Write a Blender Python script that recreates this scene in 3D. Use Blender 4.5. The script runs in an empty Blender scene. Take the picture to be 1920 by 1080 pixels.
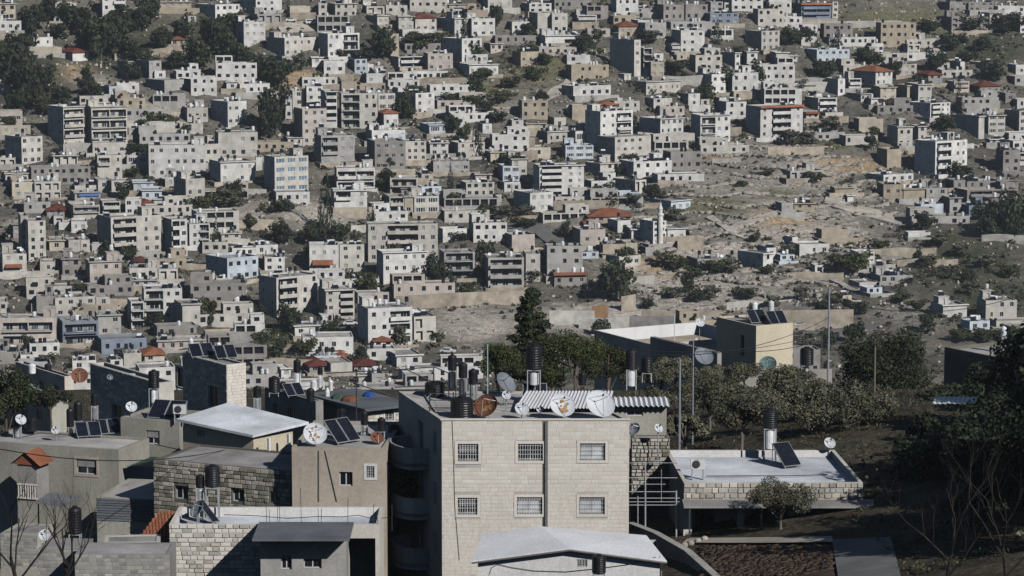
import bpy, math, random
import numpy as np
from mathutils import Vector, Matrix

# ------------------------------------------------------------------ camera, sky, sun, exposure
R = math.radians
scene = bpy.context.scene
FPX = 5400.0                      # focal length in pixels of the 1920 px wide photograph
PITCH = R(7.5)
cam_data = bpy.data.cameras.new('camera')
cam_data.sensor_width = 36.0
cam_data.lens = 36.0 * FPX / 1920.0
cam_data.clip_start = 1.0
cam_data.clip_end = 6000.0
cam_data.dof.use_dof = False
cam = bpy.data.objects.new('camera', cam_data)
scene.collection.objects.link(cam)
cam.location = (0, 0, 0)
cam.rotation_euler = (R(90) - PITCH, 0, 0)
scene.camera = cam

SUN_AZ, SUN_EL = R(40), R(33)     # azimuth to the right of straight behind the camera
to_sun = Vector((math.sin(SUN_AZ) * math.cos(SUN_EL), -math.cos(SUN_AZ) * math.cos(SUN_EL), math.sin(SUN_EL)))
world = bpy.data.worlds.new('World')
scene.world = world
world.use_nodes = True
wn = world.node_tree.nodes
sky_tex = wn.new('ShaderNodeTexSky')
sky_tex.sky_type = 'NISHITA'
sky_tex.sun_disc = False
sky_tex.sun_elevation = SUN_EL
sky_tex.sun_rotation = math.atan2(to_sun.x, to_sun.y)
sky_tex.altitude = 800.0
sky_tex.air_density = 0.9
sky_tex.ozone_density = 1.5
sky_tex.dust_density = 0.0
world.node_tree.links.new(sky_tex.outputs[0], wn['Background'].inputs[0])
wn['Background'].inputs[1].default_value = 0.05
sun_data = bpy.data.lights.new('sun', 'SUN')
sun_data.energy = 5.0
sun_data.angle = R(0.5)
sun_data.color = (1.0, 0.98, 0.955)
sun = bpy.data.objects.new('sun', sun_data)
scene.collection.objects.link(sun)
sun.rotation_euler = to_sun.to_track_quat('Z', 'Y').to_euler()
scene.view_settings.view_transform = 'Standard'
scene.view_settings.look = 'None'
scene.view_settings.exposure = -0.42
scene.view_settings.gamma = 1.0
scene.view_settings.use_curve_mapping = False
scene.cycles.max_bounces = 4
scene.cycles.diffuse_bounces = 0
scene.cycles.glossy_bounces = 2
scene.cycles.transmission_bounces = 2
scene.cycles.transparent_max_bounces = 4
scene.cycles.caustics_reflective = False
scene.cycles.caustics_refractive = False

# ------------------------------------------------------------------ helpers
COL = scene.collection
random.seed(11)
RNG = np.random.default_rng(11)
CP, SP = math.cos(PITCH), math.sin(PITCH)


def pixdir(x, y):
    """direction through a pixel of the 1920x1080 photograph, scaled to one metre of depth along Y"""
    a, b = (x - 960.0) / FPX, (y - 540.0) / FPX
    d = Vector((a, CP - b * SP, -SP - b * CP))
    return d / d.y


def P(x, y, Y):
    return pixdir(x, y) * Y


def pix_of(p):
    """world point -> photograph pixel (for laying out labels)"""
    f = p[1] * CP - p[2] * SP
    u = p[1] * SP + p[2] * CP
    return 960 + FPX * p[0] / f, 540 - FPX * u / f


class MB:
    """collects faces for one mesh"""

    def __init__(self):
        self.v, self.f, self.m = [], [], []

    def quad(self, a, b, c, d, m=0):
        n = len(self.v)
        self.v += [tuple(a), tuple(b), tuple(c), tuple(d)]
        self.f.append((n, n + 1, n + 2, n + 3))
        self.m.append(m)

    def tri(self, a, b, c, m=0):
        n = len(self.v)
        self.v += [tuple(a), tuple(b), tuple(c)]
        self.f.append((n, n + 1, n + 2))
        self.m.append(m)

    def box(self, x0, x1, y0, y1, z0, z1, m=0):
        n = len(self.v)
        self.v += [(x0, y0, z0), (x1, y0, z0), (x1, y1, z0), (x0, y1, z0), (x0, y0, z1), (x1, y0, z1), (x1, y1, z1), (x0, y1, z1)]
        for q in ((0, 3, 2, 1), (4, 5, 6, 7), (0, 1, 5, 4), (1, 2, 6, 5), (2, 3, 7, 6), (3, 0, 4, 7)):
            self.f.append(tuple(n + i for i in q))
            self.m.append(m)

    def prism(self, pts, z0, z1, m=0):
        """upright prism over a counter-clockwise footprint"""
        n, k = len(self.v), len(pts)
        self.v += [(p[0], p[1], z0) for p in pts] + [(p[0], p[1], z1) for p in pts]
        for i in range(k):
            j = (i + 1) % k
            self.f.append((n + i, n + j, n + k + j, n + k + i))
            self.m.append(m)
        self.f.append(tuple(n + k + i for i in range(k)))
        self.m.append(m)
        self.f.append(tuple(n + i for i in reversed(range(k))))
        self.m.append(m)

    def lathe(self, prof, seg=12, c=(0, 0, 0), m=0, cap=True):
        n, k = len(self.v), len(prof)
        for r, z in prof:
            for i in range(seg):
                a = 2 * math.pi * i / seg
                self.v.append((c[0] + r * math.cos(a), c[1] + r * math.sin(a), c[2] + z))
        for j in range(k - 1):
            for i in range(seg):
                i2 = (i + 1) % seg
                self.f.append((n + j * seg + i, n + j * seg + i2, n + (j + 1) * seg + i2, n + (j + 1) * seg + i))
                self.m.append(m)
        if cap:
            self.f.append(tuple(n + (k - 1) * seg + i for i in range(seg)))
            self.m.append(m)
            self.f.append(tuple(n + i for i in reversed(range(seg))))
            self.m.append(m)

    def tube(self, pts, r, seg=6, m=0, r1=None):
        n = len(self.v)
        pts = [Vector(p) for p in pts]
        k = len(pts)
        for i, p in enumerate(pts):
            t = (pts[min(i + 1, k - 1)] - pts[max(i - 1, 0)])
            t = t.normalized() if t.length > 1e-9 else Vector((0, 0, 1))
            u = t.cross(Vector((0.31, 0.17, 0.93)) if abs(t.z) < 0.9 else Vector((1, 0, 0))).normalized()
            w = t.cross(u)
            rr = r if r1 is None else r + (r1 - r) * i / max(1, k - 1)
            for s in range(seg):
                a = 2 * math.pi * s / seg
                self.v.append(tuple(p + u * (rr * math.cos(a)) + w * (rr * math.sin(a))))
        for i in range(k - 1):
            for s in range(seg):
                s2 = (s + 1) % seg
                self.f.append((n + i * seg + s, n + i * seg + s2, n + (i + 1) * seg + s2, n + (i + 1) * seg + s))
                self.m.append(m)
        self.f.append(tuple(n + s for s in reversed(range(seg))))
        self.m.append(m)
        self.f.append(tuple(n + (k - 1) * seg + s for s in range(seg)))
        self.m.append(m)

    def facade(self, o, ux, uy, W, z0, z1, openings, m=0, mb=None):
        """wall plane: origin o, ux along, uy into the building; openings (x0,x1,za,zb,depth) become recesses"""
        o, ux, uy = Vector(o), Vector(ux), Vector(uy)
        ops = [q for q in openings if q[0] > 0.02 and q[1] < W - 0.02 and q[2] > z0 and q[3] < z1]
        xs = sorted({0.0, W} | {round(q[0], 3) for q in ops} | {round(q[1], 3) for q in ops})
        zs = sorted({z0, z1} | {round(q[2], 3) for q in ops} | {round(q[3], 3) for q in ops})
        Z = Vector((0, 0, 1))
        pt = lambda x, z, d=0.0: o + ux * x + Z * z + uy * d
        for j in range(len(zs) - 1):
            zc = (zs[j] + zs[j + 1]) / 2
            row = [q for q in ops if q[2] < zc < q[3]]
            i = 0
            while i < len(xs) - 1:
                inop = lambda i: any(q[0] < (xs[i] + xs[i + 1]) / 2 < q[1] for q in row)
                if inop(i):
                    i += 1
                    continue
                k = i
                while k + 1 < len(xs) - 1 and not inop(k + 1):
                    k += 1
                self.quad(pt(xs[i], zs[j]), pt(xs[k + 1], zs[j]), pt(xs[k + 1], zs[j + 1]), pt(xs[i], zs[j + 1]), m)
                i = k + 1
        for a, b, c, d, e in ops:
            self.quad(pt(a, c), pt(b, c), pt(b, c, e), pt(a, c, e), m)
            self.quad(pt(a, d, e), pt(b, d, e), pt(b, d), pt(a, d), m)
            self.quad(pt(a, c), pt(a, c, e), pt(a, d, e), pt(a, d), m)
            self.quad(pt(b, c, e), pt(b, c), pt(b, d), pt(b, d, e), m)
            self.quad(pt(a, c, e), pt(b, c, e), pt(b, d, e), pt(a, d, e), m if mb is None else mb)

    def mesh(self, name, mats, smooth=False):
        me = bpy.data.meshes.new(name)
        me.from_pydata(self.v, [], self.f)
        for mt in (mats if isinstance(mats, (list, tuple)) else [mats]):
            me.materials.append(MAT[mt] if isinstance(mt, str) else mt)
        if any(self.m):
            me.polygons.foreach_set('material_index', self.m)
        if smooth:
            me.polygons.foreach_set('use_smooth', [True] * len(self.f))
        me.update()
        return me

    def build(self, name, mats, parent=None, smooth=False):
        return obj(name, self.mesh(name, mats, smooth), parent)


def obj(name, data, parent=None, loc=(0, 0, 0), rot=(0, 0, 0), scale=(1, 1, 1)):
    o = bpy.data.objects.new(name, data)
    COL.objects.link(o)
    o.location, o.rotation_euler, o.scale = loc, rot, scale
    if parent is not None:
        o.parent = parent
    return o


def empty(name, loc=(0, 0, 0), rz=0.0):
    o = bpy.data.objects.new(name, None)
    COL.objects.link(o)
    o.location = loc
    o.rotation_euler = (0, 0, rz)
    o.empty_display_size = 0.5
    return o


def tag(o, label=None, cat=None, group=None, kind=None):
    for k, v in (('label', label), ('category', cat), ('group', group), ('kind', kind)):
        if v:
            o[k] = v
    return o


def np_mesh(name, verts, quads, mats, midx=None, smooth=False):
    me = bpy.data.meshes.new(name)
    n, k = len(verts), quads.shape[1]
    me.vertices.add(n)
    me.vertices.foreach_set('co', np.ascontiguousarray(verts, dtype=np.float32).ravel())
    me.loops.add(quads.size)
    me.loops.foreach_set('vertex_index', np.ascontiguousarray(quads, dtype=np.int32).ravel())
    me.polygons.add(len(quads))
    me.polygons.foreach_set('loop_start', np.arange(0, quads.size, k, dtype=np.int32))
    for mt in mats:
        me.materials.append(MAT[mt])
    if midx is not None:
        me.polygons.foreach_set('material_index', np.asarray(midx, dtype=np.int32))
    if smooth:
        me.polygons.foreach_set('use_smooth', np.ones(len(quads), dtype=bool))
    me.update(calc_edges=True)
    me.validate()
    return me


# ------------------------------------------------------------------ materials
MAT = {}


def _nodes(name, rough=0.85):
    m = bpy.data.materials.new(name)
    m.use_nodes = True
    nt = m.node_tree
    b = nt.nodes['Principled BSDF']
    b.inputs['Roughness'].default_value = rough
    b.inputs['Specular IOR Level'].default_value = 0.25
    MAT[name] = m
    return m, nt, b


def _noise(nt, vec, scale, detail=4.0, rough=0.55):
    n = nt.nodes.new('ShaderNodeTexNoise')
    n.inputs['Scale'].default_value = scale
    n.inputs['Detail'].default_value = detail
    n.inputs['Roughness'].default_value = rough
    if vec is not None:
        nt.links.new(vec, n.inputs['Vector'])
    return n.outputs['Fac']


def _map(nt, val, a, b, lo, hi):
    n = nt.nodes.new('ShaderNodeMapRange')
    nt.links.new(val, n.inputs['Value'])
    for i, q in zip(('From Min', 'From Max', 'To Min', 'To Max'), (a, b, lo, hi)):
        n.inputs[i].default_value = q
    return n.outputs[0]


def _math(nt, op, a, b):
    n = nt.nodes.new('ShaderNodeMath')
    n.operation = op
    for i, q in enumerate((a, b)):
        if hasattr(q, 'links'):
            nt.links.new(q, n.inputs[i])
        else:
            n.inputs[i].default_value = q
    return n.outputs[0]


def _mixc(nt, fac, a, b, blend='MIX'):
    n = nt.nodes.new('ShaderNodeMix')
    n.data_type = 'RGBA'
    n.blend_type = blend
    if hasattr(fac, 'links'):
        nt.links.new(fac, n.inputs['Factor'])
    else:
        n.inputs['Factor'].default_value = fac
    for sock, q in ((n.inputs[6], a), (n.inputs[7], b)):
        if hasattr(q, 'links'):
            nt.links.new(q, sock)
        else:
            sock.default_value = (*q, 1.0)
    return n.outputs[2]


def _val(nt, col, fac):
    n = nt.nodes.new('ShaderNodeMix')
    n.data_type = 'RGBA'
    n.blend_type = 'MULTIPLY'
    n.inputs['Factor'].default_value = 1.0
    if hasattr(col, 'links'):
        nt.links.new(col, n.inputs[6])
    else:
        n.inputs[6].default_value = (*col, 1.0)
    c = nt.nodes.new('ShaderNodeCombineColor')
    for i in range(3):
        nt.links.new(fac, c.inputs[i])
    nt.links.new(c.outputs[0], n.inputs[7])
    return n.outputs[2]


def _bump(nt, b, h, strength=0.3, dist=0.05):
    n = nt.nodes.new('ShaderNodeBump')
    n.inputs['Strength'].default_value = strength
    n.inputs['Distance'].default_value = dist
    nt.links.new(h, n.inputs['Height'])
    nt.links.new(n.outputs[0], b.inputs['Normal'])


def weathered(name, col, rough=0.88, streak=0.35, blotch=0.25, vary=0.14, stain=(0.20, 0.17, 0.14), grain=0.12, scale=1.0, spec=0.2):
    """plaster, stone or concrete: blotches, rain streaks, grain, and a little difference from object to object"""
    m, nt, b = _nodes(name, rough)
    b.inputs['Specular IOR Level'].default_value = spec
    tc = nt.nodes.new('ShaderNodeTexCoord').outputs['Object']
    oi = nt.nodes.new('ShaderNodeObjectInfo')
    off = nt.nodes.new('ShaderNodeVectorMath')
    off.operation = 'ADD'
    nt.links.new(tc, off.inputs[0])
    sc = nt.nodes.new('ShaderNodeVectorMath')
    sc.operation = 'SCALE'
    cmb = nt.nodes.new('ShaderNodeCombineXYZ')
    for i in range(3):
        nt.links.new(oi.outputs['Random'], cmb.inputs[i])
    nt.links.new(cmb.outputs[0], sc.inputs[0])
    sc.inputs['Scale'].default_value = 97.0
    nt.links.new(sc.outputs[0], off.inputs[1])
    v = off.outputs[0]
    f = _map(nt, _noise(nt, v, 0.35 * scale, 5), 0.3, 0.7, 1 - blotch, 1 + blotch * 0.6)
    mp = nt.nodes.new('ShaderNodeMapping')
    mp.inputs['Scale'].default_value = (1.4 * scale, 1.4 * scale, 0.12 * scale)
    nt.links.new(v, mp.inputs['Vector'])
    st = _map(nt, _noise(nt, mp.outputs[0], 1.0, 4), 0.55, 0.8, 0.0, streak)
    g = _map(nt, _noise(nt, v, 7.0 * scale, 3), 0.3, 0.7, 1 - grain, 1 + grain)
    r = _map(nt, oi.outputs['Random'], 0, 1, 1 - vary, 1 + vary * 0.6)
    c = _mixc(nt, st, col, tuple(q * 1.1 for q in stain))
    c = _val(nt, c, _math(nt, 'MULTIPLY', _math(nt, 'MULTIPLY', f, g), r))
    nt.links.new(c, b.inputs['Base Color'])
    _bump(nt, b, _noise(nt, v, 9.0 * scale, 3), 0.25, 0.03)
    return m


def plain(name, col, rough=0.6, metal=0.0, vary=0.15, blotch=0.2, scale=2.0, spec=0.4, bump=0.0):
    m, nt, b = _nodes(name, rough)
    b.inputs['Metallic'].default_value = metal
    b.inputs['Specular IOR Level'].default_value = spec
    tc = nt.nodes.new('ShaderNodeTexCoord').outputs['Object']
    oi = nt.nodes.new('ShaderNodeObjectInfo')
    f = _map(nt, _noise(nt, tc, scale, 4), 0.3, 0.7, 1 - blotch, 1 + blotch)
    r = _map(nt, oi.outputs['Random'], 0, 1, 1 - vary, 1 + vary)
    nt.links.new(_val(nt, col, _math(nt, 'MULTIPLY', f, r)), b.inputs['Base Color'])
    nt.links.new(_map(nt, _noise(nt, tc, scale * 2.3, 3), 0.3, 0.7, max(0.03, rough - 0.12), min(1, rough + 0.12)), b.inputs['Roughness'])
    if bump:
        _bump(nt, b, _noise(nt, tc, scale * 6, 3), bump, 0.02)
    return m


def leafy(name, col, vary=0.5, tint=0.25):
    """foliage: light and dark leaves, some yellower; a little light passes through"""
    m, nt, b = _nodes(name, 0.65)
    b.inputs['Specular IOR Level'].default_value = 0.2
    geo = nt.nodes.new('ShaderNodeNewGeometry')
    oi = nt.nodes.new('ShaderNodeObjectInfo')
    f = _map(nt, geo.outputs['Random Per Island'], 0, 1, 1 - vary, 1 + vary)
    f = _math(nt, 'MULTIPLY', f, _map(nt, oi.outputs['Random'], 0, 1, 0.75, 1.25))
    y = tuple((col[0] * 1.7, col[1] * 1.35, col[2] * 0.9))
    c = _mixc(nt, _map(nt, _noise(nt, nt.nodes.new('ShaderNodeTexCoord').outputs['Object'], 0.8, 2), 0.35, 0.7, 0, tint * 2), col, y)
    nt.links.new(_val(nt, c, f), b.inputs['Base Color'])
    return m


# house walls (real albedos of local limestone, plaster and concrete)
weathered('wall_cream', (0.60, 0.568, 0.505))
weathered('wall_white', (0.72, 0.70, 0.655), streak=0.28)
weathered('wall_grey', (0.47, 0.45, 0.42), streak=0.4)
weathered('wall_yellow', (0.57, 0.51, 0.40))
weathered('wall_pink', (0.56, 0.495, 0.44))
weathered('wall_blue', (0.60, 0.655, 0.70), streak=0.25)
weathered('wall_slate', (0.24, 0.28, 0.34), streak=0.25)
weathered('wall_tan', (0.47, 0.40, 0.305))
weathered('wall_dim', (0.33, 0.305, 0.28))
weathered('roof_concrete', (0.42, 0.40, 0.38), streak=0.1, blotch=0.4, vary=0.3)
weathered('roof_white', (0.68, 0.69, 0.70), streak=0.1, blotch=0.2)
weathered('retaining_stone', (0.47, 0.405, 0.32), blotch=0.4, streak=0.45)
weathered('retaining_concrete', (0.46, 0.44, 0.40), blotch=0.3, streak=0.5)
weathered('tile_orange', (0.31, 0.12, 0.065), streak=0.1, blotch=0.35, vary=0.3, stain=(0.15, 0.07, 0.05))
weathered('tile_crimson', (0.19, 0.06, 0.045), streak=0.1, blotch=0.35, vary=0.3, stain=(0.12, 0.05, 0.04))
weathered('hoarding', (0.42, 0.25, 0.13), streak=0.3, blotch=0.3)
plain('glass', (0.018, 0.022, 0.028), rough=0.12, spec=0.6, vary=0.5)
plain('blue_glass', (0.16, 0.23, 0.30), rough=0.15, spec=0.6, vary=0.3)
plain('shutter', (0.36, 0.36, 0.35), rough=0.6)
plain('frame_white', (0.66, 0.66, 0.65), rough=0.5)
plain('frame_dark', (0.05, 0.05, 0.055), rough=0.5)
plain('tank_white', (0.74, 0.75, 0.76), rough=0.4)
plain('tank_black', (0.012, 0.012, 0.015), rough=0.45, spec=0.4)
plain('steel', (0.55, 0.56, 0.57), rough=0.38, metal=0.7, vary=0.2)
plain('galvanised', (0.45, 0.46, 0.47), rough=0.5, metal=0.35)
plain('dark_metal', (0.06, 0.06, 0.065), rough=0.55, metal=0.3)
plain('solar_glass', (0.012, 0.015, 0.024), rough=0.3, spec=0.35)
plain('blue_tarp', (0.02, 0.07, 0.30), rough=0.55)
plain('blue_sheet', (0.45, 0.58, 0.72), rough=0.5)
plain('rubber', (0.02, 0.02, 0.02), rough=0.8)
plain('car_white', (0.75, 0.76, 0.77), rough=0.25, spec=0.5, blotch=0.05)
plain('car_silver', (0.42, 0.44, 0.46), rough=0.3, metal=0.4, blotch=0.05)
plain('car_dark', (0.04, 0.045, 0.055), rough=0.25, blotch=0.05)
leafy('leaf_pine', (0.030, 0.040, 0.022))
leafy('leaf_green', (0.048, 0.060, 0.024))
leafy('leaf_olive', (0.092, 0.097, 0.070))
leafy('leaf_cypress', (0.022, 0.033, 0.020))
leafy('leaf_scrub', (0.075, 0.068, 0.048), vary=0.5, tint=0.1)
weathered('bark', (0.13, 0.105, 0.08), streak=0.3, scale=3)
weathered('bark_grey', (0.17, 0.155, 0.135), streak=0.3, scale=3)
weathered('rock', (0.46, 0.415, 0.355), blotch=0.4, vary=0.3, scale=1.5)

# ------------------------------------------------------------------ terrain
PROF_Y = np.array([-200, 0, 60, 110, 150, 200, 250, 300, 340, 420, 500, 600, 690, 770, 830, 880, 960, 1040, 1110, 1180, 1260, 1360, 1500, 1800, 2600])
PROF_Z = np.array([-2, -6, -20, -31, -38, -40.5, -45, -50.5, -57, -75, -92, -110, -122, -126.5, -123, -117.5, -101.5, -84, -62, -37, -10, 22, 50, 60, 60])
_py = np.linspace(-200, 2600, 2801)
_pz = np.interp(_py, PROF_Y, PROF_Z)
_k = np.hanning(41)
_pz = np.convolve(np.pad(_pz, 20, mode='edge'), _k / _k.sum(), mode='valid')


def sst(a, b, x):
    t = np.clip((x - a) / (b - a), 0, 1)
    return t * t * (3 - 2 * t)


def hnoise(X, Y):
    return (np.sin(X * 0.021 + 1.3) * np.cos(Y * 0.017 + 0.4) + 0.6 * np.sin(X * 0.047 - Y * 0.036 + 2.0)
            + 0.35 * np.sin(X * 0.11 + Y * 0.083) + 0.3 * np.cos(X * 0.093 - Y * 0.12 + 1.0))


def ground(X, Y):
    X, Y = np.asarray(X, float), np.asarray(Y, float)
    far = sst(640, 860, Y)
    ye = Y - 0.22 * X * far
    z = np.interp(ye, _py, _pz)
    z = z + 0.2 * np.clip(X, -22, 26) * (1 - sst(210, 310, Y)) * sst(100, 150, Y)
    z = z + far * 2.2 * hnoise(X, Y)
    return z


def gz(x, y):
    return float(ground(x, y))


_YS = np.arange(640, 1900, 0.5)


def far_hit(px, py):
    """where the line of sight through a pixel meets the far hillside"""
    d = pixdir(px, py)
    z = _YS * d.z - ground(_YS * d.x, _YS)
    i = int(np.argmax(z <= 0)) if (z <= 0).any() else len(_YS) - 1
    return Vector((_YS[i] * d.x, _YS[i], gz(_YS[i] * d.x, _YS[i])))


# coloured patches of ground: pixel centre, half sizes, kind  (0 pale cut earth, 1 ochre, 2 dry grass, 3 dark scrub, 4 grey rubble)
PATCH = [
    (1420, 350, 180, 80, 5), (1510, 430, 160, 55, 5), (1290, 520, 140, 55, 5), (1390, 565, 150, 34, 5), (1120, 600, 180, 30, 5),
    (885, 608, 95, 34, 0), (760, 560, 120, 10, 0), (1160, 590, 160, 22, 0), (130, 132, 48, 20, 1), (175, 150, 40, 12, 0), (330, 95, 70, 16, 1),
    (600, 400, 75, 26, 0), (450, 395, 60, 18, 0), (1590, 310, 90, 16, 1), (1480, 325, 80, 20, 0), (1400, 340, 110, 40, 4), (1330, 385, 90, 22, 2), (1465, 365, 50, 12, 2),
    (1470, 410, 60, 20, 1), (1290, 540, 90, 26, 0), (1230, 500, 60, 25, 1), (1340, 470, 90, 14, 0), (1560, 440, 70, 16, 0), (870, 180, 90, 40, 2), (1030, 130, 110, 30, 2),
    (930, 205, 110, 20, 4), (760, 150, 100, 8, 1), (1650, 50, 120, 26, 3), (1840, 95, 110, 30, 3), (1780, 490, 150, 60, 3), (1850, 560, 120, 40, 3), (60, 130, 70, 60, 3),
    (230, 90, 100, 60, 3), (420, 70, 90, 50, 3), (1660, 480, 60, 40, 4), (1080, 420, 60, 14, 4), (1100, 460, 50, 16, 4), (960, 400, 70, 16, 3), (40, 430, 40, 30, 4), (480, 330, 90, 30, 3),
    (540, 640, 60, 20, 2), (420, 640, 60, 18, 4), (230, 660, 90, 14, 4), (1720, 590, 80, 22, 4), (290, 220, 70, 30, 0), (560, 150, 60, 20, 1), (1700, 40, 130, 30, 2), (1560, 270, 60, 14, 2), (1250, 275, 60, 8, 1), (1330, 290, 70, 10, 1),
]


def terraced(X, Y):
    """the hillside with stone terraces cut into it"""
    X, Y = np.asarray(X, float), np.asarray(Y, float)
    Z = ground(X, Y)
    far = sst(640, 760, Y) * (1 - sst(1300, 1400, Y)) * (np.abs(X) < 320)
    zz = Z / 3.2
    stepped = (np.floor(zz) + sst(0.55, 1.0, zz - np.floor(zz))) * 3.2
    wild = 0.5 + 0.5 * np.sin(X * 0.013 + 2) * np.cos(Y * 0.011)
    return Z + far * 0.55 * wild * (stepped - Z)


def pixels(V):
    dep = V[..., 1] * CP - V[..., 2] * SP
    dep = np.where(dep < 1, 1, dep)
    return 960 + FPX * V[..., 0] / dep, 540 - FPX * (V[..., 1] * SP + V[..., 2] * CP) / dep


def bare_share(X, Y, Z):
    """how bare (cut earth) the ground is at a point"""
    u, v = pixels(np.stack([X, Y, Z], -1))
    w = np.zeros_like(u)
    for cx, cy, rx, ry, k in PATCH:
        if k < 2:
            w = np.maximum(w, np.clip(1.4 - np.sqrt(((u - cx) / rx) ** 2 + ((v - cy) / ry) ** 2), 0, 1))
    return w


def make_ground():
    xs = np.concatenate([np.arange(-1500, -330, 40), np.arange(-330, 330, 2.6), np.arange(330, 1501, 40)])
    ys = np.concatenate([np.arange(-150, 120, 15), np.arange(120, 360, 2.2), np.arange(360, 690, 8), np.arange(690, 1300, 2.2), np.arange(1300, 2600, 40)])
    X, Y = np.meshgrid(xs, ys)
    Z = ground(X, Y)
    rough = RNG.normal(0, 1, X.shape)
    far = sst(640, 760, Y) * (1 - sst(1300, 1400, Y)) * (np.abs(X) < 320)
    Z = terraced(X, Y) + far * 0.22 * rough
    near = (Y > 120) & (Y < 360) & (np.abs(X) < 80)
    Z = Z + near * 0.04 * rough
    V = np.stack([X, Y, Z], -1).reshape(-1, 3)
    ny, nx = X.shape
    idx = np.arange(ny * nx).reshape(ny, nx)
    Q = np.stack([idx[:-1, :-1], idx[:-1, 1:], idx[1:, 1:], idx[1:, :-1]], -1).reshape(-1, 4)
    # ground kinds as a colour attribute
    col = np.zeros((len(V), 4), np.float32)
    col[:, 3] = 1
    kinds = {0: (0.50, 0.45, 0.385), 1: (0.42, 0.315, 0.20), 2: (0.17, 0.16, 0.095), 3: (0.075, 0.078, 0.05), 4: (0.30, 0.275, 0.24), 5: (0.40, 0.362, 0.315)}
    n1 = np.sin(X * 0.06 + Y * 0.021) * np.cos(Y * 0.09 - X * 0.03) + 0.6 * np.sin(X * 0.17 + 1) * np.sin(Y * 0.23)
    t = np.clip(0.5 + 0.35 * n1 + 0.13 * rough, 0, 1).reshape(-1, 1)
    base = np.array([0.24, 0.215, 0.18]) * t + np.array([0.085, 0.082, 0.066]) * (1 - t)
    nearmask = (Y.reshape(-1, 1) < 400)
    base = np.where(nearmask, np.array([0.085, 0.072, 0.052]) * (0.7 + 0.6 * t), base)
    fx, fy, fz = V[:, 0], V[:, 1], V[:, 2]
    dep = fy * CP - fz * SP
    dep = np.where(dep < 1, 1, dep)
    u, v = 960 + FPX * fx / dep, 540 - FPX * (fy * SP + fz * CP) / dep
    jag = (0.3 * RNG.normal(0, 1, len(V)))
    for cx, cy, rx, ry, k in PATCH:
        r = np.sqrt(((u - cx) / rx) ** 2 + ((v - cy) / ry) ** 2) + jag * 0.5
        w = (np.clip(1.6 - 1.25 * r, 0, 1) * (fy > 640)).reshape(-1, 1)
        base = base * (1 - w) + np.array(kinds[k]) * w
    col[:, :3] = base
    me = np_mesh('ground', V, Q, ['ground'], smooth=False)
    at = me.color_attributes.new('soil', 'FLOAT_COLOR', 'POINT')
    at.data.foreach_set('color', col.ravel())
    return tag(obj('ground', me), 'stony terraced hillside and garden ground below the houses', None, None, 'structure')


def ground_material():
    m, nt, b = _nodes('ground', 0.95)
    b.inputs['Specular IOR Level'].default_value = 0.1
    ca = nt.nodes.new('ShaderNodeVertexColor')
    ca.layer_name = 'soil'
    pos = nt.nodes.new('ShaderNodeNewGeometry').outputs['Position']
    f = _map(nt, _noise(nt, pos, 0.6, 6, 0.65), 0.3, 0.7, 0.55, 1.4)
    g = _map(nt, _noise(nt, pos, 2.4, 4, 0.6), 0.3, 0.7, 0.7, 1.3)
    c = _val(nt, ca.outputs['Color'], _math(nt, 'MULTIPLY', f, g))
    gr = _map(nt, _noise(nt, pos, 0.12, 5, 0.6), 0.52, 0.68, 0, 0.4)
    c = _mixc(nt, gr, c, (0.10, 0.10, 0.065))
    nt.links.new(c, b.inputs['Base Color'])
    _bump(nt, b, _noise(nt, pos, 1.2, 6, 0.7), 0.8, 0.5)


ground_material()
make_ground()

# ------------------------------------------------------------------ shared meshes of small parts
PM = {}


def window_mesh(key, frame, pane, bars):
    b = MB()
    b.box(0.04, 0.96, 0.10, 0.13, 0.03, 0.97, 1)
    for x0, x1, z0, z1 in ((0, 0.07, 0, 1), (0.93, 1, 0, 1), (0.07, 0.93, 0, 0.07), (0.07, 0.93, 0.93, 1)):
        b.box(x0, x1, 0.05, 0.12, z0, z1, 0)
    for k in range(1, bars + 1):
        x = k / (bars + 1)
        b.box(x - 0.025, x + 0.025, 0.055, 0.12, 0.07, 0.93, 0)
    PM[key] = b.mesh('window', [frame, pane])


window_mesh('glass', 'frame_white', 'glass', 1)
window_mesh('dark', 'frame_dark', 'glass', 1)
window_mesh('shut', 'frame_white', 'shutter', 0)
window_mesh('band', 'frame_white', 'glass', 3)
window_mesh('blue', 'frame_white', 'blue_glass', 2)
b = MB()
b.box(0, 1, 0.1, 0.14, 0, 1)
PM['hole'] = b.mesh('window', ['frame_dark'])


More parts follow.
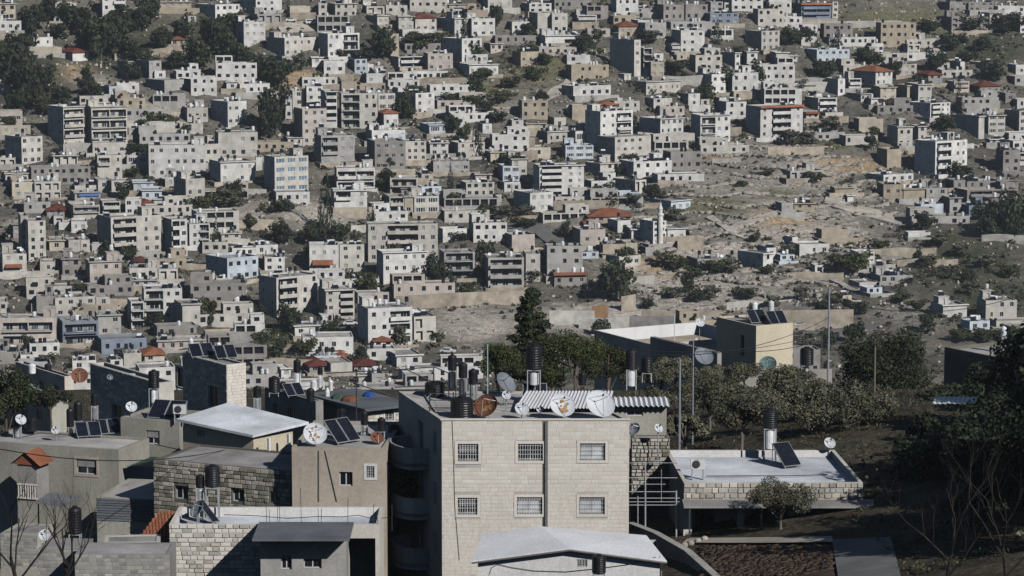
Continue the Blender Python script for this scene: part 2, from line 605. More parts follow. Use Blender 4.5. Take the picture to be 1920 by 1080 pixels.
def roof_parts():
    b = MB()
    for x, y in ((-0.4, -0.4), (0.4, -0.4), (0.4, 0.4), (-0.4, 0.4)):
        b.box(x - 0.04, x + 0.04, y - 0.04, y + 0.04, 0, 0.5, 1)
    b.lathe([(0.52, 0.5), (0.55, 0.7), (0.55, 1.7), (0.42, 1.85), (0.15, 1.92)], 10, m=0)
    PM['tank_white'] = b.mesh('water_tank', ['tank_white', 'galvanised'])
    b = MB()
    b.lathe([(0.34, 0.0), (0.34, 1.3)], 10, m=1)
    b.lathe([(0.48, 1.42), (0.5, 1.5), (0.5, 2.5), (0.36, 2.65), (0.15, 2.7)], 10, m=0)
    for x, y in ((-0.42, -0.42), (0.42, -0.42), (0.42, 0.42), (-0.42, 0.42)):
        b.box(x - 0.03, x + 0.03, y - 0.03, y + 0.03, 0, 1.45, 1)
    PM['tank_black'] = b.mesh('water_tank', ['tank_black', 'galvanised'])
    b = MB()
    b.quad((-0.95, -0.7, 0.15), (0.95, -0.7, 0.15), (0.95, 0.5, 1.2), (-0.95, 0.5, 1.2), 0)
    b.quad((-0.95, -0.7, 0.07), (-0.95, 0.5, 1.12), (0.95, 0.5, 1.12), (0.95, -0.7, 0.07), 1)
    b.box(-0.9, -0.84, 0.44, 0.5, 0, 1.13, 1)
    b.box(0.84, 0.9, 0.44, 0.5, 0, 1.13, 1)
    n0 = len(b.v)
    b.tube([(-0.7, 0.85, 1.35), (0.7, 0.85, 1.35)], 0.3, 8, 2)
    b.box(-0.5, -0.44, 0.8, 0.9, 0, 1.1, 1)
    b.box(0.44, 0.5, 0.8, 0.9, 0, 1.1, 1)
    PM['solar'] = b.mesh('solar_heater', ['solar_glass', 'galvanised', 'tank_white'])
    b = MB()
    b.lathe([(0.05, 0.0), (0.3, 0.05), (0.55, 0.17)], 10, (0, 0, 0), 0, cap=False)
    me = b.mesh('satellite_dish', ['tank_white'])
    me.transform(Matrix.Translation((0, 0, 0.9)) @ Matrix.Rotation(R(58), 4, 'X'))
    PM['dish'] = me


roof_parts()


def dish_leg(me):
    pass


NAMES = ['', 'one-storey', 'two-storey', 'three-storey', 'four-storey', 'five-storey', 'six-storey']
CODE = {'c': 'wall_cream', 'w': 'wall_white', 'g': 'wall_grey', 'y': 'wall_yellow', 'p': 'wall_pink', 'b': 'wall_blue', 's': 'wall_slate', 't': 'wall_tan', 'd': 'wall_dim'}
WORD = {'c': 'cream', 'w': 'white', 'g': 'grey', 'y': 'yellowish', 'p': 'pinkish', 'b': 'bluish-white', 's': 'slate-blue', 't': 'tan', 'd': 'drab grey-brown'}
THINGS = []       # (object, description, pixel x, pixel y, kind word, landmark phrase or None)


def hip_roof(root, W, D, H, mat, over=0.5, rise=None, name='tile_roof'):
    rise = rise or min(W, D) * 0.22
    b = MB()
    x0, x1, y0, y1 = -over, W + over, -over, D + over
    if W >= D:
        k = (y1 - y0) / 2
        r0, r1 = (x0 + k, (y0 + y1) / 2, H + rise), (x1 - k, (y0 + y1) / 2, H + rise)
        a, bb, c, d = (x0, y0, H), (x1, y0, H), (x1, y1, H), (x0, y1, H)
        b.quad(a, bb, r1, r0)
        b.tri(bb, c, r1)
        b.quad(c, d, r0, r1)
        b.tri(d, a, r0)
    else:
        k = (x1 - x0) / 2
        r0, r1 = ((x0 + x1) / 2, y0 + k, H + rise), ((x0 + x1) / 2, y1 - k, H + rise)
        a, bb, c, d = (x0, y0, H), (x1, y0, H), (x1, y1, H), (x0, y1, H)
        b.tri(a, bb, r0)
        b.quad(bb, c, r1, r0)
        b.tri(c, d, r1)
        b.quad(d, a, r0, r1)
    b.box(x0 + 0.004, x1 - 0.004, y0 + 0.004, y1 - 0.004, H - 0.22, H - 0.006)
    return b.build(name, mat, root)


def house(px0, py0, px1, py1, s, n, code, opts, rng):
    """one hillside house from its lit front rectangle, the width of its shaded left side, storeys, wall code and options"""
    o = set(opts.split(','))
    ya = min(py1, 772.0)
    A = far_hit(px0, ya)
    sc = FPX / A.y
    dpt = rng.uniform(8.5, 12.5)
    wpx = px1 - px0
    if 'low' in o:
        dpt = rng.uniform(5, 7)
    sn = (s / sc) / dpt
    if sn > 0.62:
        dpt = (s / sc) / 0.62
        sn = 0.62
    th = math.asin(max(sn, 0.0)) if s > 2 else rng.uniform(0.1, 0.34)
    W = max(1.2, wpx / sc / math.cos(th))
    H = max(2.2, (ya - py0) / sc)
    found = (py1 - ya) / sc + 5.0 + max(0.0, abs(W * math.sin(th)) * 0.1)
    D = dpt
    root = empty('house', A, th)
    wm = CODE[code]
    fh = H / n
    front, left = [], []
    wins = []       # (kind, x, z, w, h, face)
    red = 'r' in o or 'R' in o
    zone = None
    for k in o:
        if k[:1] == 'b':
            zone = {'b': (0.06, 0.94), 'bl': (0.05, 0.5), 'br': (0.5, 0.95), 'bc': (0.28, 0.72), 'bw': (0.03, 0.97)}.get(k, zone)
    side_ok = s / sc > 4
    wkind = rng.choice(['glass', 'glass', 'dark', 'shut', 'glass', 'dark'])
    if 'u' in o:
        wkind = 'hole'
    ww = rng.uniform(1.05, 1.5)
    wh = min(rng.uniform(1.15, 1.45), fh * 0.5)
    cols = max(1, int(round(W / rng.uniform(2.7, 3.5))))
    skip = rng.uniform(0.02, 0.2)
    balc = []
    for f in range(n):
        zf = f * fh
        if zone and not ('u' in o):
            bx0, bx1 = zone[0] * W, zone[1] * W
            nb = max(1, int(round((bx1 - bx0) / 7.0)))
            for q in range(nb):
                qa = bx0 + (bx1 - bx0) * q / nb + (0.25 if q else 0)
                qb = bx0 + (bx1 - bx0) * (q + 1) / nb
                top = zf + min(fh - 0.35, 2.5)
                if qb - qa > 1.0 and not (f == 0 and rng.random() < 0.35):
                    front.append((qa, qb, zf + 0.12, top, 1.5))
                    balc.append((qa, qb, zf))
                    ng = max(1, int((qb - qa) / 2.6))
                    for e in range(ng):
                        xa = qa + (qb - qa) * (e + 0.2) / ng
                        wins.append((rng.choice(['glass', 'band', 'dark']), xa, zf + 0.15, (qb - qa) / ng * 0.6, 2.0, 'deep'))
        if 'n' in o:
            continue
        if 'band' in o:
            kk = 'blue' if 'blue' in o else 'band'
            nb = max(1, int(round(W / 3.6)))
            for q in range(nb):
                xa, xb = W * (q + 0.08) / nb + 0.15, W * (q + 0.92) / nb - 0.05
                front.append((xa, xb, zf + fh * 0.32, zf + fh * 0.78, 0.25))
                wins.append((kk, xa, zf + fh * 0.32, xb - xa, fh * 0.46, 'front'))
            continue
        for q in range(cols):
            xc = W * (q + 0.5) / cols + rng.uniform(-0.25, 0.25)
            w2 = ww * (0.62 if rng.random() < 0.15 else 1.0)
            if 'u' in o:
                w2 = min(2.2, W / cols * 0.62)
            x0, x1 = xc - w2 / 2, xc + w2 / 2
            if x0 < 0.25 or x1 > W - 0.25 or rng.random() < skip:
                continue
            if zone and not (x1 < zone[0] * W - 0.15 or x0 > zone[1] * W + 0.15):
                continue
            zs = zf + (0.2 if 'u' in o else fh * 0.33)
            hh = fh - 0.9 if 'u' in o else wh
            if zs + hh > H - 0.35:
                hh = H - 0.4 - zs
            if hh < 0.5:
                continue
            front.append((x0, x1, zs, zs + hh, 0.9 if 'u' in o else 0.22))
            if 'u' not in o:
                wins.append((wkind if rng.random() < 0.75 else rng.choice(['shut', 'glass']), x0, zs, w2, hh, 'front'))
        if side_ok and 'n' not in o:
            sc_ = max(1, int(D / 3.8))
            for q in range(sc_):
                if rng.random() < 0.3:
                    continue
                yc = D * (q + 0.5) / sc_ + rng.uniform(-0.3, 0.3)
                if yc - 0.5 < 0.3 or yc + 0.5 > D - 0.3:
                    continue
                zs = zf + fh * 0.36
                hh = min(1.2, H - 0.4 - zs)
                if hh > 0.5:
                    left.append((D - yc - 0.5, D - yc + 0.5, zs, zs + hh, 0.2))
                    wins.append((wkind, D - yc - 0.5, zs, 1.0, hh, 'left'))
    par = 0.0 if red else rng.uniform(0.25, 0.75)
    top = H + (0.0 if red else 0.0)
    b = MB()
    b.facade((0, 0, 0), (1, 0, 0), (0, 1, 0), W, -found, top, front)
    b.facade((0, D, 0), (0, -1, 0), (1, 0, 0), D, -found, top, left)
    b.quad((W, 0, -found), (W, D, -found), (W, D, top), (W, 0, top))
    b.quad((W, D, -found), (0, D, -found), (0, D, top), (W, D, top))
    t = 0.22
    if not red:
        for (a1, a2, c1, c2) in (((0, 0), (W, 0), (W - t, t), (t, t)), ((W, 0), (W, D), (W - t, D - t), (W - t, t)), ((W, D), (0, D), (t, D - t), (W - t, D - t)), ((0, D), (0, 0), (t, t), (t, D - t))):
            b.quad((*a1, top), (*a2, top), (*c1, top), (*c2, top))
            b.quad((*c2, top), (*c1, top), (*c1, top - par), (*c2, top - par))
    b.build('wall', wm, root)
    if red:
        hip_roof(root, W, D, top, 'tile_crimson' if 'R' in o else 'tile_orange')
    else:
        b = MB()
        z = top - par
        b.quad((t, t, z), (W - t, t, z), (W - t, D - t, z), (t, D - t, z))
        b.build('roof', 'roof_white' if ('wr' in o or rng.random() < 0.12) else 'roof_concrete', root)
    if 's' in o or (not red and rng.random() < 0.18):
        b = MB()
        b.box(-0.45, W + 0.45, -0.55, t * 0.9, top - 0.28, top + 0.03)
        b.build('roof_slab_edge', wm, root)
    if 'of' in o:
        b = MB()
        b.quad((-0.3, -1.0, top - 0.5), (W + 0.3, -1.0, top - 0.5), (W + 0.3, -0.003, top + 0.2), (-0.3, -0.003, top + 0.2))
        b.box(-0.3, W + 0.3, -1.0, -0.9, top - 0.62, top - 0.5)
        b.build('tiled_eave', 'tile_orange', root)
    for kd, x, z, w, h, face in wins:
        if face == 'front':
            obj('window', PM[kd], root, (x, 0.08, z), (0, 0, 0), (w, 1, h))
        elif face == 'deep':
            obj('balcony_door', PM[kd], root, (x, 1.36, z), (0, 0, 0), (w, 1, h))
        else:
            obj('window', PM[kd], root, (0.06, D - x, z), (0, 0, -math.pi / 2), (w, 1, h))
    bmesh_cache = {}
    solid = rng.random() < 0.75
    for qa, qb, zf in balc:
        key = round(qb - qa, 2)
        if key not in bmesh_cache:
            b = MB()
            L = qb - qa
            b.box(-0.1, L + 0.1, -0.9, -0.004, -0.14, 0.1, 0)
            if solid:
                b.box(-0.1, L + 0.1, -0.9, -0.78, 0.1, 1.0, 0)
                b.box(-0.1, 0.02, -0.78, -0.004, 0.1, 1.0, 0)
                b.box(L - 0.02, L + 0.1, -0.78, -0.004, 0.1, 1.0, 0)
            else:
                b.box(-0.1, L + 0.1, -0.88, -0.84, 0.95, 1.02, 1)
                for e in range(int(L / 0.35) + 1):
                    b.box(e * 0.35 - 0.015, e * 0.35 + 0.015, -0.875, -0.845, 0.1, 0.95, 1)
            bmesh_cache[key] = b.mesh('balcony', [wm, 'frame_dark'])
        obj('balcony', bmesh_cache[key], root, (qa, 0, zf))
    if 'aw' in o:
        b = MB()
        b.quad((W * 0.1, -1.3, fh * 0.72), (W * 0.8, -1.3, fh * 0.72), (W * 0.8, -0.003, fh * 0.95), (W * 0.1, -0.003, fh * 0.95))
        b.box(W * 0.1, W * 0.8, -1.3, -1.26, fh * 0.6, fh * 0.72)
        b.build('awning', 'tile_orange', root)
    if 'tarp' in o:
        b = MB()
        b.quad((W * 0.15, -0.4, H * 0.55), (W * 0.95, -0.6, H * 0.5), (W * 0.95, -0.01, H * 0.9), (W * 0.2, -0.01, H * 0.88))
        b.build('tarpaulin', 'blue_tarp', root)
    if rng.random() < 0.55 and W > 4:
        ext0, ext1, out = rng.uniform(0.2, 3.5), rng.uniform(0.2, 3.5), rng.uniform(1.5, 4.0)
        zt = rng.uniform(-0.3, 0.5)
        b = MB()
        b.box(-ext0, W + ext1, -out - 0.3, -out, -5.0, zt + 0.7)
        b.box(-ext0, -ext0 + 0.3, -out, D * 0.5, -5.0, zt + 0.7)
        b.box(W + ext1 - 0.3, W + ext1, -out, D * 0.5, -5.0, zt + 0.7)
        b.build('terrace_wall', rng.choice(['retaining_stone', 'retaining_stone', 'retaining_concrete', wm]), root)
    tanks = 0
    if not red and 'clean' not in o:
        zr = top - par
        cand = []
        if W * D > 55 and rng.random() < 0.42 or 'p' in o:
            sw, sd, sh = min(3.4, W * 0.45), min(3.6, D * 0.5), 2.5
            sx, sy = rng.choice([0.3, W - sw - 0.3]), D - sd - rng.uniform(0.4, 1.5)
            b = MB()
            b.facade((sx, sy, 0), (1, 0, 0), (0, 1, 0), sw, zr, zr + sh, [(sw * 0.35, sw * 0.35 + 0.85, zr + 0.05, zr + 2.0, 0.3)])
            b.quad((sx, sy + sd, zr), (sx, sy, zr), (sx, sy, zr + sh), (sx, sy + sd, zr + sh))
            b.quad((sx + sw, sy, zr), (sx + sw, sy + sd, zr), (sx + sw, sy + sd, zr + sh), (sx + sw, sy, zr + sh))
            b.quad((sx + sw, sy + sd, zr), (sx, sy + sd, zr), (sx, sy + sd, zr + sh), (sx + sw, sy + sd, zr + sh))
            b.box(sx - 0.15, sx + sw + 0.15, sy - 0.15, sy + sd + 0.15, zr + sh, zr + sh + 0.18)
            b.build('stair_head', wm, root)
            cand.append((sx, sy, sw, sd, zr + sh + 0.18))
        nt_ = rng.randint(2, 6) if W > 6 else rng.randint(0, 2)
        for q in range(nt_):
            kd = rng.choice(['tank_white', 'tank_white', 'tank_black', 'tank_black', 'solar', 'solar', 'dish'])
            x, y = rng.uniform(0.8, max(0.9, W - 0.8)), rng.uniform(1.0, D * 0.6)
            z = zr
            if cand:
                sx, sy, sw, sd, zt = cand[0]
                if sx - 0.8 < x < sx + sw + 0.8 and sy - 0.8 < y < sy + sd + 0.8:
                    x, y, z = sx + sw / 2, sy + sd / 2, zt
                    cand = []
            nm = {'tank_white': 'water_tank', 'tank_black': 'water_tank', 'solar': 'solar_heater', 'dish': 'satellite_dish'}[kd]
            obj(nm, PM[kd], root, (x, y, z), (0, 0, rng.uniform(-0.3, 0.3) - th * (kd != 'dish')), (rng.uniform(0.85, 1.15),) * 3)
            tanks += 1
    # description of its look
    ft = []
    if 'r' in o:
        ft.append('with orange tiled roof')
    if 'R' in o:
        ft.append('with crimson tiled roof')
    if zone and not ('u' in o):
        ft.append('with balconies')
    if 'band' in o:
        ft.append('with window bands')
    if 'u' in o:
        ft.append('with dark open bays')
    if 'aw' in o:
        ft.append('with orange awning')
    nm = 'house' if n < 4 else 'apartment block'
    if 'low' in o or ('n' in o and n == 1):
        nm = 'building'
    if n >= 4:
        root.name = 'apartment_block'
    if W < 4.2 and s / sc > 4:
        ft.insert(0, 'with wide shaded side')
    desc = f"{WORD[code]} {NAMES[min(n, 6)]} {nm}" + (' ' + ft[0] if ft else '')
    tag(root, None, 'apartment block' if n >= 4 else 'house', 'houses on the far hillside')
    return root, desc

# ------------------------------------------------------------------ the houses of the hillside
# one row per house, in quarter pixels of the photograph from the tile's corner:
# left right edge of the lit front (x0 y0 x1 y1), width of the shaded side to its left, storeys, wall code, options, own label, landmark phrase
HOUSES = {
(0, 0): """
0 30 112 160 0 2 y -
0 160 155 240 0 1 w -
0 255 160 340 0 1 t n,low
405 25 570 182 60 3 c clean
770 -30 940 155 0 3 w br | white three-storey block with green glazed balconies at the top of the pine wood | green-glazed block
1200 15 1430 70 0 1 t low
1615 35 1785 152 170 2 w - | white two-storey house with a broad dark side above the tall pines | white house above the tall pines
1830 170 1985 352 95 3 w -
255 285 385 356 90 1 w -
190 360 450 412 0 1 y n,low,clean
545 395 652 462 140 1 w R
962 460 992 600 100 2 g n,clean
1120 460 1205 600 125 2 g -
1160 535 1240 602 0 1 w -
1235 605 1425 706 170 2 g n,clean | blank windowless grey box with flat top on the stony slope | blank grey box
1285 300 1385 352 0 1 y r | small lone pale hut with pinkish roof among the pines | lone hut among the pines
820 650 892 716 140 1 b low
0 600 76 700 0 2 c b
480 800 616 1110 150 4 c bw,s | left one of two matching brown-sided cream apartment blocks with balconies | twin brown-sided blocks
690 800 945 1125 75 4 c bw,s,p | right and wider one of two matching brown-sided cream apartment blocks | wider twin block
0 835 165 930 0 1 p clean
0 940 225 1018 0 1 y low,clean
165 1030 305 1245 160 3 c -
1405 810 1556 918 0 1 c -
1710 765 1842 956 150 2 w - | white cube house with slate shaded side above the row of small terraces | white cube with slate side
1700 612 1782 682 30 1 w clean
1800 632 2015 716 90 1 w -
950 922 1310 985 0 1 c n,low,clean | long blank cream wall-like building beside the twin brown-sided blocks | long blank cream building
965 962 1140 1020 0 1 g low
1410 122 1470 165 0 1 c low,clean
1640 995 1930 1190 0 2 c -
""",
(480, 0): """
0 -40 182 98 140 3 w -
10 110 186 192 0 1 g u
470 30 532 142 0 2 c -
595 30 752 132 65 2 c -
255 50 402 112 0 1 y n,low,clean
830 52 962 114 0 1 c u
910 120 992 198 90 1 c -
1070 122 1186 232 0 2 c -
1195 135 1352 242 0 2 c R | cream house under a bright red hip roof near the top centre | bright red hip roof
1100 226 1330 300 0 1 w n,low,clean
1490 142 1612 276 140 2 w -
1618 140 1792 284 0 2 w -
1410 32 1590 82 0 1 t low
1740 0 1920 72 0 1 c -
216 286 462 432 150 2 c - | cream house with six small windows and a slate side below the parked vans | cream house below the vans
540 255 770 442 80 3 w br,p | white three-storey house with stacked balconies and a roof room under the parked vans | white house with roof room
1010 255 1070 432 150 3 t -
1545 290 1692 482 160 3 w - | white cube house with the broadest slate side, left of the scrub slope | white cube beside the scrub
1575 410 1738 482 0 1 w clean
1600 486 1816 572 80 1 w - | low white house with two windows at the end of the stone terrace | low white terrace-end house
1290 405 1476 542 0 2 p -
1070 430 1282 522 100 2 w b,s | white house with one long balcony under a flat slab | long-balcony house
510 462 666 572 0 1 w clean
740 446 832 546 65 2 b -
836 482 882 552 0 1 w low,clean
830 552 972 640 0 1 w -
420 432 500 492 30 1 w low,clean
1760 326 1852 388 0 1 p -
642 612 756 682 0 1 t n
275 682 362 802 40 2 c -
380 650 502 822 0 3 w -
350 816 526 1092 80 4 p -
524 686 608 952 0 5 w b
642 702 912 962 0 4 c bl,p | broad cream apartment block with four storeys of loggias at centre left | broad cream loggia block
918 706 1042 842 0 2 c band
1198 700 1336 862 150 3 w -
1066 666 1212 702 0 1 w n,low,clean
960 850 1066 966 0 1 w r
222 746 270 892 20 2 w -
870 978 1118 1078 0 1 w -
1300 936 1470 1010 0 1 b band,clean
1440 900 1566 934 0 1 w low,clean
1540 962 1622 1012 0 1 p low
240 1032 348 1100 0 1 c -
480 1032 742 1092 0 1 b low
990 1006 1120 1082 0 1 b clean
1700 930 1770 1000 40 1 w low
""",
(960, 0): """
130 26 296 98 0 2 w -
192 100 296 232 0 1 c n,clean
300 102 416 256 20 2 c -
490 116 636 184 0 2 w b
0 166 132 246 40 1 w -
236 232 326 272 0 1 b low,clean
250 268 530 346 0 1 w b,s | long low white building with a flat slab over dark arches | long white slab-roofed building
66 390 216 492 65 1 t - | tan box house standing alone in the scrub | lone tan box house
800 198 962 272 0 1 t r | tan house under an orange hip roof at the upper centre | upper orange hip roof
945 152 1036 232 0 1 w -
916 300 966 572 175 4 c p | tall narrow-fronted block with the largest slate side wall of all | tall slate-sided block
986 360 1052 562 0 4 w b
1062 402 1136 458 0 1 w clean
1042 466 1140 592 0 2 y -
1142 462 1356 512 0 1 t low,n,clean
1236 416 1312 452 0 1 p low,clean
1266 230 1446 408 60 3 w - | white three-storey house with neat square windows left of the tall cypress | white house by the tall cypress
1196 330 1262 402 0 2 w b
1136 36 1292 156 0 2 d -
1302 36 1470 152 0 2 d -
930 62 1122 102 0 1 g low
1490 16 1582 96 0 2 g -
1592 22 1672 82 0 1 c -
1486 102 1702 188 0 2 s -
1870 234 2014 388 110 3 c -
1470 336 1496 452 0 2 w n,clean
1672 396 1712 512 110 2 w -
1762 390 1842 512 50 2 w -
1496 562 1606 712 110 2 w -
1652 552 1852 708 0 2 w p | white two-storey house with eight small square windows above the arched gate | white eight-window house
1006 616 1276 704 220 1 c - | long cream single-storey house with a deep slate side below the slate-sided block | long cream house
460 646 746 738 85 1 w - | long white single-storey house at the head of the dirt track | long white house by the dirt track
664 786 792 832 0 1 d r
662 838 912 1130 110 4 w br | white apartment block below the orange pavilion roof | white block below the pavilion
1062 742 1202 832 0 2 c -
1322 706 1412 802 80 2 w -
1416 746 1482 802 0 1 c clean
1556 732 1610 802 60 1 w clean
1606 766 1762 888 0 2 w -
1112 892 1292 1082 150 3 w - | white block with three arched windows under a rooftop pergola | arched-window block
1412 866 1642 1078 60 3 w bl | white three-storey block with wide terrace left of the orange-edged block | wide-terraced block
1862 800 2196 1042 95 4 w bc,of | large white apartment block with glazed balconies and an orange-edged roof | orange-edged block
316 886 406 972 50 1 c -
0 906 86 992 20 2 w -
112 930 252 982 0 1 y low,clean
266 990 416 1082 110 1 c -
476 986 606 1082 60 1 w band
452 792 562 902 20 1 t n,low,clean
""",
(1440, 0): """
250 30 478 152 0 3 s b,of | slate-grey block with dark red roof edge at the hilltop | slate hilltop block
482 16 526 142 0 3 c -
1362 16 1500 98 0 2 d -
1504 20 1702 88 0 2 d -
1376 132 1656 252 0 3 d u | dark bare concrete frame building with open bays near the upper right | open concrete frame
1662 96 1742 182 0 2 c -
1892 118 1940 252 65 3 w -
366 376 620 482 0 2 b -
60 396 152 502 0 2 w -
155 432 222 462 0 1 w low,clean
250 282 326 342 0 1 c -
776 326 866 402 0 1 w -
776 402 1042 484 0 1 c -
1046 330 1142 422 40 2 c u
806 540 946 652 165 2 w r | white house under the largest orange hip roof, upper right | largest orange hip roof
524 592 580 718 80 2 w -
606 592 702 682 0 2 w b
842 652 962 764 0 2 y clean
1042 642 1062 772 80 2 y n,clean
1126 632 1230 782 65 2 c -
962 482 1122 578 0 2 p -
1200 560 1312 642 60 2 d R
1250 472 1366 532 0 1 c clean
1636 472 1722 548 90 1 c -
1442 466 1476 542 60 1 w n
1858 486 1940 568 30 1 w -
1396 612 1512 696 0 2 p b
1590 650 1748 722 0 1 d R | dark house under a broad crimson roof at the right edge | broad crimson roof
376 736 522 832 80 2 w b
352 690 406 735 0 1 w clean
696 706 770 772 90 1 c -
772 736 872 802 0 1 w -
1216 776 1386 892 150 3 w bl | white block with an orange stripe and a grey-blue side at the right | orange-striped block
286 842 382 896 0 1 c of
430 846 566 892 0 1 c low,n
682 892 866 992 20 1 y n,clean | blank tan box under a dirt bank at the right | blank tan box
972 950 1086 1112 50 2 c -
1126 946 1192 1062 0 2 c -
1578 872 1626 1042 180 3 c n | narrow-fronted house with a big blank dark side at the far right | big dark-sided house
1652 866 1782 1012 0 3 c band
1652 762 1742 836 0 1 g -
1882 832 1940 1002 80 3 c -
1180 1050 1312 1090 0 1 w low
1372 1050 1492 1090 0 1 w low
1666 1046 1762 1092 0 1 w low
290 640 352 690 30 1 d -
1780 700 1860 770 30 1 d -
""",
(0, 270): """
402 86 580 162 40 1 c u,s
0 106 112 172 0 1 c u
505 -10 612 52 0 1 c low,clean
696 -10 942 86 0 1 c -
732 86 912 238 50 2 c bl
952 92 1112 162 0 1 w band
1118 12 1540 262 0 3 w - | very wide white block of three storeys with a projecting upper floor | very wide white block
1542 0 1640 112 0 1 c -
1656 136 1902 302 110 2 w s | white box house jutting over a dark undercroft | white jutting box
42 222 206 302 0 1 c -
210 225 322 262 0 1 d R
92 290 258 412 0 2 y -
262 282 452 420 0 2 c u
736 272 832 352 0 1 c -
838 276 966 376 0 2 c -
562 340 716 362 0 1 c low,n
562 362 746 432 0 1 g tarp | low house with a bright blue tarpaulin on its roof edge | blue-tarpaulin house
1002 286 1146 356 0 1 b clean | upper one of two small bright bluish-white cubes | bluish-white cubes
1066 346 1212 432 0 1 b clean | lower one of two small bright bluish-white cubes | lower bluish-white cube
1396 262 1530 472 110 3 c - | cream block with paired slit windows and a grey side | slit-window block
552 462 742 572 0 2 c bw
772 432 902 542 0 2 c b
942 416 1056 542 20 2 w -
352 498 482 546 0 1 d R | small house under a red hip roof at the left | small red hip roof
1056 470 1150 502 0 1 d R
1154 426 1296 462 0 1 w s,low
404 542 476 602 0 1 w u
442 606 532 640 0 1 w low,clean
536 582 652 662 0 1 w clean
216 576 342 872 58 5 c - | tall plain cream tower block at the left edge | tall cream tower
160 536 212 802 60 4 c -
372 722 482 806 0 1 y -
516 722 602 806 0 1 g -
606 722 672 812 0 1 c -
690 752 762 812 0 1 w low,n
836 552 1192 842 140 4 c bl,p | big cream apartment block with a stack of balconies at its left | big cream block
1292 566 1402 862 90 4 w bl
1422 602 1572 782 0 3 w br
22 826 196 972 0 2 c aw
302 886 412 972 30 1 c clean
470 862 608 1002 0 2 d -
676 882 906 1062 65 2 p -
972 932 1182 1034 0 1 c -
1190 940 1332 1032 0 1 c u
1000 900 1110 932 0 1 d R
1706 858 1925 1042 190 2 b - | bluish-white house with a dark broad side at centre left | bluish-white villa
1742 782 1922 852 0 1 w low
1662 682 1802 722 0 1 c low
1542 976 1612 1022 0 1 w low,clean
1622 1022 1702 1066 0 1 w low
1240 250 1390 330 0 1 c -
100 600 152 700 0 1 d -
1000 1036 1180 1080 0 1 g -
""",
(480, 270): """
490 -60 736 152 0 3 g bl
892 -20 1120 202 0 3 d - | drab stone-grey block with mixed windows at the centre | drab stone block
1122 -20 1276 132 0 3 c -
1306 -10 1442 92 30 2 w -
1516 -10 1716 108 70 2 c -
142 96 386 372 95 4 c band,blue,p | tall cream block with pale blue window bands above the white rocks | pale-blue-banded block
152 362 402 442 0 1 w clean
606 182 892 346 30 2 w bw | upper half of the white stepped building with long balconies | stepped white building
588 348 832 492 0 2 w bl
1006 256 1216 386 10 2 c b
1242 226 1330 292 0 1 y -
1242 322 1390 392 0 1 b low
1330 132 1602 218 20 1 g - | long pale grey house with one wide window | long pale grey house
1342 96 1452 132 0 1 w low,clean
1852 166 1976 292 40 2 b band
1862 292 1982 364 0 1 w -
1576 292 1786 402 0 2 c -
1536 366 1572 456 0 1 c -
1646 226 1766 292 0 1 p n,clean
1002 396 1112 528 0 2 c b | cream terrace with a dark recessed balcony above the broad hoarding block | cream recessed terrace
1116 396 1184 532 0 2 y -
1188 396 1372 538 0 2 c band
842 600 1366 890 0 4 c bc,hoard | broad grey-cream apartment block with orange hoarding on its roof | orange hoarding block
956 812 1282 1062 0 3 w s | pale villa with arched windows and a small red awning in the middle | pale arched villa
1412 812 1642 1022 0 3 g b
1742 852 2012 1082 0 3 g b | grey-white block with strip balconies left of the curved road | strip-balcony block
1402 640 1582 742 0 1 w n,low,clean
402 758 622 972 20 2 w aw
628 756 812 952 0 3 c - | cream three-storey house beside the orange awnings | cream house by the awnings
66 852 216 962 0 2 w -
0 762 162 842 0 1 w -
42 992 452 1034 0 1 w low
162 1036 450 1094 0 1 c -
500 1000 600 1060 0 1 b low
0 100 48 200 0 2 w -
1090 330 1220 390 0 1 d -
1760 60 1900 130 0 1 y -
""",
(960, 270): """
0 112 112 242 0 2 c -
114 30 290 104 0 1 y -
402 12 612 112 0 2 b band
772 -50 1052 138 130 3 c - | cream house with round-headed windows at the top of the bare slope | house above the bare slope
206 162 542 406 0 5 w bl,s | white block with five long rounded balconies | five-balcony white block
662 146 806 258 110 2 c - | cream cube with a single window and grey side | single-window cube
912 134 1206 268 100 2 w - | white double house at the edge of the bare slope | white house at the slope edge
912 82 1072 134 0 1 w clean
924 272 1010 372 160 1 c u
136 366 312 522 125 2 w - | white square house above the curved road | white house above the curved road
0 302 66 358 0 1 w -
806 372 960 412 0 1 b n,low,clean
1192 426 1346 514 180 1 b clean | pale blue box house below the bare slope | pale blue box
576 545 900 592 0 1 t r | long low house under a long orange roof | long orange roof
546 625 656 642 20 1 d r
512 642 702 772 60 1 p - | pinkish house under the shorter orange roof | shorter orange roof
792 576 892 672 70 1 w -
896 640 972 712 0 1 w u
1058 582 1160 764 95 4 w clean | white tower house with a slim minaret-like turret | turreted white house
1166 636 1306 748 0 1 w clean
852 746 942 836 0 1 y n,clean
682 752 848 836 20 1 t n
802 846 972 934 150 1 c - | cream house overhanging on dark pillars beside the big bush | overhanging cream house
516 816 652 862 0 1 b low
104 822 212 1032 20 2 c -
0 684 172 792 0 1 p b
256 992 312 1052 0 1 y n,clean
318 970 562 1072 0 1 d of | low house with long orange eaves near the gully | long orange eaves
1392 866 1702 964 0 1 g n | low grey box house half hidden by bushes on the slope | low grey bushy box
1242 732 1412 792 0 1 t n,low,clean
1882 822 1962 962 175 2 w - | white-fronted house with a dark box side among the scrub | dark-box-sided house
1002 776 1072 842 0 1 g n,low,clean
""",
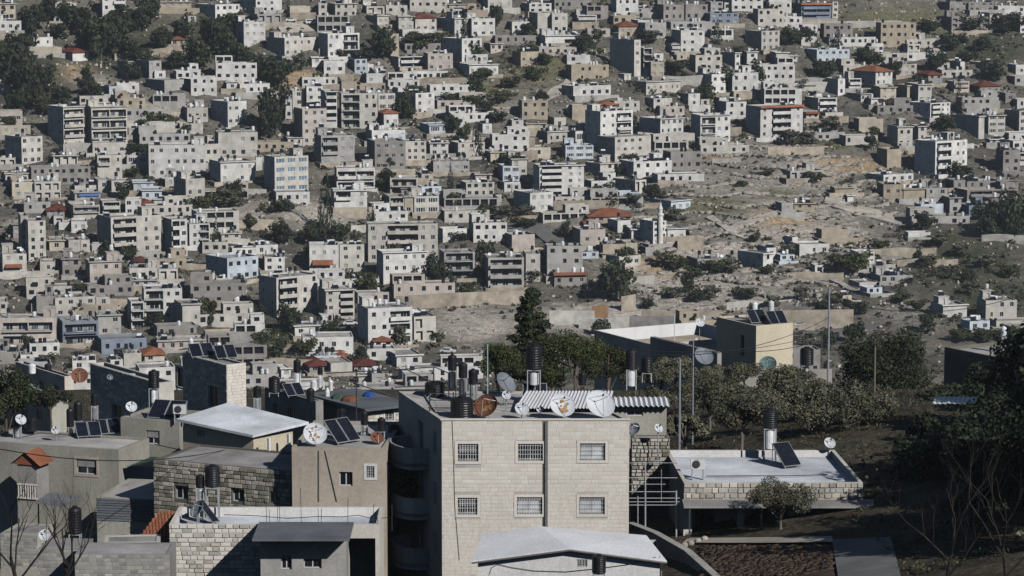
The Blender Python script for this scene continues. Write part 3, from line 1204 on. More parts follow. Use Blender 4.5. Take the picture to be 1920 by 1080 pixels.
(1440, 270): """
892 42 1002 182 0 2 t n,clean
972 -12 1062 42 0 1 c clean
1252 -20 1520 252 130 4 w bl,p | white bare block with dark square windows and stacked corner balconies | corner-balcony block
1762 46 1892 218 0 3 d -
1888 66 1935 162 0 2 w b
866 232 1112 302 110 1 w - | long white house above the grey terraces at right | long white house at right
866 304 1012 402 20 1 t -
1186 332 1346 452 0 2 g - | grey square house with four windows over pale blue awnings | grey house over blue awnings
1146 452 1322 524 0 1 b n,low
1016 338 1180 432 0 1 t n,low
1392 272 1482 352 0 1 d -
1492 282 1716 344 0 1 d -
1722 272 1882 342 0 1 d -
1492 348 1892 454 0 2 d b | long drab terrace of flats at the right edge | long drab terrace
1506 462 1692 542 0 1 s -
1694 472 1852 542 0 1 d -
1362 402 1452 522 0 2 g -
502 326 646 384 0 1 t n,low,clean
596 392 642 432 0 1 w low,clean
166 206 422 268 0 1 g u | low grey ruin with dark openings under the ochre bank | grey ruin
102 442 192 522 0 1 g low
196 446 352 500 0 1 t low
402 642 612 722 0 1 t n,low,clean | low blank tan walled building on the bare terrace | low blank tan building
236 752 466 842 0 1 w clean | white single-storey house with three windows above the olive bushes | white three-window house
182 702 226 772 0 1 w n,low,clean
1052 668 1222 716 0 1 w low,wr,n,clean | small shed with a bright white flat roof on the scrub at right | bright white-roofed shed
676 812 802 912 0 2 w b
842 990 1092 1056 0 1 g -
686 1042 832 1092 0 1 p n
92 846 202 884 0 1 b low
352 912 416 982 20 1 w low,clean
0 780 62 862 0 1 w -
""",
(0, 540): """
416 76 706 232 0 2 c - | plain cream two-storey house with four windows at lower left | plain cream house
722 72 822 152 0 1 c -
986 102 1080 312 60 3 w b
1084 6 1366 252 0 3 w bl | white three-storey block with dark balconies at lower left | dark-balcony block
472 252 734 432 0 2 s b | slate-blue half of a two-tone house at lower left | two-tone house
738 202 906 368 0 2 g -
0 226 420 432 0 2 p b | long pinkish row of flats with balconies at the left edge | long pinkish row
0 106 56 182 0 1 c -
276 62 412 202 0 1 d -
762 386 1092 492 0 1 s - | low slate-blue building with a thin white pole | low slate-blue building
1186 396 1542 482 0 1 p -
156 502 252 572 0 1 w -
152 572 386 702 0 1 g n,clean | windowless grey-white box behind the rusty dish | windowless grey-white box
546 542 722 702 0 2 w -
1086 510 1232 562 0 1 c r
1370 120 1500 300 0 1 c -
1740 120 1830 200 0 1 w low
1550 330 1760 400 0 1 t low,n,clean
930 490 1060 580 0 1 c low
830 540 920 600 0 1 w low
0 480 140 560 0 1 d -
""",
(480, 540): """
156 -80 452 232 150 4 c bl | cream apartment block with two stacks of balconies above the orange roofs | two-stack cream block
526 16 738 242 75 4 c br | cream block with right-hand balconies and a brown-grey side | right-balcony block
842 150 1172 442 95 3 w br | white stepped house with an orange tiled porch beside the earth cutting | orange-porch house
1186 216 1350 402 0 2 c u | cream garage house with two big dark doors under the earth cutting | two-door garage house
292 282 602 372 0 1 w -
352 372 732 482 0 1 w - | long white low house with a row of columns at lower centre | long columned white house
886 415 1022 458 0 1 w r
442 512 606 592 0 1 b low
612 530 700 580 0 1 d r
402 605 560 645 0 1 d R
562 562 722 652 0 1 c n,clean
736 580 890 640 0 1 d R
1056 502 1246 592 90 1 w clean | white box with a grey side at lower centre | lower white box
770 652 862 722 0 1 c low
870 640 960 740 40 1 g -
960 720 1080 790 0 1 c low
0 580 80 660 0 1 p low
1100 620 1240 700 0 1 w low
190 600 260 680 0 1 w low
""",
(1440, 540): """
1312 126 1502 218 0 1 w b | white verandah house at the right edge of the scrub | verandah house
1632 92 1872 242 0 2 c - | cream pair of cube houses at the far right below the scrub | far right cube house
1512 252 1672 332 0 1 b low,wr
626 104 702 152 0 1 c low
742 16 862 52 0 1 b low,clean
560 60 630 110 0 1 y low
1690 300 1800 350 0 1 g low
""",
}

hr = random.Random(5)
for (ox, oy), rows in HOUSES.items():
    for row in rows.strip().split('\n'):
        bits = [q.strip() for q in row.split('|')]
        t = bits[0].split()
        x0, y0, x1, y1, s = [float(q) / 4 for q in t[:5]]
        root, desc = house(ox + x0, oy + y0, ox + x1, oy + y1, s, int(t[5]), t[6], t[7], hr)
        if len(bits) > 1:
            root['label'] = bits[1]
        THINGS.append((root, desc, ox + (x0 + x1) / 2, oy + (y0 + y1) / 2, 'house', bits[2] if len(bits) > 2 else None))
        if 'hoard' in t[7]:
            W = max(v.co.x for v in root.children[0].data.vertices)
            H = max(v.co.z for v in root.children[0].data.vertices)
            for k in range(12):
                bb = MB()
                bb.box(0, W * 0.44 / 12 - 0.06, 0.3, 0.4, H, H + 2.7 + 0.2 * (k % 3 == 1))
                o_ = bb.build('hoarding_board', 'hoarding', root)
                o_.location.x = W * (0.55 + 0.44 * k / 12)
        if 'turreted' in row:
            W = max(v.co.x for v in root.children[0].data.vertices)
            H = max(v.co.z for v in root.children[0].data.vertices)
            bb = MB()
            bb.lathe([(0.9, H - 9.0), (0.9, H + 2.4), (1.15, H + 2.6), (1.15, H + 3.2), (0.7, H + 3.3), (0.7, H + 4.6), (0.85, H + 4.7), (0.5, H + 5.6), (0.06, H + 6.4), (0.03, H + 7.4)], 14)
            o_ = bb.build('turret', 'wall_white', root)
            o_.location = (W * 0.5, -0.5, 0)

# ------------------------------------------------------------------ trees
def crown_mesh(name, lobes, nleaf, size, mat, seed, up=0.3, shell=0.55):
    """many small leaf-clump faces spread through the lobes' volume"""
    rg = np.random.default_rng(seed)
    L = np.array(lobes, float)                      # cx cy cz rx ry rz
    vol = L[:, 3] * L[:, 4] * L[:, 5]
    pick = rg.choice(len(L), nleaf, p=vol ** 0.7 / (vol ** 0.7).sum())
    d = rg.normal(0, 1, (nleaf, 3))
    d /= np.linalg.norm(d, axis=1)[:, None]
    r = rg.uniform(0, 1, nleaf) ** (1 / 3)
    r = np.where(rg.random(nleaf) < shell, 0.75 + 0.33 * rg.random(nleaf), r)
    c = L[pick, :3] + d * r[:, None] * L[pick, 3:]
    n = d + rg.normal(0, 0.6, (nleaf, 3)) + np.array([0, 0, up])
    n /= np.linalg.norm(n, axis=1)[:, None]
    t = np.cross(n, rg.normal(0, 1, (nleaf, 3)))
    t /= np.linalg.norm(t, axis=1)[:, None]
    bt = np.cross(n, t)
    s = size * rg.uniform(0.55, 1.35, nleaf)[:, None]
    e = rg.uniform(0.45, 0.8, nleaf)[:, None]
    V = np.stack([c - t * s, c - bt * s * e + n * s * 0.1, c + t * s, c + bt * s * e - n * s * 0.15], 1).reshape(-1, 3)
    Q = np.arange(nleaf * 4).reshape(-1, 4)
    return np_mesh(name, V, Q, [mat])


def round_lobes(seed, n=9, flat=0.8):
    rg = np.random.default_rng(seed)
    out = [(0, 0, 0.55, 0.30, 0.30, 0.32)]
    for i in range(n):
        a, h = 2 * math.pi * i / n + rg.uniform(-0.3, 0.3), rg.uniform(0.30, 0.88)
        rr = rg.uniform(0.16, 0.36) * (1.15 - 0.5 * abs(h - 0.5))
        s = rg.uniform(0.13, 0.24)
        out.append((rr * math.cos(a), rr * math.sin(a), h, s, s, s * flat))
    return out


def cone_lobes(seed, n=9, w=0.5):
    rg = np.random.default_rng(seed)
    out = []
    for i in range(n):
        h = 0.06 + 0.92 * i / n
        r = w * (0.35 + 0.65 * math.sin(math.pi * min(1, (h * 0.75 + 0.25)))) * (1.05 - h * 0.75)
        out.append((rg.normal(0, 0.04), rg.normal(0, 0.04), h, r, r, 0.1))
    return out


CROWN = {}
for i in range(5):
    CROWN['p', i] = crown_mesh('crown', round_lobes(20 + i, 11), 900, 0.06, 'leaf_pine', 40 + i)
    CROWN['b', i] = crown_mesh('crown', round_lobes(60 + i, 9, 0.7), 800, 0.06, 'leaf_olive' if i % 2 else 'leaf_green', 70 + i)
    CROWN['c', i] = crown_mesh('crown', cone_lobes(90 + i), 420, 0.05, 'leaf_cypress', 95 + i)
b = MB()
b.tube([(0, 0, -0.15), (0.01, 0.0, 0.15), (-0.01, 0.01, 0.3), (0.02, 0.0, 0.62)], 0.035, 6, 0, 0.012)
for a in (0.4, 2.3, 4.4):
    b.tube([(0, 0, 0.25), (0.16 * math.cos(a), 0.16 * math.sin(a), 0.45), (0.26 * math.cos(a), 0.26 * math.sin(a), 0.6)], 0.017, 5, 0, 0.006)
TRUNK = b.mesh('trunk', 'bark')
TREES = [
    ('p', '15 165 70 92;45 190 60 80;62 205 50 60;78 178 50 60;112 198 40 42;28 218 44 44;190 108 58 78;208 98 60 72;226 62 50 52;168 82 40 52;150 62 40 50;282 38 45 45;262 58 40 42;370 128 60 62;400 98 58 68;426 112 46 60;432 62 40 40;302 92 40 40;520 162 52 54;492 150 40 50;340 72 40 40;130 52 40 50;94 42 40 50;60 62 50 52;515 248 50 92;498 264 40 60;720 112 46 62;757 222 40 46;930 58 25 50;540 625 42 60;506 682 52 52;1155 562 64 74;1140 545 40 50;910 512 36 62;815 535 40 62;1880 442 60 74;1905 450 60 84;1850 445 44 50;1265 148 46 36;1222 376 32 30;525 458 46 50;590 458 46 46;632 458 46 46;1550 148 42 36;1535 142 30 30;1770 248 40 36;1862 152 50 40;35 120 60 60;240 110 50 40;330 130 40 40;455 120 40 40;1820 60 50 30;1890 60 60 36;1740 60 40 24;250 150 40 36;90 215 40 30'),
    ('b', '800 88 60 26;775 86 40 24;835 86 40 22;560 135 30 30;1385 118 30 32;1122 74 20 20;1090 90 34 22;1555 248 46 26;1480 274 40 26;1515 272 40 22;1660 208 25 20;380 402 50 36;430 388 60 30;340 397 30 20;250 332 30 18;160 332 40 20;470 432 20 30;900 412 50 22;950 412 60 22;985 408 40 20;690 548 50 36;660 538 40 30;852 392 26 28;720 348 25 30;880 548 30 20;1185 392 40 24;1265 412 36 20;1240 502 36 26;1268 507 46 30;1345 512 60 26;1370 512 40 22;1020 502 40 30;1000 527 30 20;1415 457 20 20;1600 517 60 42;1570 507 30 30;1612 502 32 22;1650 467 40 16;385 602 40 40;398 612 20 50;300 702 30 20;230 677 40 20;500 652 50 36;572 667 46 30;620 667 25 15;752 650 28 36;820 642 25 20;1690 567 40 20;1720 582 36 20;1800 642 40 24;1840 642 44 26;1870 640 40 22;870 272 26 36;1640 258 30 20;1010 390 30 20;740 500 30 40;1530 340 40 18;1440 330 30 14;1390 350 26 12;1480 480 30 20;1440 515 30 18;1760 460 40 20;1800 480 40 20;1850 500 44 22;1780 520 40 20;1740 500 40 20;1890 520 40 24;1820 550 40 20;960 165 40 20;1000 150 40 24;905 150 40 20;850 195 40 20;890 200 44 22;940 190 40 20;990 110 36 24;1020 120 30 20;290 230 40 20;270 245 34 20;320 240 30 22;640 110 20 16;585 180 30 18;1300 520 40 20;1260 560 40 20;1330 560 40 22;1400 560 40 20;1450 575 30 18;1500 560 36 20;1560 570 40 20;1610 590 40 24;90 690 40 24;140 690 30 20;430 690 40 26;700 640 40 20;660 690 40 24'),
    ('c', '870 66 15 42;1345 82 16 48;982 274 13 34;895 292 20 62;1533 92 11 34;1570 92 17 42;1797 198 10 62;1803 218 14 40;405 458 12 60;614 442 17 118;602 430 12 80;845 362 13 58;843 537 24 42;1245 372 12 20;1110 200 10 24;730 300 10 30;560 300 12 36;700 420 10 40;1130 300 10 26;1290 300 8 20'),
]
tr = random.Random(8)
_er = random.Random(77)
_extra = []
while len(_extra) < 110:
    _x, _y = _er.uniform(0, 1900), _er.uniform(60, 690)
    if ((_x - 1460) / 260) ** 2 + ((_y - 420) / 170) ** 2 < 1 or ((_x - 930) / 190) ** 2 + ((_y - 600) / 55) ** 2 < 1:
        continue
    _extra.append(f'{_x:.0f} {_y:.0f} {_er.uniform(20, 44):.0f} {_er.uniform(18, 40):.0f}')
TREES.append(('p', ';'.join(_extra)))
TREE_NAME = {'p': ('pine_tree', 'dark pine tree', 'tree'), 'b': ('olive_bush', 'rounded green bush', 'bush'), 'c': ('cypress_tree', 'slender dark cypress', 'cypress')}
for kind, rows in TREES:
    for row in rows.split(';'):
        cx, by, w, h = [float(q) for q in row.split()]
        A = far_hit(cx, by)
        sc = FPX / A.y
        nm, desc, word = TREE_NAME[kind]
        root = empty(nm, A, tr.uniform(0, 6.28))
        hw, hh = w / sc, h / sc * (1.15 if kind != 'b' else 1.25)
        obj('crown', CROWN[kind, tr.randrange(5)], root, (0, 0, -0.1 * hh), (0, 0, 0), (hw * 1.15, hw * 1.15, hh * 1.02) if kind != 'c' else (hw * 1.5, hw * 1.5, hh))
        obj('trunk', TRUNK, root, (0, 0, 0), (0, 0, 0), (hw * 0.9, hw * 0.9, hh * 0.8))
        tag(root, None, 'tree' if kind != 'b' else 'bush', 'trees among the hillside houses')
        size = 'large ' if w * h > 2800 else ('small ' if w * h < 700 else '')
        THINGS.append((root, size + desc, cx, by - h / 2, word, None))

# ------------------------------------------------------------------ scrub and stones scattered over the open hillside
def scatter(n, seed, dens):
    rg = np.random.default_rng(seed)
    X, Y = rg.uniform(-300, 300, n * 3), rg.uniform(655, 1290, n * 3)
    keep = (np.abs(X) < Y * 0.19 + 12) & (rg.random(n * 3) < dens(X, Y))
    X, Y = X[keep][:n], Y[keep][:n]
    return X, Y, ground(X, Y), rg


def scrub_density(X, Y):
    return np.clip(0.45 + 0.5 * np.sin(X * 0.043 + 1) * np.cos(Y * 0.05) + 0.35 * np.sin(X * 0.15 - Y * 0.11), 0.08, 1) * (1 - 0.9 * bare_share(X, Y, ground(X, Y)))


X, Y, Z, rg = scatter(17000, 3, scrub_density)
n, k = len(X), 12
ctr = np.stack([X, Y, Z], -1)
sz = rg.uniform(0.35, 1.3, n) * np.where(rg.random(n) < 0.10, 2.0, 1)
d = rg.normal(0, 1, (n, k, 3))
d /= np.linalg.norm(d, axis=2)[:, :, None]
d[:, :, 2] = np.abs(d[:, :, 2])
c = ctr[:, None, :] + d * sz[:, None, None] * np.array([0.75, 0.75, 0.6]) * rg.uniform(0.5, 1, (n, k, 1))
nrm = d + rg.normal(0, 0.5, (n, k, 3))
nrm /= np.linalg.norm(nrm, axis=2)[:, :, None]
t = np.cross(nrm, rg.normal(0, 1, (n, k, 3)))
t /= np.linalg.norm(t, axis=2)[:, :, None]
bt = np.cross(nrm, t)
s = (sz[:, None] * rg.uniform(0.25, 0.5, (n, k)))[:, :, None]
V = np.stack([c - t * s, c - bt * s * 0.7, c + t * s, c + bt * s * 0.7], 2).reshape(-1, 3)
tag(obj('scrub', np_mesh('scrub', V, np.arange(len(V)).reshape(-1, 4), ['leaf_scrub', 'leaf_green', 'leaf_pine'], np.repeat(rg.choice(3, n, p=[0.6, 0.12, 0.28]), k))),
    'low dry scrub scattered between the hillside houses', None, None, 'stuff')


def rock_density(X, Y):
    z = ground(X, Y)
    line = np.abs(((z / 3.2) % 1) - 0.75) < 0.16
    return np.where(line, 0.95, 0.13) * np.clip(0.5 + 0.5 * np.sin(X * 0.031 - 0.6) * np.cos(Y * 0.027 + 1), 0.15, 1)


X, Y, Z, rg = scatter(22000, 4, rock_density)
n = len(X)
cube = np.array([(-1, -1, -1), (1, -1, -1), (1, 1, -1), (-1, 1, -1), (-1, -1, 1), (1, -1, 1), (1, 1, 1), (-1, 1, 1)], float)
fc = np.array([(4, 5, 6, 7), (0, 1, 5, 4), (1, 2, 6, 5), (2, 3, 7, 6), (3, 0, 4, 7)])
sz = rg.uniform(0.14, 0.48, n) * np.where(rg.random(n) < 0.04, 2.0, 1)
sx = sz[:, None] * rg.uniform(0.6, 1.5, (n, 3)) * np.array([1.2, 0.8, 0.8])
v = cube[None] * rg.uniform(0.6, 1.15, (n, 8, 3)) * sx[:, None, :]
a = rg.uniform(0, 6.28, n)
ca, sa = np.cos(a)[:, None], np.sin(a)[:, None]
v = np.stack([v[:, :, 0] * ca - v[:, :, 1] * sa, v[:, :, 0] * sa + v[:, :, 1] * ca, v[:, :, 2]], -1)
V = (v + np.stack([X, Y, Z + sz * 0.2], -1)[:, None, :]).reshape(-1, 3)
Q = (fc[None] + 8 * np.arange(n)[:, None, None]).reshape(-1, 4)
tag(obj('rocks', np_mesh('rocks', V, Q, ['rock'])), 'pale limestone rocks strewn in terrace lines over the hillside', None, None, 'stuff')

# ledges of broken limestone along the contours of the bare slope
rg = np.random.default_rng(9)
n = 120000
X, Y = rg.uniform(20, 190, n), rg.uniform(800, 1130, n)
Z = ground(X, Y)
u, v = pixels(np.stack([X, Y, Z], -1))
lev = ((Z + 0.7 * np.sin(X * 0.07) + 0.4 * np.sin(X * 0.23 + Y * 0.1)) / 2.4) % 1
inside = (((u - 1430) / 250) ** 2 + ((v - 410) / 150) ** 2 < 1) | (((u - 1300) / 170) ** 2 + ((v - 545) / 50) ** 2 < 1) | (((u - 900) / 110) ** 2 + ((v - 605) / 36) ** 2 < 0.3)
brk = np.sin(X * 0.09 + Y * 0.05 + 2) + np.sin(X * 0.031 - 1) > -0.5
ok = inside & (lev < 0.13) & brk
X, Y, Z = X[ok][:9000], Y[ok][:9000], Z[ok][:9000]
n = len(X)
sz = rg.uniform(0.25, 0.7, n)
v8 = cube[None] * rg.uniform(0.6, 1.15, (n, 8, 3)) * (sz[:, None] * np.array([1.9, 0.8, 0.75]) * rg.uniform(0.7, 1.3, (n, 3)))[:, None, :]
V = (v8 + np.stack([X, Y, Z + 0.1], -1)[:, None, :]).reshape(-1, 3)
tag(obj('rock_ledges', np_mesh('rock_ledges', V, (fc[None] + 8 * np.arange(n)[:, None, None]).reshape(-1, 4), ['rock'])), 'broken pale limestone ledges across the bare slope', None, None, 'stuff')

# garden walls that hold the terraces between the houses
gw_ = random.Random(61)
made = 0
while made < 55:
    x, y = gw_.uniform(20, 1880), gw_.uniform(70, 690)
    if ((x - 930) / 190) ** 2 + ((y - 600) / 55) ** 2 < 1 or ((x - 150) / 180) ** 2 + ((y - 80) / 90) ** 2 < 1:
        continue
    A = far_hit(x, y)
    L, hgt, th = gw_.uniform(9, 26), gw_.uniform(1.3, 2.8), gw_.uniform(-0.06, 0.22)
    root = empty('garden_wall', A, th)
    b = MB()
    m_ = int(L / 2.5)
    for i in range(m_):
        xa, xb = L * i / m_, L * (i + 1) / m_
        za, zb_ = 0.25 * math.sin(i * 1.1 + x), 0.25 * math.sin((i + 1) * 1.1 + x)
        for y0_, y1_, s_ in ((0, 0, 1), (0.45, 0.45, -1)):
            q = [(xa, y0_, -6), (xb, y0_, -6), (xb, y0_, hgt + zb_), (xa, y0_, hgt + za)]
            b.quad(*(q if s_ > 0 else q[::-1]))
        b.quad((xa, 0, hgt + za), (xb, 0, hgt + zb_), (xb, 0.45, hgt + zb_), (xa, 0.45, hgt + za))
    b.quad((0, 0, -6), (0, 0, hgt), (0, 0.45, hgt), (0, 0.45, -6))
    b.build('masonry', gw_.choice(['retaining_stone', 'retaining_stone', 'retaining_concrete', 'wall_cream']), root)
    tag(root, None, 'wall', 'terrace walls between the hillside houses')
    THINGS.append((root, 'plain terrace wall', x + 20, y - 4, 'wall', None))
    made += 1

# ------------------------------------------------------------------ tracks, roads and retaining walls of the hillside
weathered('track', (0.50, 0.455, 0.39), blotch=0.25, streak=0.1)
weathered('asphalt', (0.19, 0.183, 0.175), blotch=0.25, streak=0.1)


def ribbon(name, pts, width, mat, lift=0.6):
    """road sheet that follows the hillside"""
    w = [far_hit(x, y) for x, y in pts]
    path = []
    for p, q in zip(w, w[1:]):
        m = max(2, int((q - p).length / 2.5))
        path += [p.lerp(q, i / m) for i in range(m)]
    path.append(w[-1])
    b = MB()
    prev = None
    for i, p in enumerate(path):
        t = path[min(i + 1, len(path) - 1)] - path[max(i - 1, 0)]
        sd = Vector((-t.y, t.x, 0)).normalized() * (width / 2)
        cur = [Vector((q.x, q.y, float(terraced(q.x, q.y)) + lift)) for q in (p + sd, p - sd)]
        if prev:
            b.quad(prev[0], prev[1], cur[1], cur[0])
            for e in (0, 1):
                lo = [Vector((q.x, q.y, q.z - 1.0)) for q in (prev[e], cur[e])]
                b.quad(prev[e], cur[e], lo[1], lo[0])
        prev = cur
    return tag(b.build(name, mat), None, None, None, 'structure')


ribbon('path', [(1600, 352), (1575, 366), (1560, 380), (1590, 391), (1640, 402), (1705, 420)], 6.5, 'track')['label'] = 'pale dirt road slanting down the slope at right'
ribbon('path', [(1330, 408), (1365, 432), (1405, 450)], 2.6, 'track')['label'] = 'footpath crossing the bare slope downhill'
ribbon('path', [(1365, 432), (1400, 418), (1440, 405), (1490, 394)], 2.6, 'track')['label'] = 'footpath climbing right across the bare slope'
ribbon('path', [(1008, 192), (1045, 170), (1072, 152)], 5, 'track')['label'] = 'pale dirt track beside the long white house'
ribbon('path', [(1545, 515), (1580, 535), (1610, 548)], 2.2, 'track')['label'] = 'narrow path down the gully at right'
ribbon('path', [(1746, 110), (1760, 85), (1782, 70)], 3, 'track')['label'] = 'pale stepped path on the upper right slope'
ribbon('road', [(840, 441), (960, 440), (1008, 428), (1030, 450), (1095, 484)], 6, 'asphalt')['label'] = 'curved street with parked cars in the middle of the hillside'
ribbon('road', [(520, 52), (625, 46)], 8, 'track')['label'] = 'parking strip with vans near the top'
ribbon('road', [(1462, 619), (1640, 612)], 6, 'asphalt')['label'] = 'road with a white car behind the yellow house'
ribbon('road', [(700, 566), (770, 557)], 6, 'asphalt')['label'] = 'street end by the green gate above the earth cutting'

WALLS = [
    ([(742, 556, 578), (860, 549, 575), (985, 545, 573)], 'retaining_stone', 'long tan stone retaining wall above the earth cutting'),
    ([(1030, 582, 612), (1115, 583, 607)], 'retaining_concrete', 'grey concrete wall left of the curved walls behind the cypress'),
    ([(1085, 600, 616), (1180, 593, 619), (1296, 591, 618)], 'retaining_concrete', 'long curved concrete wall behind the flat-roofed compound'),
    ([(1463, 582, 613), (1600, 580, 613)], 'retaining_stone', 'tall pale wall behind the yellow house'),
    ([(720, 150, 161), (880, 146, 160)], 'retaining_stone', 'ochre terrace wall above the scrub slope'),
    ([(1038, 377, 394), (1160, 375, 394)], 'retaining_stone', 'tan wall below the five-balcony white block'),
    ([(215, 101, 113), (325, 88, 100)], 'retaining_stone', 'ochre terrace wall below the lone hut among the pines'),
    ([(385, 622, 641), (512, 622, 646)], 'retaining_concrete', 'pale garden wall right of the dark-balcony block'),
    ([(1490, 41, 51), (1690, 39, 51)], 'retaining_concrete', 'long grey bank wall below the slate hilltop block'),
    ([(1440, 276, 289), (1545, 275, 288)], 'retaining_stone', 'tan wall below the orange-edged block'),
    ([(1110, 575, 596), (1140, 572, 598)], 'hoarding', 'short brown plank fence beside the gully'),
    ([(1165, 556, 583), (1192, 552, 583)], 'retaining_stone', 'small tan wall stub beside the gully'),
    ([(300, 98, 104), (360, 110, 116)], 'retaining_stone', 'low wall on the pine slope'),
    ([(770, 545, 557), (832, 541, 553)], 'green_gate', 'green sheet fence at the street end above the earth cutting'),
]
plain('green_gate', (0.05, 0.10, 0.06), rough=0.6)
for pts, mat, lab in WALLS:
    b = MB()
    base = [(far_hit(x, yb), yt, yb) for x, yt, yb in pts]
    tops = [Vector((p.x, p.y, p.z + (yb - yt) * p.y / FPX)) for p, yt, yb in base]
    th_ = Vector((0, 0.5, 0))
    for i in range(len(pts) - 1):
        a_, c_ = tops[i], tops[i + 1]
        lo = lambda q: Vector((q.x, q.y, q.z - 9))
        b.quad(lo(a_), lo(c_), c_, a_)
        b.quad(a_, c_, c_ + th_, a_ + th_)
        b.quad(lo(c_) + th_, lo(a_) + th_, a_ + th_, c_ + th_)
    for q in (tops[0], tops[-1]):
        b.quad(lo(q), lo(q) + th_, q + th_, q)
    root = b.build('fence' if 'fence' in lab else 'retaining_wall', mat)
    tag(root, lab, 'fence' if 'fence' in lab else 'wall')

# ------------------------------------------------------------------ cars on the hillside
def car_meshes():
    prof = [(-2.1, 0.35), (2.1, 0.35), (2.15, 0.7), (2.0, 0.85), (1.1, 0.95), (0.5, 1.42), (-1.2, 1.45), (-1.9, 1.0), (-2.15, 0.9)]
    van = [(-2.4, 0.4), (2.4, 0.4), (2.45, 0.9), (2.2, 1.15), (1.6, 2.0), (-2.3, 2.1), (-2.45, 1.9)]
    for key, pr, gl in (('car', prof, (-1.35, 0.75, 0.98, 1.36)), ('van', van, (-2.1, 1.6, 1.2, 1.75))):
        b = MB()
        k = len(pr)
        n0 = len(b.v)
        b.v += [(x, -0.85, z) for x, z in pr] + [(x, 0.85, z) for x, z in pr]
        b.f.append(tuple(range(n0, n0 + k)))
        b.f.append(tuple(reversed(range(n0 + k, n0 + 2 * k))))
        b.m += [0, 0]
        for i in range(k):
            j = (i + 1) % k
            b.f.append((n0 + j, n0 + i, n0 + k + i, n0 + k + j))
            b.m.append(0)
        PM[key] = {c: b.mesh('body', c) for c in ('car_white', 'car_silver', 'car_dark')}
        g = MB()
        g.box(gl[0], gl[1], -0.87, 0.87, gl[2], gl[3])
        PM[key + 'g'] = g.mesh('side_window', 'glass')
    w = MB()
    w.lathe([(0.2, 0), (0.31, 0.03), (0.31, 0.19), (0.2, 0.22)], 12)
    me = w.mesh('wheel', 'rubber')
    me.transform(Matrix.Rotation(math.pi / 2, 4, 'X'))
    PM['wheel'] = me


car_meshes()


def car(x, y, kind, col, rz, lab):
    A = far_hit(x, y)
    root = empty('parked_van' if kind == 'van' else 'parked_car', A + Vector((0, -0.5, 0.42)), rz)
    obj('body', PM[kind][col], root)
    obj('side_window', PM[kind + 'g'], root)
    for sx in (-1.35, 1.4):
        for sy in (-0.78, 0.98):
            obj('wheel', PM['wheel'], root, (sx, sy, 0.31))
    tag(root, lab, 'van' if kind == 'van' else 'car', 'vehicles parked on the hillside')


car(585, 48, 'van', 'car_white', 0.1, 'white van parked on the upper strip, right of the white car')
car(546, 43, 'car', 'car_white', 0.1, 'white car parked left of the white van near the top')
car(860, 24, 'van', 'car_white', 0.0, 'white van parked on the top edge street')
car(915, 436, 'car', 'car_white', 0.05, 'white car parked leftmost on the curved street')
car(939, 436, 'car', 'car_dark', 0.05, 'dark car parked between the light cars on the curved street')
car(958, 437, 'car', 'car_silver', 0.05, 'silver car parked rightmost on the curved street')
car(757, 557, 'car', 'car_white', 0.15, 'white car at the street end beside the green fence')
car(1500, 615, 'car', 'car_white', 0.1, 'white car on the road behind the yellow house')
car(840, 664, 'car', 'car_white', -0.3, 'white car below the earth cutting by the gully bushes')
car(657, 612, 'car', 'car_white', 0.1, 'white car beside the orange-porch house')
car(350, 494, 'car', 'car_silver', 0.4, 'silver car below the cream slit-window block')

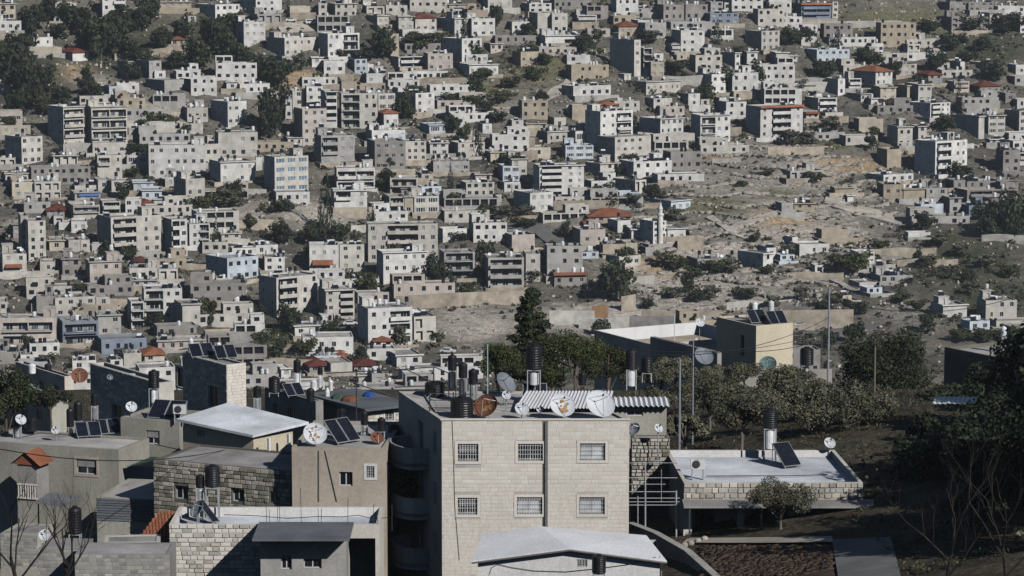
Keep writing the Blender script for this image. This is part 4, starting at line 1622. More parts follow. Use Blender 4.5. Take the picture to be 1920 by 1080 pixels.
# ------------------------------------------------------------------ the many further small houses that fill the gaps, too many to name one by one
def fill_houses(n_want=125):
    rg = random.Random(31)
    occ = np.zeros((270, 480), bool)
    for (ox, oy), rows in HOUSES.items():
        for row in rows.strip().split('\n'):
            t = row.split('|')[0].split()
            x0, y0, x1, y1, s = [float(q) / 4 for q in t[:5]]
            a, c = int((ox + x0 - max(s, 8)) / 4), int((ox + x1) / 4)
            occ[max(0, int((oy + y0) / 4)):max(0, int((oy + y1) / 4)), max(0, a):max(0, c)] = True
    for kind, rows in TREES[:3]:
        for row in rows.split(';'):
            cx, by, w, h = [float(q) for q in row.split()]
            if kind == 'p':
                occ[max(0, int((by - h) / 4)):int(by / 4), max(0, int((cx - w / 2) / 4)):int((cx + w / 2) / 4)] = True
    EXC = [(60, 140, 100, 95), (220, 70, 120, 75), (400, 70, 85, 60), (930, 160, 130, 58), (1460, 400, 240, 135), (1650, 40, 150, 42), (1850, 90, 130, 48), (1800, 510, 190, 85), (900, 620, 190, 85), (1600, 660, 240, 75), (1020, 680, 260, 70), (1260, 570, 260, 75), (1560, 590, 260, 60), (1000, 480, 60, 40), (1180, 480, 120, 40), (1420, 520, 150, 60),
           (600, 405, 95, 38), (440, 390, 75, 26), (130, 130, 60, 30), (290, 230, 70, 26), (860, 440, 150, 14), (570, 48, 60, 14)]
    mats = ['wall_cream', 'wall_white', 'wall_grey', 'wall_pink', 'wall_tan', 'roof_concrete', 'glass', 'tank_white', 'tank_black', 'tile_orange', 'wall_dim']
    b = MB()
    made = 0
    for _ in range(9000):
        if made >= n_want:
            break
        px, py = rg.uniform(-10, 1910), rg.uniform(15, 785)
        if py > 715 and px > 780:
            continue
        if any(((px - e[0]) / e[2]) ** 2 + ((py - e[1]) / e[3]) ** 2 < 1 for e in EXC):
            continue
        A = far_hit(px, py)
        sc = FPX / A.y
        st = rg.choice((1, 1, 1, 2, 2, 2, 3))
        W, D = rg.uniform(8, 20), rg.uniform(6, 9)
        H = st * rg.uniform(2.9, 3.2) + 0.4
        th = rg.uniform(0.08, 0.3)
        wpx, hpx = W * sc * math.cos(th), H * sc
        x0, x1, y0, y1 = int((px - D * sc * math.sin(th) * 0.7) / 4), int((px + wpx) / 4) + 1, int((py - hpx) / 4), int(py / 4) + 1
        sl = occ[max(0, y0):max(0, y1), max(0, x0):max(0, x1)]
        if sl.size < 6 or sl.mean() > 0.22:
            continue
        occ[max(0, y0):max(0, y1), max(0, x0):max(0, x1)] = True
        made += 1
        m = rg.choice((0, 0, 0, 1, 1, 1, 2, 3, 4, 10))
        ux, uy = Vector((math.cos(th), math.sin(th), 0)), Vector((-math.sin(th), math.cos(th), 0))

        def volume(o, W, D, z0, z1, stn, foot):
            fh = (z1 - z0) / stn
            ops, side = [], []
            cols = max(1, int(W / rg.uniform(2.4, 3.4)))
            balc = rg.random() < 0.16
            for f in range(stn):
                if balc and W > 6:
                    for q in range(int(W / 3)):
                        ops.append((3 * q + 0.4, 3 * q + 2.9, z0 + f * fh + 1.0, z0 + f * fh + fh - 0.4, 0.9))
                    continue
                for q in range(cols):
                    if rg.random() < 0.15:
                        continue
                    c, w = W * (q + 0.5) / cols + rg.uniform(-0.3, 0.3), rg.uniform(0.4, 0.8)
                    ops.append((c - w, c + w, z0 + f * fh + fh * 0.34, z0 + f * fh + fh * rg.uniform(0.68, 0.78), 0.2))
                for q in range(int(D / 4)):
                    if rg.random() < 0.5:
                        side.append((4 * q + 1.2, 4 * q + 2.2, z0 + f * fh + fh * 0.36, z0 + f * fh + fh * 0.74, 0.2))
            ops = [q for q in ops if q[0] > 0.2 and q[1] < W - 0.2]
            b.facade(o, ux, uy, W, z0 - foot, z1, ops, m, 6)
            b.facade(o + uy * D, -uy, ux, D, z0 - foot, z1, side, m, 6)
            e = o + ux * W
            q = lambda p, z: (p.x, p.y, p.z + z)
            b.quad(q(e, z0 - foot), q(e + uy * D, z0 - foot), q(e + uy * D, z1), q(e, z1), m)
            zr = z1 - 0.4
            t = 0.25
            i0, i1, i2, i3 = o + ux * t + uy * t, e - ux * t + uy * t, e - ux * t + uy * (D - t), o + ux * t + uy * (D - t)
            o0, o1, o2, o3 = o, e, e + uy * D, o + uy * D
            b.quad(q(i0, zr), q(i1, zr), q(i2, zr), q(i3, zr), 5)
            for p1, p2, r1, r2 in ((o0, o1, i0, i1), (o1, o2, i1, i2), (o2, o3, i2, i3), (o3, o0, i3, i0)):
                b.quad(q(p1, z1), q(p2, z1), q(r2, z1), q(r1, z1), m)
                b.quad(q(r1, z1), q(r2, z1), q(r2, zr), q(r1, zr), m)
            return zr

        zr = volume(A, W, D, 0.0, H, st, 5.0)
        if rg.random() < 0.45 and W > 6:
            k = rg.uniform(0.35, 0.6)
            volume(A + ux * rg.choice((0.0, W * (1 - k))) + uy * (D * 0.3) + Vector((0, 0, zr)), W * k, D * 0.65, 0.0, 2.9, 1, 0.3)
        for _t in range(rg.randint(1, 4)):
            p = A + ux * rg.uniform(0.8, W - 0.8) + uy * rg.uniform(0.8, D * 0.28) + Vector((0, 0, zr))
            b.lathe([(0.45, 0.3), (0.5, 0.4), (0.5, 1.5), (0.2, 1.7)], 8, p, rg.choice((7, 8)))
            b.lathe([(0.1, 0), (0.1, 0.3)], 4, p, 7)
    print('fillers', made)
    tag(b.build('town_houses', mats), 'densely packed further houses of the hillside town', None, None, 'stuff')


fill_houses()

# ------------------------------------------------------------------ materials of the near houses
weathered('stone_pale', (0.70, 0.655, 0.585), blotch=0.07, streak=0.12, vary=0.06, grain=0.10)
weathered('stone_rose', (0.685, 0.63, 0.555), blotch=0.07, streak=0.12, vary=0.06, grain=0.10)
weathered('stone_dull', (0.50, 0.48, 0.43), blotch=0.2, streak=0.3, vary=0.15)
weathered('stone_mortar', (0.61, 0.575, 0.515), blotch=0.2, streak=0.2)
weathered('rubble', (0.46, 0.42, 0.355), blotch=0.3, streak=0.25, vary=0.15)
weathered('rubble_dark', (0.27, 0.255, 0.205), blotch=0.4, streak=0.35, vary=0.35)
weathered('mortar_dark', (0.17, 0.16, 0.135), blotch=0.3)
weathered('plaster_beige', (0.50, 0.435, 0.36), blotch=0.2, streak=0.35)
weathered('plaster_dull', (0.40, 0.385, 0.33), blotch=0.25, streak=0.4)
weathered('plaster_yellow', (0.60, 0.53, 0.395), blotch=0.12, streak=0.15)
weathered('plaster_white', (0.74, 0.735, 0.72), blotch=0.12, streak=0.2)
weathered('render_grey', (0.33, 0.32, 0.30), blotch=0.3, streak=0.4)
weathered('roof_membrane', (0.70, 0.725, 0.76), blotch=0.34, streak=0.08, vary=0.05)
weathered('sheet_white', (0.78, 0.79, 0.81), blotch=0.12, streak=0.12, rough=0.5)
weathered('sheet_grey', (0.16, 0.17, 0.185), blotch=0.3, streak=0.3, rough=0.6)
weathered('dish_white', (0.66, 0.68, 0.71), blotch=0.15, streak=0.15, rough=0.45, scale=2)
weathered('dish_grey', (0.20, 0.22, 0.255), blotch=0.2, streak=0.2, rough=0.5, scale=2)
weathered('dish_green', (0.12, 0.19, 0.19), blotch=0.2, streak=0.2, rough=0.5, scale=2)
weathered('dish_rust', (0.20, 0.085, 0.05), blotch=0.5, streak=0.4, rough=0.8, scale=2, stain=(0.09, 0.05, 0.04))
weathered('rust_patch', (0.42, 0.24, 0.10), blotch=0.5, streak=0.4, rough=0.85, scale=3, stain=(0.2, 0.09, 0.04))
weathered('soil', (0.095, 0.066, 0.048), blotch=0.4, streak=0.0, scale=1.5)
weathered('yard_concrete', (0.20, 0.197, 0.19), blotch=0.3, streak=0.0)
weathered('path_pale', (0.42, 0.38, 0.32), blotch=0.3, streak=0.0)
plain('drain', (0.16, 0.15, 0.145), rough=0.6)
plain('curtain', (0.55, 0.57, 0.60), rough=0.8)
plain('terracotta', (0.30, 0.11, 0.06), rough=0.8)
plain('pipe_blue', (0.35, 0.45, 0.50), rough=0.5)
plain('wire', (0.015, 0.015, 0.016), rough=0.6)
plain('pole_grey', (0.27, 0.29, 0.32), rough=0.5, metal=0.2)
plain('awning_green', (0.03, 0.07, 0.055), rough=0.7)
Z3 = Vector((0, 0, 1))


class Block:
    """a near building: front-left top corner at a pixel and depth, turned by th, side direction skewed by k"""

    def __init__(self, name, label, x0, x1, ytop, Y, th, D, H, mat, cat='house', side=0.0, group=None, W=None):
        self.O = P(x0, ytop, Y) - Z3 * H
        self.th, self.D, self.H, self.k, self.mat = th, D, H, side, mat
        self.ux, self.uy = Vector((math.cos(th), math.sin(th), 0)), Vector((-math.sin(th), math.cos(th), 0))
        self.root = empty(name, self.O, th)
        tag(self.root, label, cat, group)
        self.W = W or self.uv(x1, ytop)[0]
        self.front, self.left, self.right = [], [], []

    def uv(self, x, y):
        d = pixdir(x, y)
        n = Vector((math.sin(self.th), -math.cos(self.th), 0))
        p = d * (self.O.dot(n) / d.dot(n))
        return (p - self.O).dot(self.ux), (p - self.O).z

    def suv(self, x, y):
        """pixel -> distance back along the left side, height"""
        sd = (self.uy + self.ux * self.k)
        n = Vector((sd.y, -sd.x, 0))
        d = pixdir(x, y)
        p = d * (self.O.dot(n) / d.dot(n))
        return (p - self.O).dot(self.uy), (p - self.O).z

    def walls(self, par=0.35, roofmat='roof_concrete', inner=None, roof=True):
        W, D, H, k = self.W, self.D, self.H, self.k
        b = MB()
        F = -6.0
        b.facade((0, 0, 0), (1, 0, 0), (0, 1, 0), W, F, H, self.front)
        L = D * math.hypot(1, k)
        sv = Vector((k, 1, 0)).normalized()
        b.facade(Vector((k * D, D, 0)), -sv, (1, 0, 0), L, F, H, [(L - q[1], L - q[0], *q[2:]) for q in self.left])
        b.quad((W, 0, F), (W + k * D, D, F), (W + k * D, D, H), (W, 0, H))
        b.quad((W + k * D, D, F), (k * D, D, F), (k * D, D, H), (W + k * D, D, H))
        t = 0.22
        if roof:
            o = [(0, 0), (W, 0), (W + k * D, D), (k * D, D)]
            i = [(t, t), (W - t, t), (W - t + k * D, D - t), (t + k * D, D - t)]
            for a in range(4):
                c = (a + 1) % 4
                b.quad((*o[a], H), (*o[c], H), (*i[c], H), (*i[a], H))
                b.quad((*i[a], H), (*i[c], H), (*i[c], H - par), (*i[a], H - par), 1)
        b.build('wall', [self.mat, inner or self.mat], self.root)
        if roof:
            r = MB()
            r.quad(*[(*q, H - par) for q in i])
            r.build('roof', roofmat, self.root)
            self.zr = self.O.z + H - par
        return self

    def win(self, x0, y0, x1, y1, kind='glass', depth=0.28, surround=None, bars=True, face='front'):
        f = self.uv if face == 'front' else self.suv
        a, zb = f(x0, y1)
        c, zt = f(x1, y0)
        a, c = min(a, c), max(a, c)
        (self.front if face == 'front' else self.left).append((a, c, zb, zt, depth))
        self._wins = getattr(self, '_wins', [])
        self._wins.append((a, c, zb, zt, kind, depth, surround, bars, face))

    def windows(self):
        for a, c, zb, zt, kind, depth, surround, bars, face in getattr(self, '_wins', []):
            w, h = c - a, zt - zb
            b = MB()
            t = 0.06
            y0, y1 = depth - 0.12, depth - 0.04
            for q in ((0, t, 0, h), (w - t, w, 0, h), (t, w - t, 0, t), (t, w - t, h - t, h), (w / 2 - t / 2, w / 2 + t / 2, t, h - t)):
                b.box(q[0], q[1], y0, y1, q[2], q[3])
            if surround:
                s = 0.16
                for q in ((-s, 0, -s, h + s), (w, w + s, -s, h + s), (0, w, -s, 0), (0, w, h, h + s)):
                    b.box(q[0], q[1], -0.035, 0.02, q[2], q[3], 1)
            o = b.build('window', ['frame_white', surround or 'frame_white'], self.root)
            if face == 'front':
                o.location = (a, 0, zb)
            else:
                o.location = (self.k * c, c, zb)
                o.rotation_euler = (0, 0, -math.pi / 2 + math.atan(-self.k))
            for p0, p1 in ((t, w / 2 - t / 2), (w / 2 + t / 2, w - t)):
                g = MB()
                g.box(p0, p1, y0 + 0.03, y0 + 0.05, t, h - t)
                g.build('pane', 'glass' if kind != 'curtain' else 'curtain', o)
            if kind == 'shutter':
                g = MB()
                m = 7
                z0 = h * 0.48
                for e in range(m):
                    g.box(t, w - t, y0 - 0.05, y0 - 0.02, z0 + (h - z0) * e / m, z0 + (h - z0) * (e + 0.85) / m)
                g.build('roller_shutter', 'shutter', o)
            if bars:
                g = MB()
                nb = max(4, int(w / 0.14))
                for e in range(nb + 1):
                    x = w * e / nb
                    g.box(x - 0.011, x + 0.011, 0.03, 0.05, 0, h)
                for e in range(4):
                    z = h * (e + 0.5) / 4
                    g.box(0, w, 0.052, 0.068, z - 0.011, z + 0.011)
                g.build('grille', 'frame_white' if bars is True else bars, o)


UNIT = {}


def unit_stone(mat):
    """dressed block one metre in size with chamfered, slightly uneven edges"""
    if mat not in UNIT:
        b = MB()
        for k in range(1):
            e = 0.04
            f = [(e, -1, e * 2), (1 - e, -1, e * 2), (1 - e, -1, 1 - e * 2), (e, -1, 1 - e * 2)]
            r = [(0, 0, 0), (1, 0, 0), (1, 0, 1), (0, 0, 1)]
            b.quad(*f)
            for i in range(4):
                j = (i + 1) % 4
                b.quad(r[i], r[j], f[j], f[i])
        UNIT[mat] = b.mesh('stone', mat)
    return UNIT[mat]


def clad(blk, u0, u1, z0, z1, holes, ch, lens, mats, weights, seed, limit=300, proud=0.022, face='front', joint=0.012, wob=0.0):
    """courses of stones over a wall face; the first `limit` are parts of their own, the rest one joined facing"""
    rg = random.Random(seed)
    cells = []
    z = z1
    while z - ch > z0 - 1e-6:
        h = ch * (1 + rg.uniform(-wob, wob))
        x = u0 + rg.uniform(-lens[1], 0)
        while x < u1:
            w = rg.uniform(*lens)
            a, c = max(x, u0), min(x + w, u1)
            x += w
            if c - a < 0.08:
                continue
            spans = [(a, c)]
            for hx0, hx1, hz0, hz1 in holes:
                if z - h < hz1 - 0.01 and z > hz0 + 0.01:
                    nxt = []
                    for p, q in spans:
                        if q <= hx0 or p >= hx1:
                            nxt.append((p, q))
                        else:
                            if hx0 - p > 0.05:
                                nxt.append((p, hx0))
                            if q - hx1 > 0.05:
                                nxt.append((hx1, q))
                    spans = nxt
            for p, q in spans:
                cells.append((p, q, z - h, z))
        z -= h
    sk = math.atan(-blk.k)
    rest = MB()
    for n, (p, q, a, c) in enumerate(cells):
        m = rg.choices(range(len(mats)), weights)[0]
        pr = proud * rg.uniform(0.6, 1.5)
        if n < limit:
            o = obj('stone', unit_stone(mats[m]), blk.root)
            o.scale = (q - p - joint, pr, c - a - joint)
            if face == 'front':
                o.location = (p + joint / 2, 0, a + joint / 2)
            else:
                o.location = (blk.k * q - 0.001, q - joint / 2, a + joint / 2)
                o.rotation_euler = (0, 0, -math.pi / 2 + sk)
        else:
            if face == 'front':
                rest.box(p + joint / 2, q - joint / 2, -pr, 0.001, a + joint / 2, c - joint / 2, m)
            else:
                rest.box(-pr, 0.001, p + joint / 2, q - joint / 2, a + joint / 2, c - joint / 2, m)
    if rest.v:
        o = rest.build('stone_facing', list(mats), blk.root)
        o['kind'] = 'stuff'
        if face != 'front' and blk.k:
            o.matrix_local = Matrix(((1, blk.k, 0, 0), (0, 1, 0, 0), (0, 0, 1, 0), (0, 0, 0, 1)))


# ------------------------------------------------------------------ roof furniture
def on(x, y_ignored, Y, z):
    d = pixdir(x, 540)
    return Vector((d.x * Y, Y, z))


def water_tower(x, yt, yb, w, Y, zb, boiler=None, bw=None, lab='', cat='water tank', kind='black', ribs=False):
    """tank above, boiler below it if there is one, on a stand of four legs that reaches the roof"""
    s = Y / FPX
    top, bot = P(x, yt, Y), P(x, yb, Y)
    zb = min(zb, bot.z - 0.02)
    root = empty('water_tank', (top.x, Y, zb))
    h, r, z0 = top.z - bot.z, w * s / 2, bot.z - zb
    mb = MB()
    prof = [(r * 0.94, 0), (r, 0.06 * h)]
    if ribs or w > 20:
        for e in range(8):
            prof += [(r, h * (0.08 + e * 0.1)), (r * 0.972, h * (0.11 + e * 0.1)), (r, h * (0.15 + e * 0.1))]
    prof += [(r, 0.86 * h), (r * 0.8, 0.95 * h), (r * 0.4, 0.975 * h)]
    mb.lathe(prof, 18)
    o = mb.build('barrel', 'tank_' + kind, root, smooth=False)
    o.location.z = z0
    mb = MB()
    mb.lathe([(r * 0.38, 0.97 * h), (r * 0.38, 1.02 * h), (r * 0.2, 1.04 * h)], 12)
    l = mb.build('lid', 'tank_' + kind, o)
    if z0 > 0.25:
        for sx in (-1, 1):
            for sy in (-1, 1):
                g = MB()
                g.box(sx * r * 0.78 - 0.03, sx * r * 0.78 + 0.03, sy * r * 0.78 - 0.03, sy * r * 0.78 + 0.03, 0, z0)
                g.build('leg', 'galvanised', root)
        g = MB()
        g.box(-r * 0.85, r * 0.85, -r * 0.85, r * 0.85, z0 - 0.06, z0 - 0.004)
        g.build('stand_top', 'galvanised', root)
    if boiler and z0 > 0.4:
        br = (bw or w * 0.8) * s / 2
        bb = P(x, boiler, Y).z - zb
        bb = max(0.02, bb)
        g = MB()
        g.lathe([(br * 0.85, bb), (br, bb + 0.06), (br, z0 - 0.14), (br * 0.8, z0 - 0.07)], 16)
        g.build('boiler', 'steel' if kind == 'black' else 'tank_white', root, smooth=False)
    if lab:
        tag(root, lab, cat, 'rooftop water tanks')
    return root


def white_boiler(root):
    for c in root.children:
        if c.name.startswith('boiler'):
            c.data.materials[0] = MAT['tank_white']
    return root


def dish(x, y, rpx, Y, zb, mat, lab, yaw=0.35, tilt=38, rust=False):
    """offset satellite dish: reflector, rim, feed arm with head, mast"""
    s = Y / FPX
    c = P(x, y, Y)
    r = rpx * s
    zb = min(zb, c.z - r * 0.6)
    root = empty('satellite_dish', (c.x, Y, zb))
    h = c.z - zb
    piv = empty_free = None
    M = Matrix.Translation((0, 0, h)) @ Matrix.Rotation(yaw, 4, 'Z') @ Matrix.Rotation(R(90 - tilt), 4, 'X')
    b = MB()
    prof = [(r * 0.02 + r * q, r * 0.34 * q * q) for q in (0.0, 0.2, 0.4, 0.6, 0.8, 0.97)]
    b.lathe(prof, 28, m=0, cap=False)
    b.lathe([(p, z - 0.02) for p, z in reversed(prof)], 28, m=0, cap=False)
    b.lathe([(r * 0.985, r * 0.32 - 0.03), (r * 1.0, r * 0.335), (r * 0.985, r * 0.345), (r * 0.965, r * 0.335)], 28, m=0, cap=False)
    me = b.mesh('reflector', [mat], smooth=True)
    me.transform(M)
    o = obj('reflector', me, root)
    if rust:
        b = MB()
        rg = random.Random(int(x))
        for e in range(12):
            a0, q0, sz = rg.uniform(0, 6.28), rg.uniform(0.0, 0.6), rg.uniform(0.05, 0.2)
            pts = []
            for t in range(9):
                a = 6.283 * t / 9
                px_, py_ = q0 * math.cos(a0) + sz * math.cos(a) * rg.uniform(0.6, 1.2), q0 * math.sin(a0) + sz * math.sin(a) * rg.uniform(0.6, 1.2)
                q = min(0.95, math.hypot(px_, py_))
                pts.append((r * px_, r * py_, r * 0.34 * q * q + 0.012 + 0.002 * e))
            n = len(b.v)
            b.v += pts
            b.f.append(tuple(range(n, n + 9)))
            b.m.append(0)
        me = b.mesh('rust_stain', ['rust_patch'])
        me.transform(M)
        obj('rust_stain', me, o)
    b = MB()
    f = Vector((0, r * 0.25, r * 0.95))
    b.tube([(0, -r * 0.95, r * 0.3), f], 0.02, 5)
    b.tube([(r * 0.7, r * 0.5, r * 0.25), f], 0.015, 5)
    b.tube([(-r * 0.7, r * 0.5, r * 0.25), f], 0.015, 5)
    me = b.mesh('feed_arm', ['galvanised'])
    me.transform(M)
    arm = obj('feed_arm', me, root)
    b = MB()
    b.tube([f, f + Vector((0, 0, 0.16))], 0.05, 8)
    me = b.mesh('feed_head', ['frame_dark'])
    me.transform(M)
    obj('feed_head', me, arm)
    b = MB()
    b.tube([(0, 0.12, 0), (0, 0.12, h), M @ Vector((0, 0, -0.02))], 0.035, 7)
    b.box(-0.2, 0.2, -0.05, 0.3, 0, 0.03)
    b.build('mast', 'galvanised', root)
    tag(root, lab, 'satellite dish', 'satellite dishes on the near roofs')
    return root


def solar(x, y, Y, zb, w, h, n, lab, yaw=0.0, tilt=40):
    """row of dark collectors on a frame; w, h in metres"""
    c = P(x, y, Y)
    root = empty('solar_collector', (c.x, Y, zb), yaw)
    dz = max(0.15, c.z - zb - h / 2 * math.sin(R(tilt)))
    for k in range(n):
        x0 = -w / 2 + w * k / n + 0.02
        x1 = -w / 2 + w * (k + 1) / n - 0.02
        M = Matrix.Translation((0, 0, dz)) @ Matrix.Rotation(R(tilt), 4, 'X')
        b = MB()
        b.box(x0 + 0.04, x1 - 0.04, 0.04, h - 0.04, 0.02, 0.05)
        me = b.mesh('panel', ['solar_glass'])
        me.transform(M)
        o = obj('panel', me, root)
        b = MB()
        b.box(x0, x1, 0, h, -0.03, 0.03)
        me = b.mesh('panel_frame', ['galvanised'])
        me.transform(M)
        obj('panel_frame', me, o)
    for sx in (-w / 2 + 0.1, w / 2 - 0.1):
        for yy, top_ in ((h * math.cos(R(tilt)), dz + h * math.sin(R(tilt)) - 0.03), (0.02, dz)):
            b = MB()
            b.tube([(sx, yy, 0), (sx, yy, top_)], 0.025, 5)
            b.build('leg', 'galvanised', root)
    tag(root, lab, 'solar panel', 'solar collectors on the near roofs')


def corrugated(name, a, b_, c, d, mat, parent=None, pitch=0.22, amp=0.04):
    """corrugated sheet between the four corners a b (front edge) c d (back edge), ridges run front to back"""
    a, b_, c, d = [Vector(q) for q in (a, b_, c, d)]
    n = max(4, int((b_ - a).length / pitch) * 4)
    mb = MB()
    nrm = (b_ - a).cross(d - a).normalized()
    prev = None
    for i in range(n + 1):
        t = i / n
        off = nrm * (amp * math.sin(i * math.pi / 2))
        cur = (a.lerp(b_, t) + off, d.lerp(c, t) + off)
        if prev:
            mb.quad(prev[0], cur[0], cur[1], prev[1])
            mb.quad(prev[0] - nrm * 0.012, prev[1] - nrm * 0.012, cur[1] - nrm * 0.012, cur[0] - nrm * 0.012)
        prev = cur
    return mb.build(name, mat, parent)


def air_unit(x, y, Y, zb, lab, yaw=0.0):
    c = P(x, y, Y)
    zb = min(zb, c.z)
    root = empty('air_conditioner', (c.x, Y, c.z), yaw)
    b = MB()
    b.box(-0.42, 0.42, -0.16, 0.16, 0.1, 0.7)
    o = b.build('casing', 'frame_white', root)
    b = MB()
    b.lathe([(0.24, 0), (0.24, 0.02), (0.1, 0.03)], 16)
    me = b.mesh('fan_grille', ['frame_dark'])
    me.transform(Matrix.Translation((-0.1, -0.165, 0.4)) @ Matrix.Rotation(R(90), 4, 'X'))
    obj('fan_grille', me, o)
    for sx in (-0.36, 0.3):
        b = MB()
        b.box(sx, sx + 0.06, -0.14, 0.14, zb - c.z, 0.1)
        b.build('foot', 'galvanised', root)
    tag(root, lab, 'air conditioner')


# ------------------------------------------------------------------ the pale stone apartment house in front
H0 = 13.0
main = Block('apartment_house', 'pale stone four-storey apartment house with barred windows in the foreground', 828, 1180, 788, 165.0, 0.0, 10.2, H0, 'stone_mortar', 'apartment house', side=-0.285)
for x0, y0, x1, y1, kd in ((858, 832, 897, 865, 'shutter'), (971, 832, 1018, 864, 'glass'), (1087, 831, 1135, 863, 'curtain'), (858, 933, 895, 965, 'shutter'), (969, 932, 1017, 964, 'curtain'), (1086, 932, 1134, 964, 'curtain')):
    main.win(x0, y0, x1, y1, kd, 0.3, 'stone_pale')
for yb in (0, 1, 2):
    za = H0 - 3.15 - 3.03 * yb
    main._wins.append((1.2, 2.0, za + 0.9, za + 2.2, 'glass', 0.25, None, True, 'left'))
    main.left.append((1.2, 2.0, za + 0.9, za + 2.2, 0.25))
    main._wins.append((4.4, 5.6, za + 0.15, za + 2.25, 'glass', 0.25, None, False, 'left'))
    main.left.append((4.4, 5.6, za + 0.15, za + 2.25, 0.25))
main.walls(par=0.12)
main.windows()
ZR = main.zr
holes = [(a - 0.17, c + 0.17, zb - 0.17, zt + 0.17) for a, c, zb, zt, *_r in main._wins if _r[-1] == 'front']
uch, _z = main.uv(1022, 900)
holes.append((uch - 0.16, uch + 0.16, H0 - 6.6, H0))
clad(main, 0.0, main.W, 3.4, H0, holes, 0.235, (0.34, 0.7), ['stone_pale', 'stone_rose'], (6, 2.5), 3, proud=0.007, joint=0.007)
clad(main, 0.05, main.D, 3.4, H0, [(a - 0.02, c + 0.02, zb - 0.02, zt + 0.02) for a, c, zb, zt, *_r in main._wins if _r[-1] == 'left'], 0.262, (0.4, 0.8), ['stone_pale', 'stone_rose'], (3, 1), 4, limit=0, face='left')
b = MB()
b.box(uch - 0.15, uch + 0.15, -0.012, -0.002, H0 - 6.6, H0 - 0.02)
b.tube([(uch + 0.02, -0.07, H0 - 6.5), (uch + 0.02, -0.07, H0 - 0.1)], 0.055, 8)
b.build('drainpipe', 'drain', main.root)
b = MB()
b.box(-0.06, main.W + 0.06, -0.07, 0.16, H0 + 0.003, H0 + 0.09)
b.build('coping', 'stone_pale', main.root)
for x, y0, y1 in ((848, 795, 1075),):
    u, zt = main.uv(x, y0)
    b = MB()
    b.tube([(u, -0.04, H0), (u + 0.08, -0.045, H0 - 2.2), (u + 0.14, -0.04, H0 - 5), (u + 0.4, -0.045, H0 - 8.3)], 0.012, 5)
    b.build('cable', 'wire', main.root)
sd = Vector((main.k, 1, 0)).normalized()
for f in range(3):
    z = H0 - 3.15 - 3.03 * f
    b = MB()
    ou = Vector((-sd.y, sd.x, 0))
    pts = [sd * 3.0, sd * 7.6]
    rim = []
    for t in range(9):
        a = math.pi * t / 8
        rim.append(sd * (5.3 + 2.3 * math.cos(a)) + ou * (1.75 * math.sin(a) ** 0.6))
    foot = [(q.x, q.y) for q in rim]
    # slab, then a solid curved parapet
    b.prism([(q[0], q[1]) for q in foot], z - 0.18, z + 0.04)
    for i in range(8):
        p, q = rim[i], rim[i + 1]
        c0 = sd * 5.3
        pi_, qi_ = p + (c0 - p) * 0.06, q + (c0 - q) * 0.06
        b.quad((q.x, q.y, z - 0.35), (p.x, p.y, z - 0.35), (p.x, p.y, z + 0.95), (q.x, q.y, z + 0.95))
        b.quad((pi_.x, pi_.y, z), (qi_.x, qi_.y, z), (qi_.x, qi_.y, z + 0.95), (pi_.x, pi_.y, z + 0.95))
        b.quad((p.x, p.y, z + 0.95), (pi_.x, pi_.y, z + 0.95), (qi_.x, qi_.y, z + 0.95), (q.x, q.y, z + 0.95))
    o = b.build('balcony', 'stone_dull', main.root)
# bush on the middle balcony
bz = main.O + Vector((sd.x * 5.6, sd.y * 5.6, 0)) + ou * 1.1
root = empty('balcony_bush', (bz.x, bz.y, main.O.z + H0 - 6.14))
obj('foliage', crown_mesh('foliage', round_lobes(301, 9), 2600, 0.05, 'leaf_pine', 302), root, (0, 0, 0.3), (0, 0, 0), (2.3, 2.3, 2.0))
b = MB()
b.lathe([(0.28, 0), (0.4, 0.5), (0.42, 0.55)], 12)
b.build('pot', 'terracotta', root)
tag(root, 'dark bush in a pot on the middle side balcony of the pale stone house', 'bush')

# furniture on its roof
white_boiler(water_tower(1001, 646, 692, 31, 172, ZR, 722, 18, 'large black tank with pale blue lid over a white boiler, highest above the stone house'))
water_tower(848, 665, 694, 17, 173.5, ZR, 729, 17, 'leftmost of three slim black tanks on steel boilers above the stone house')
water_tower(868, 680, 708, 17, 172.3, ZR, 741, 17, 'middle of three slim black tanks on steel boilers above the stone house')
water_tower(887, 692, 720, 18, 171, ZR, 750, 17, 'rightmost and lowest of three slim black tanks on steel boilers')
water_tower(866, 744, 788, 44, 166.6, ZR, None, None, 'ribbed squat black tank at the front corner of the stone roof', ribs=True)
water_tower(815, 715, 742, 38, 174, ZR, None, None, 'squat black tank at the back left corner of the stone roof')
dish(945, 721, 23, 170.5, ZR, 'dish_grey', 'big dark grey dish behind the rusty one on the stone house', yaw=0.9)
dish(949, 742, 9, 168.5, ZR, 'dish_white', 'tiny pale dish between the dark grey and the rusty dish')
dish(913, 764, 25, 166.3, ZR, 'dish_rust', 'brown rusty dish at the front left roof edge of the stone house', yaw=-0.5, rust=True)
dish(978, 768, 14, 166, ZR, 'dish_white', 'small white dish right of the brown rusty dish', yaw=0.25)
dish(1012, 768, 7, 166.4, ZR, 'dish_white', 'smallest dish on the front edge before the corrugated sheets', yaw=0.2)
dish(1053, 763, 25, 165.9, ZR, 'dish_white', 'white dish half stained with rust in the middle of the roof edge', yaw=0.3, rust=True)
dish(1123, 761, 29, 165.9, ZR, 'dish_white', 'largest clean white dish at the right roof edge of the stone house', yaw=0.4)
solar(1003, 733, 171.8, ZR, 1.5, 0.95, 2, 'pair of dark collectors leaning on the corrugated sheets of the stone house', 0.0, 50)
lean = empty('lean_to_roof', on(965, 0, 168.0, ZR))
tag(lean, 'white corrugated lean-to over the roof of the pale stone house', 'lean-to')
corrugated('corrugated_sheet', (0, 0, 0.3), (5.6, 0, 0.3), (6.0, 3.6, 0.75), (0.7, 3.6, 0.75), 'sheet_white', lean, 0.2, 0.035)
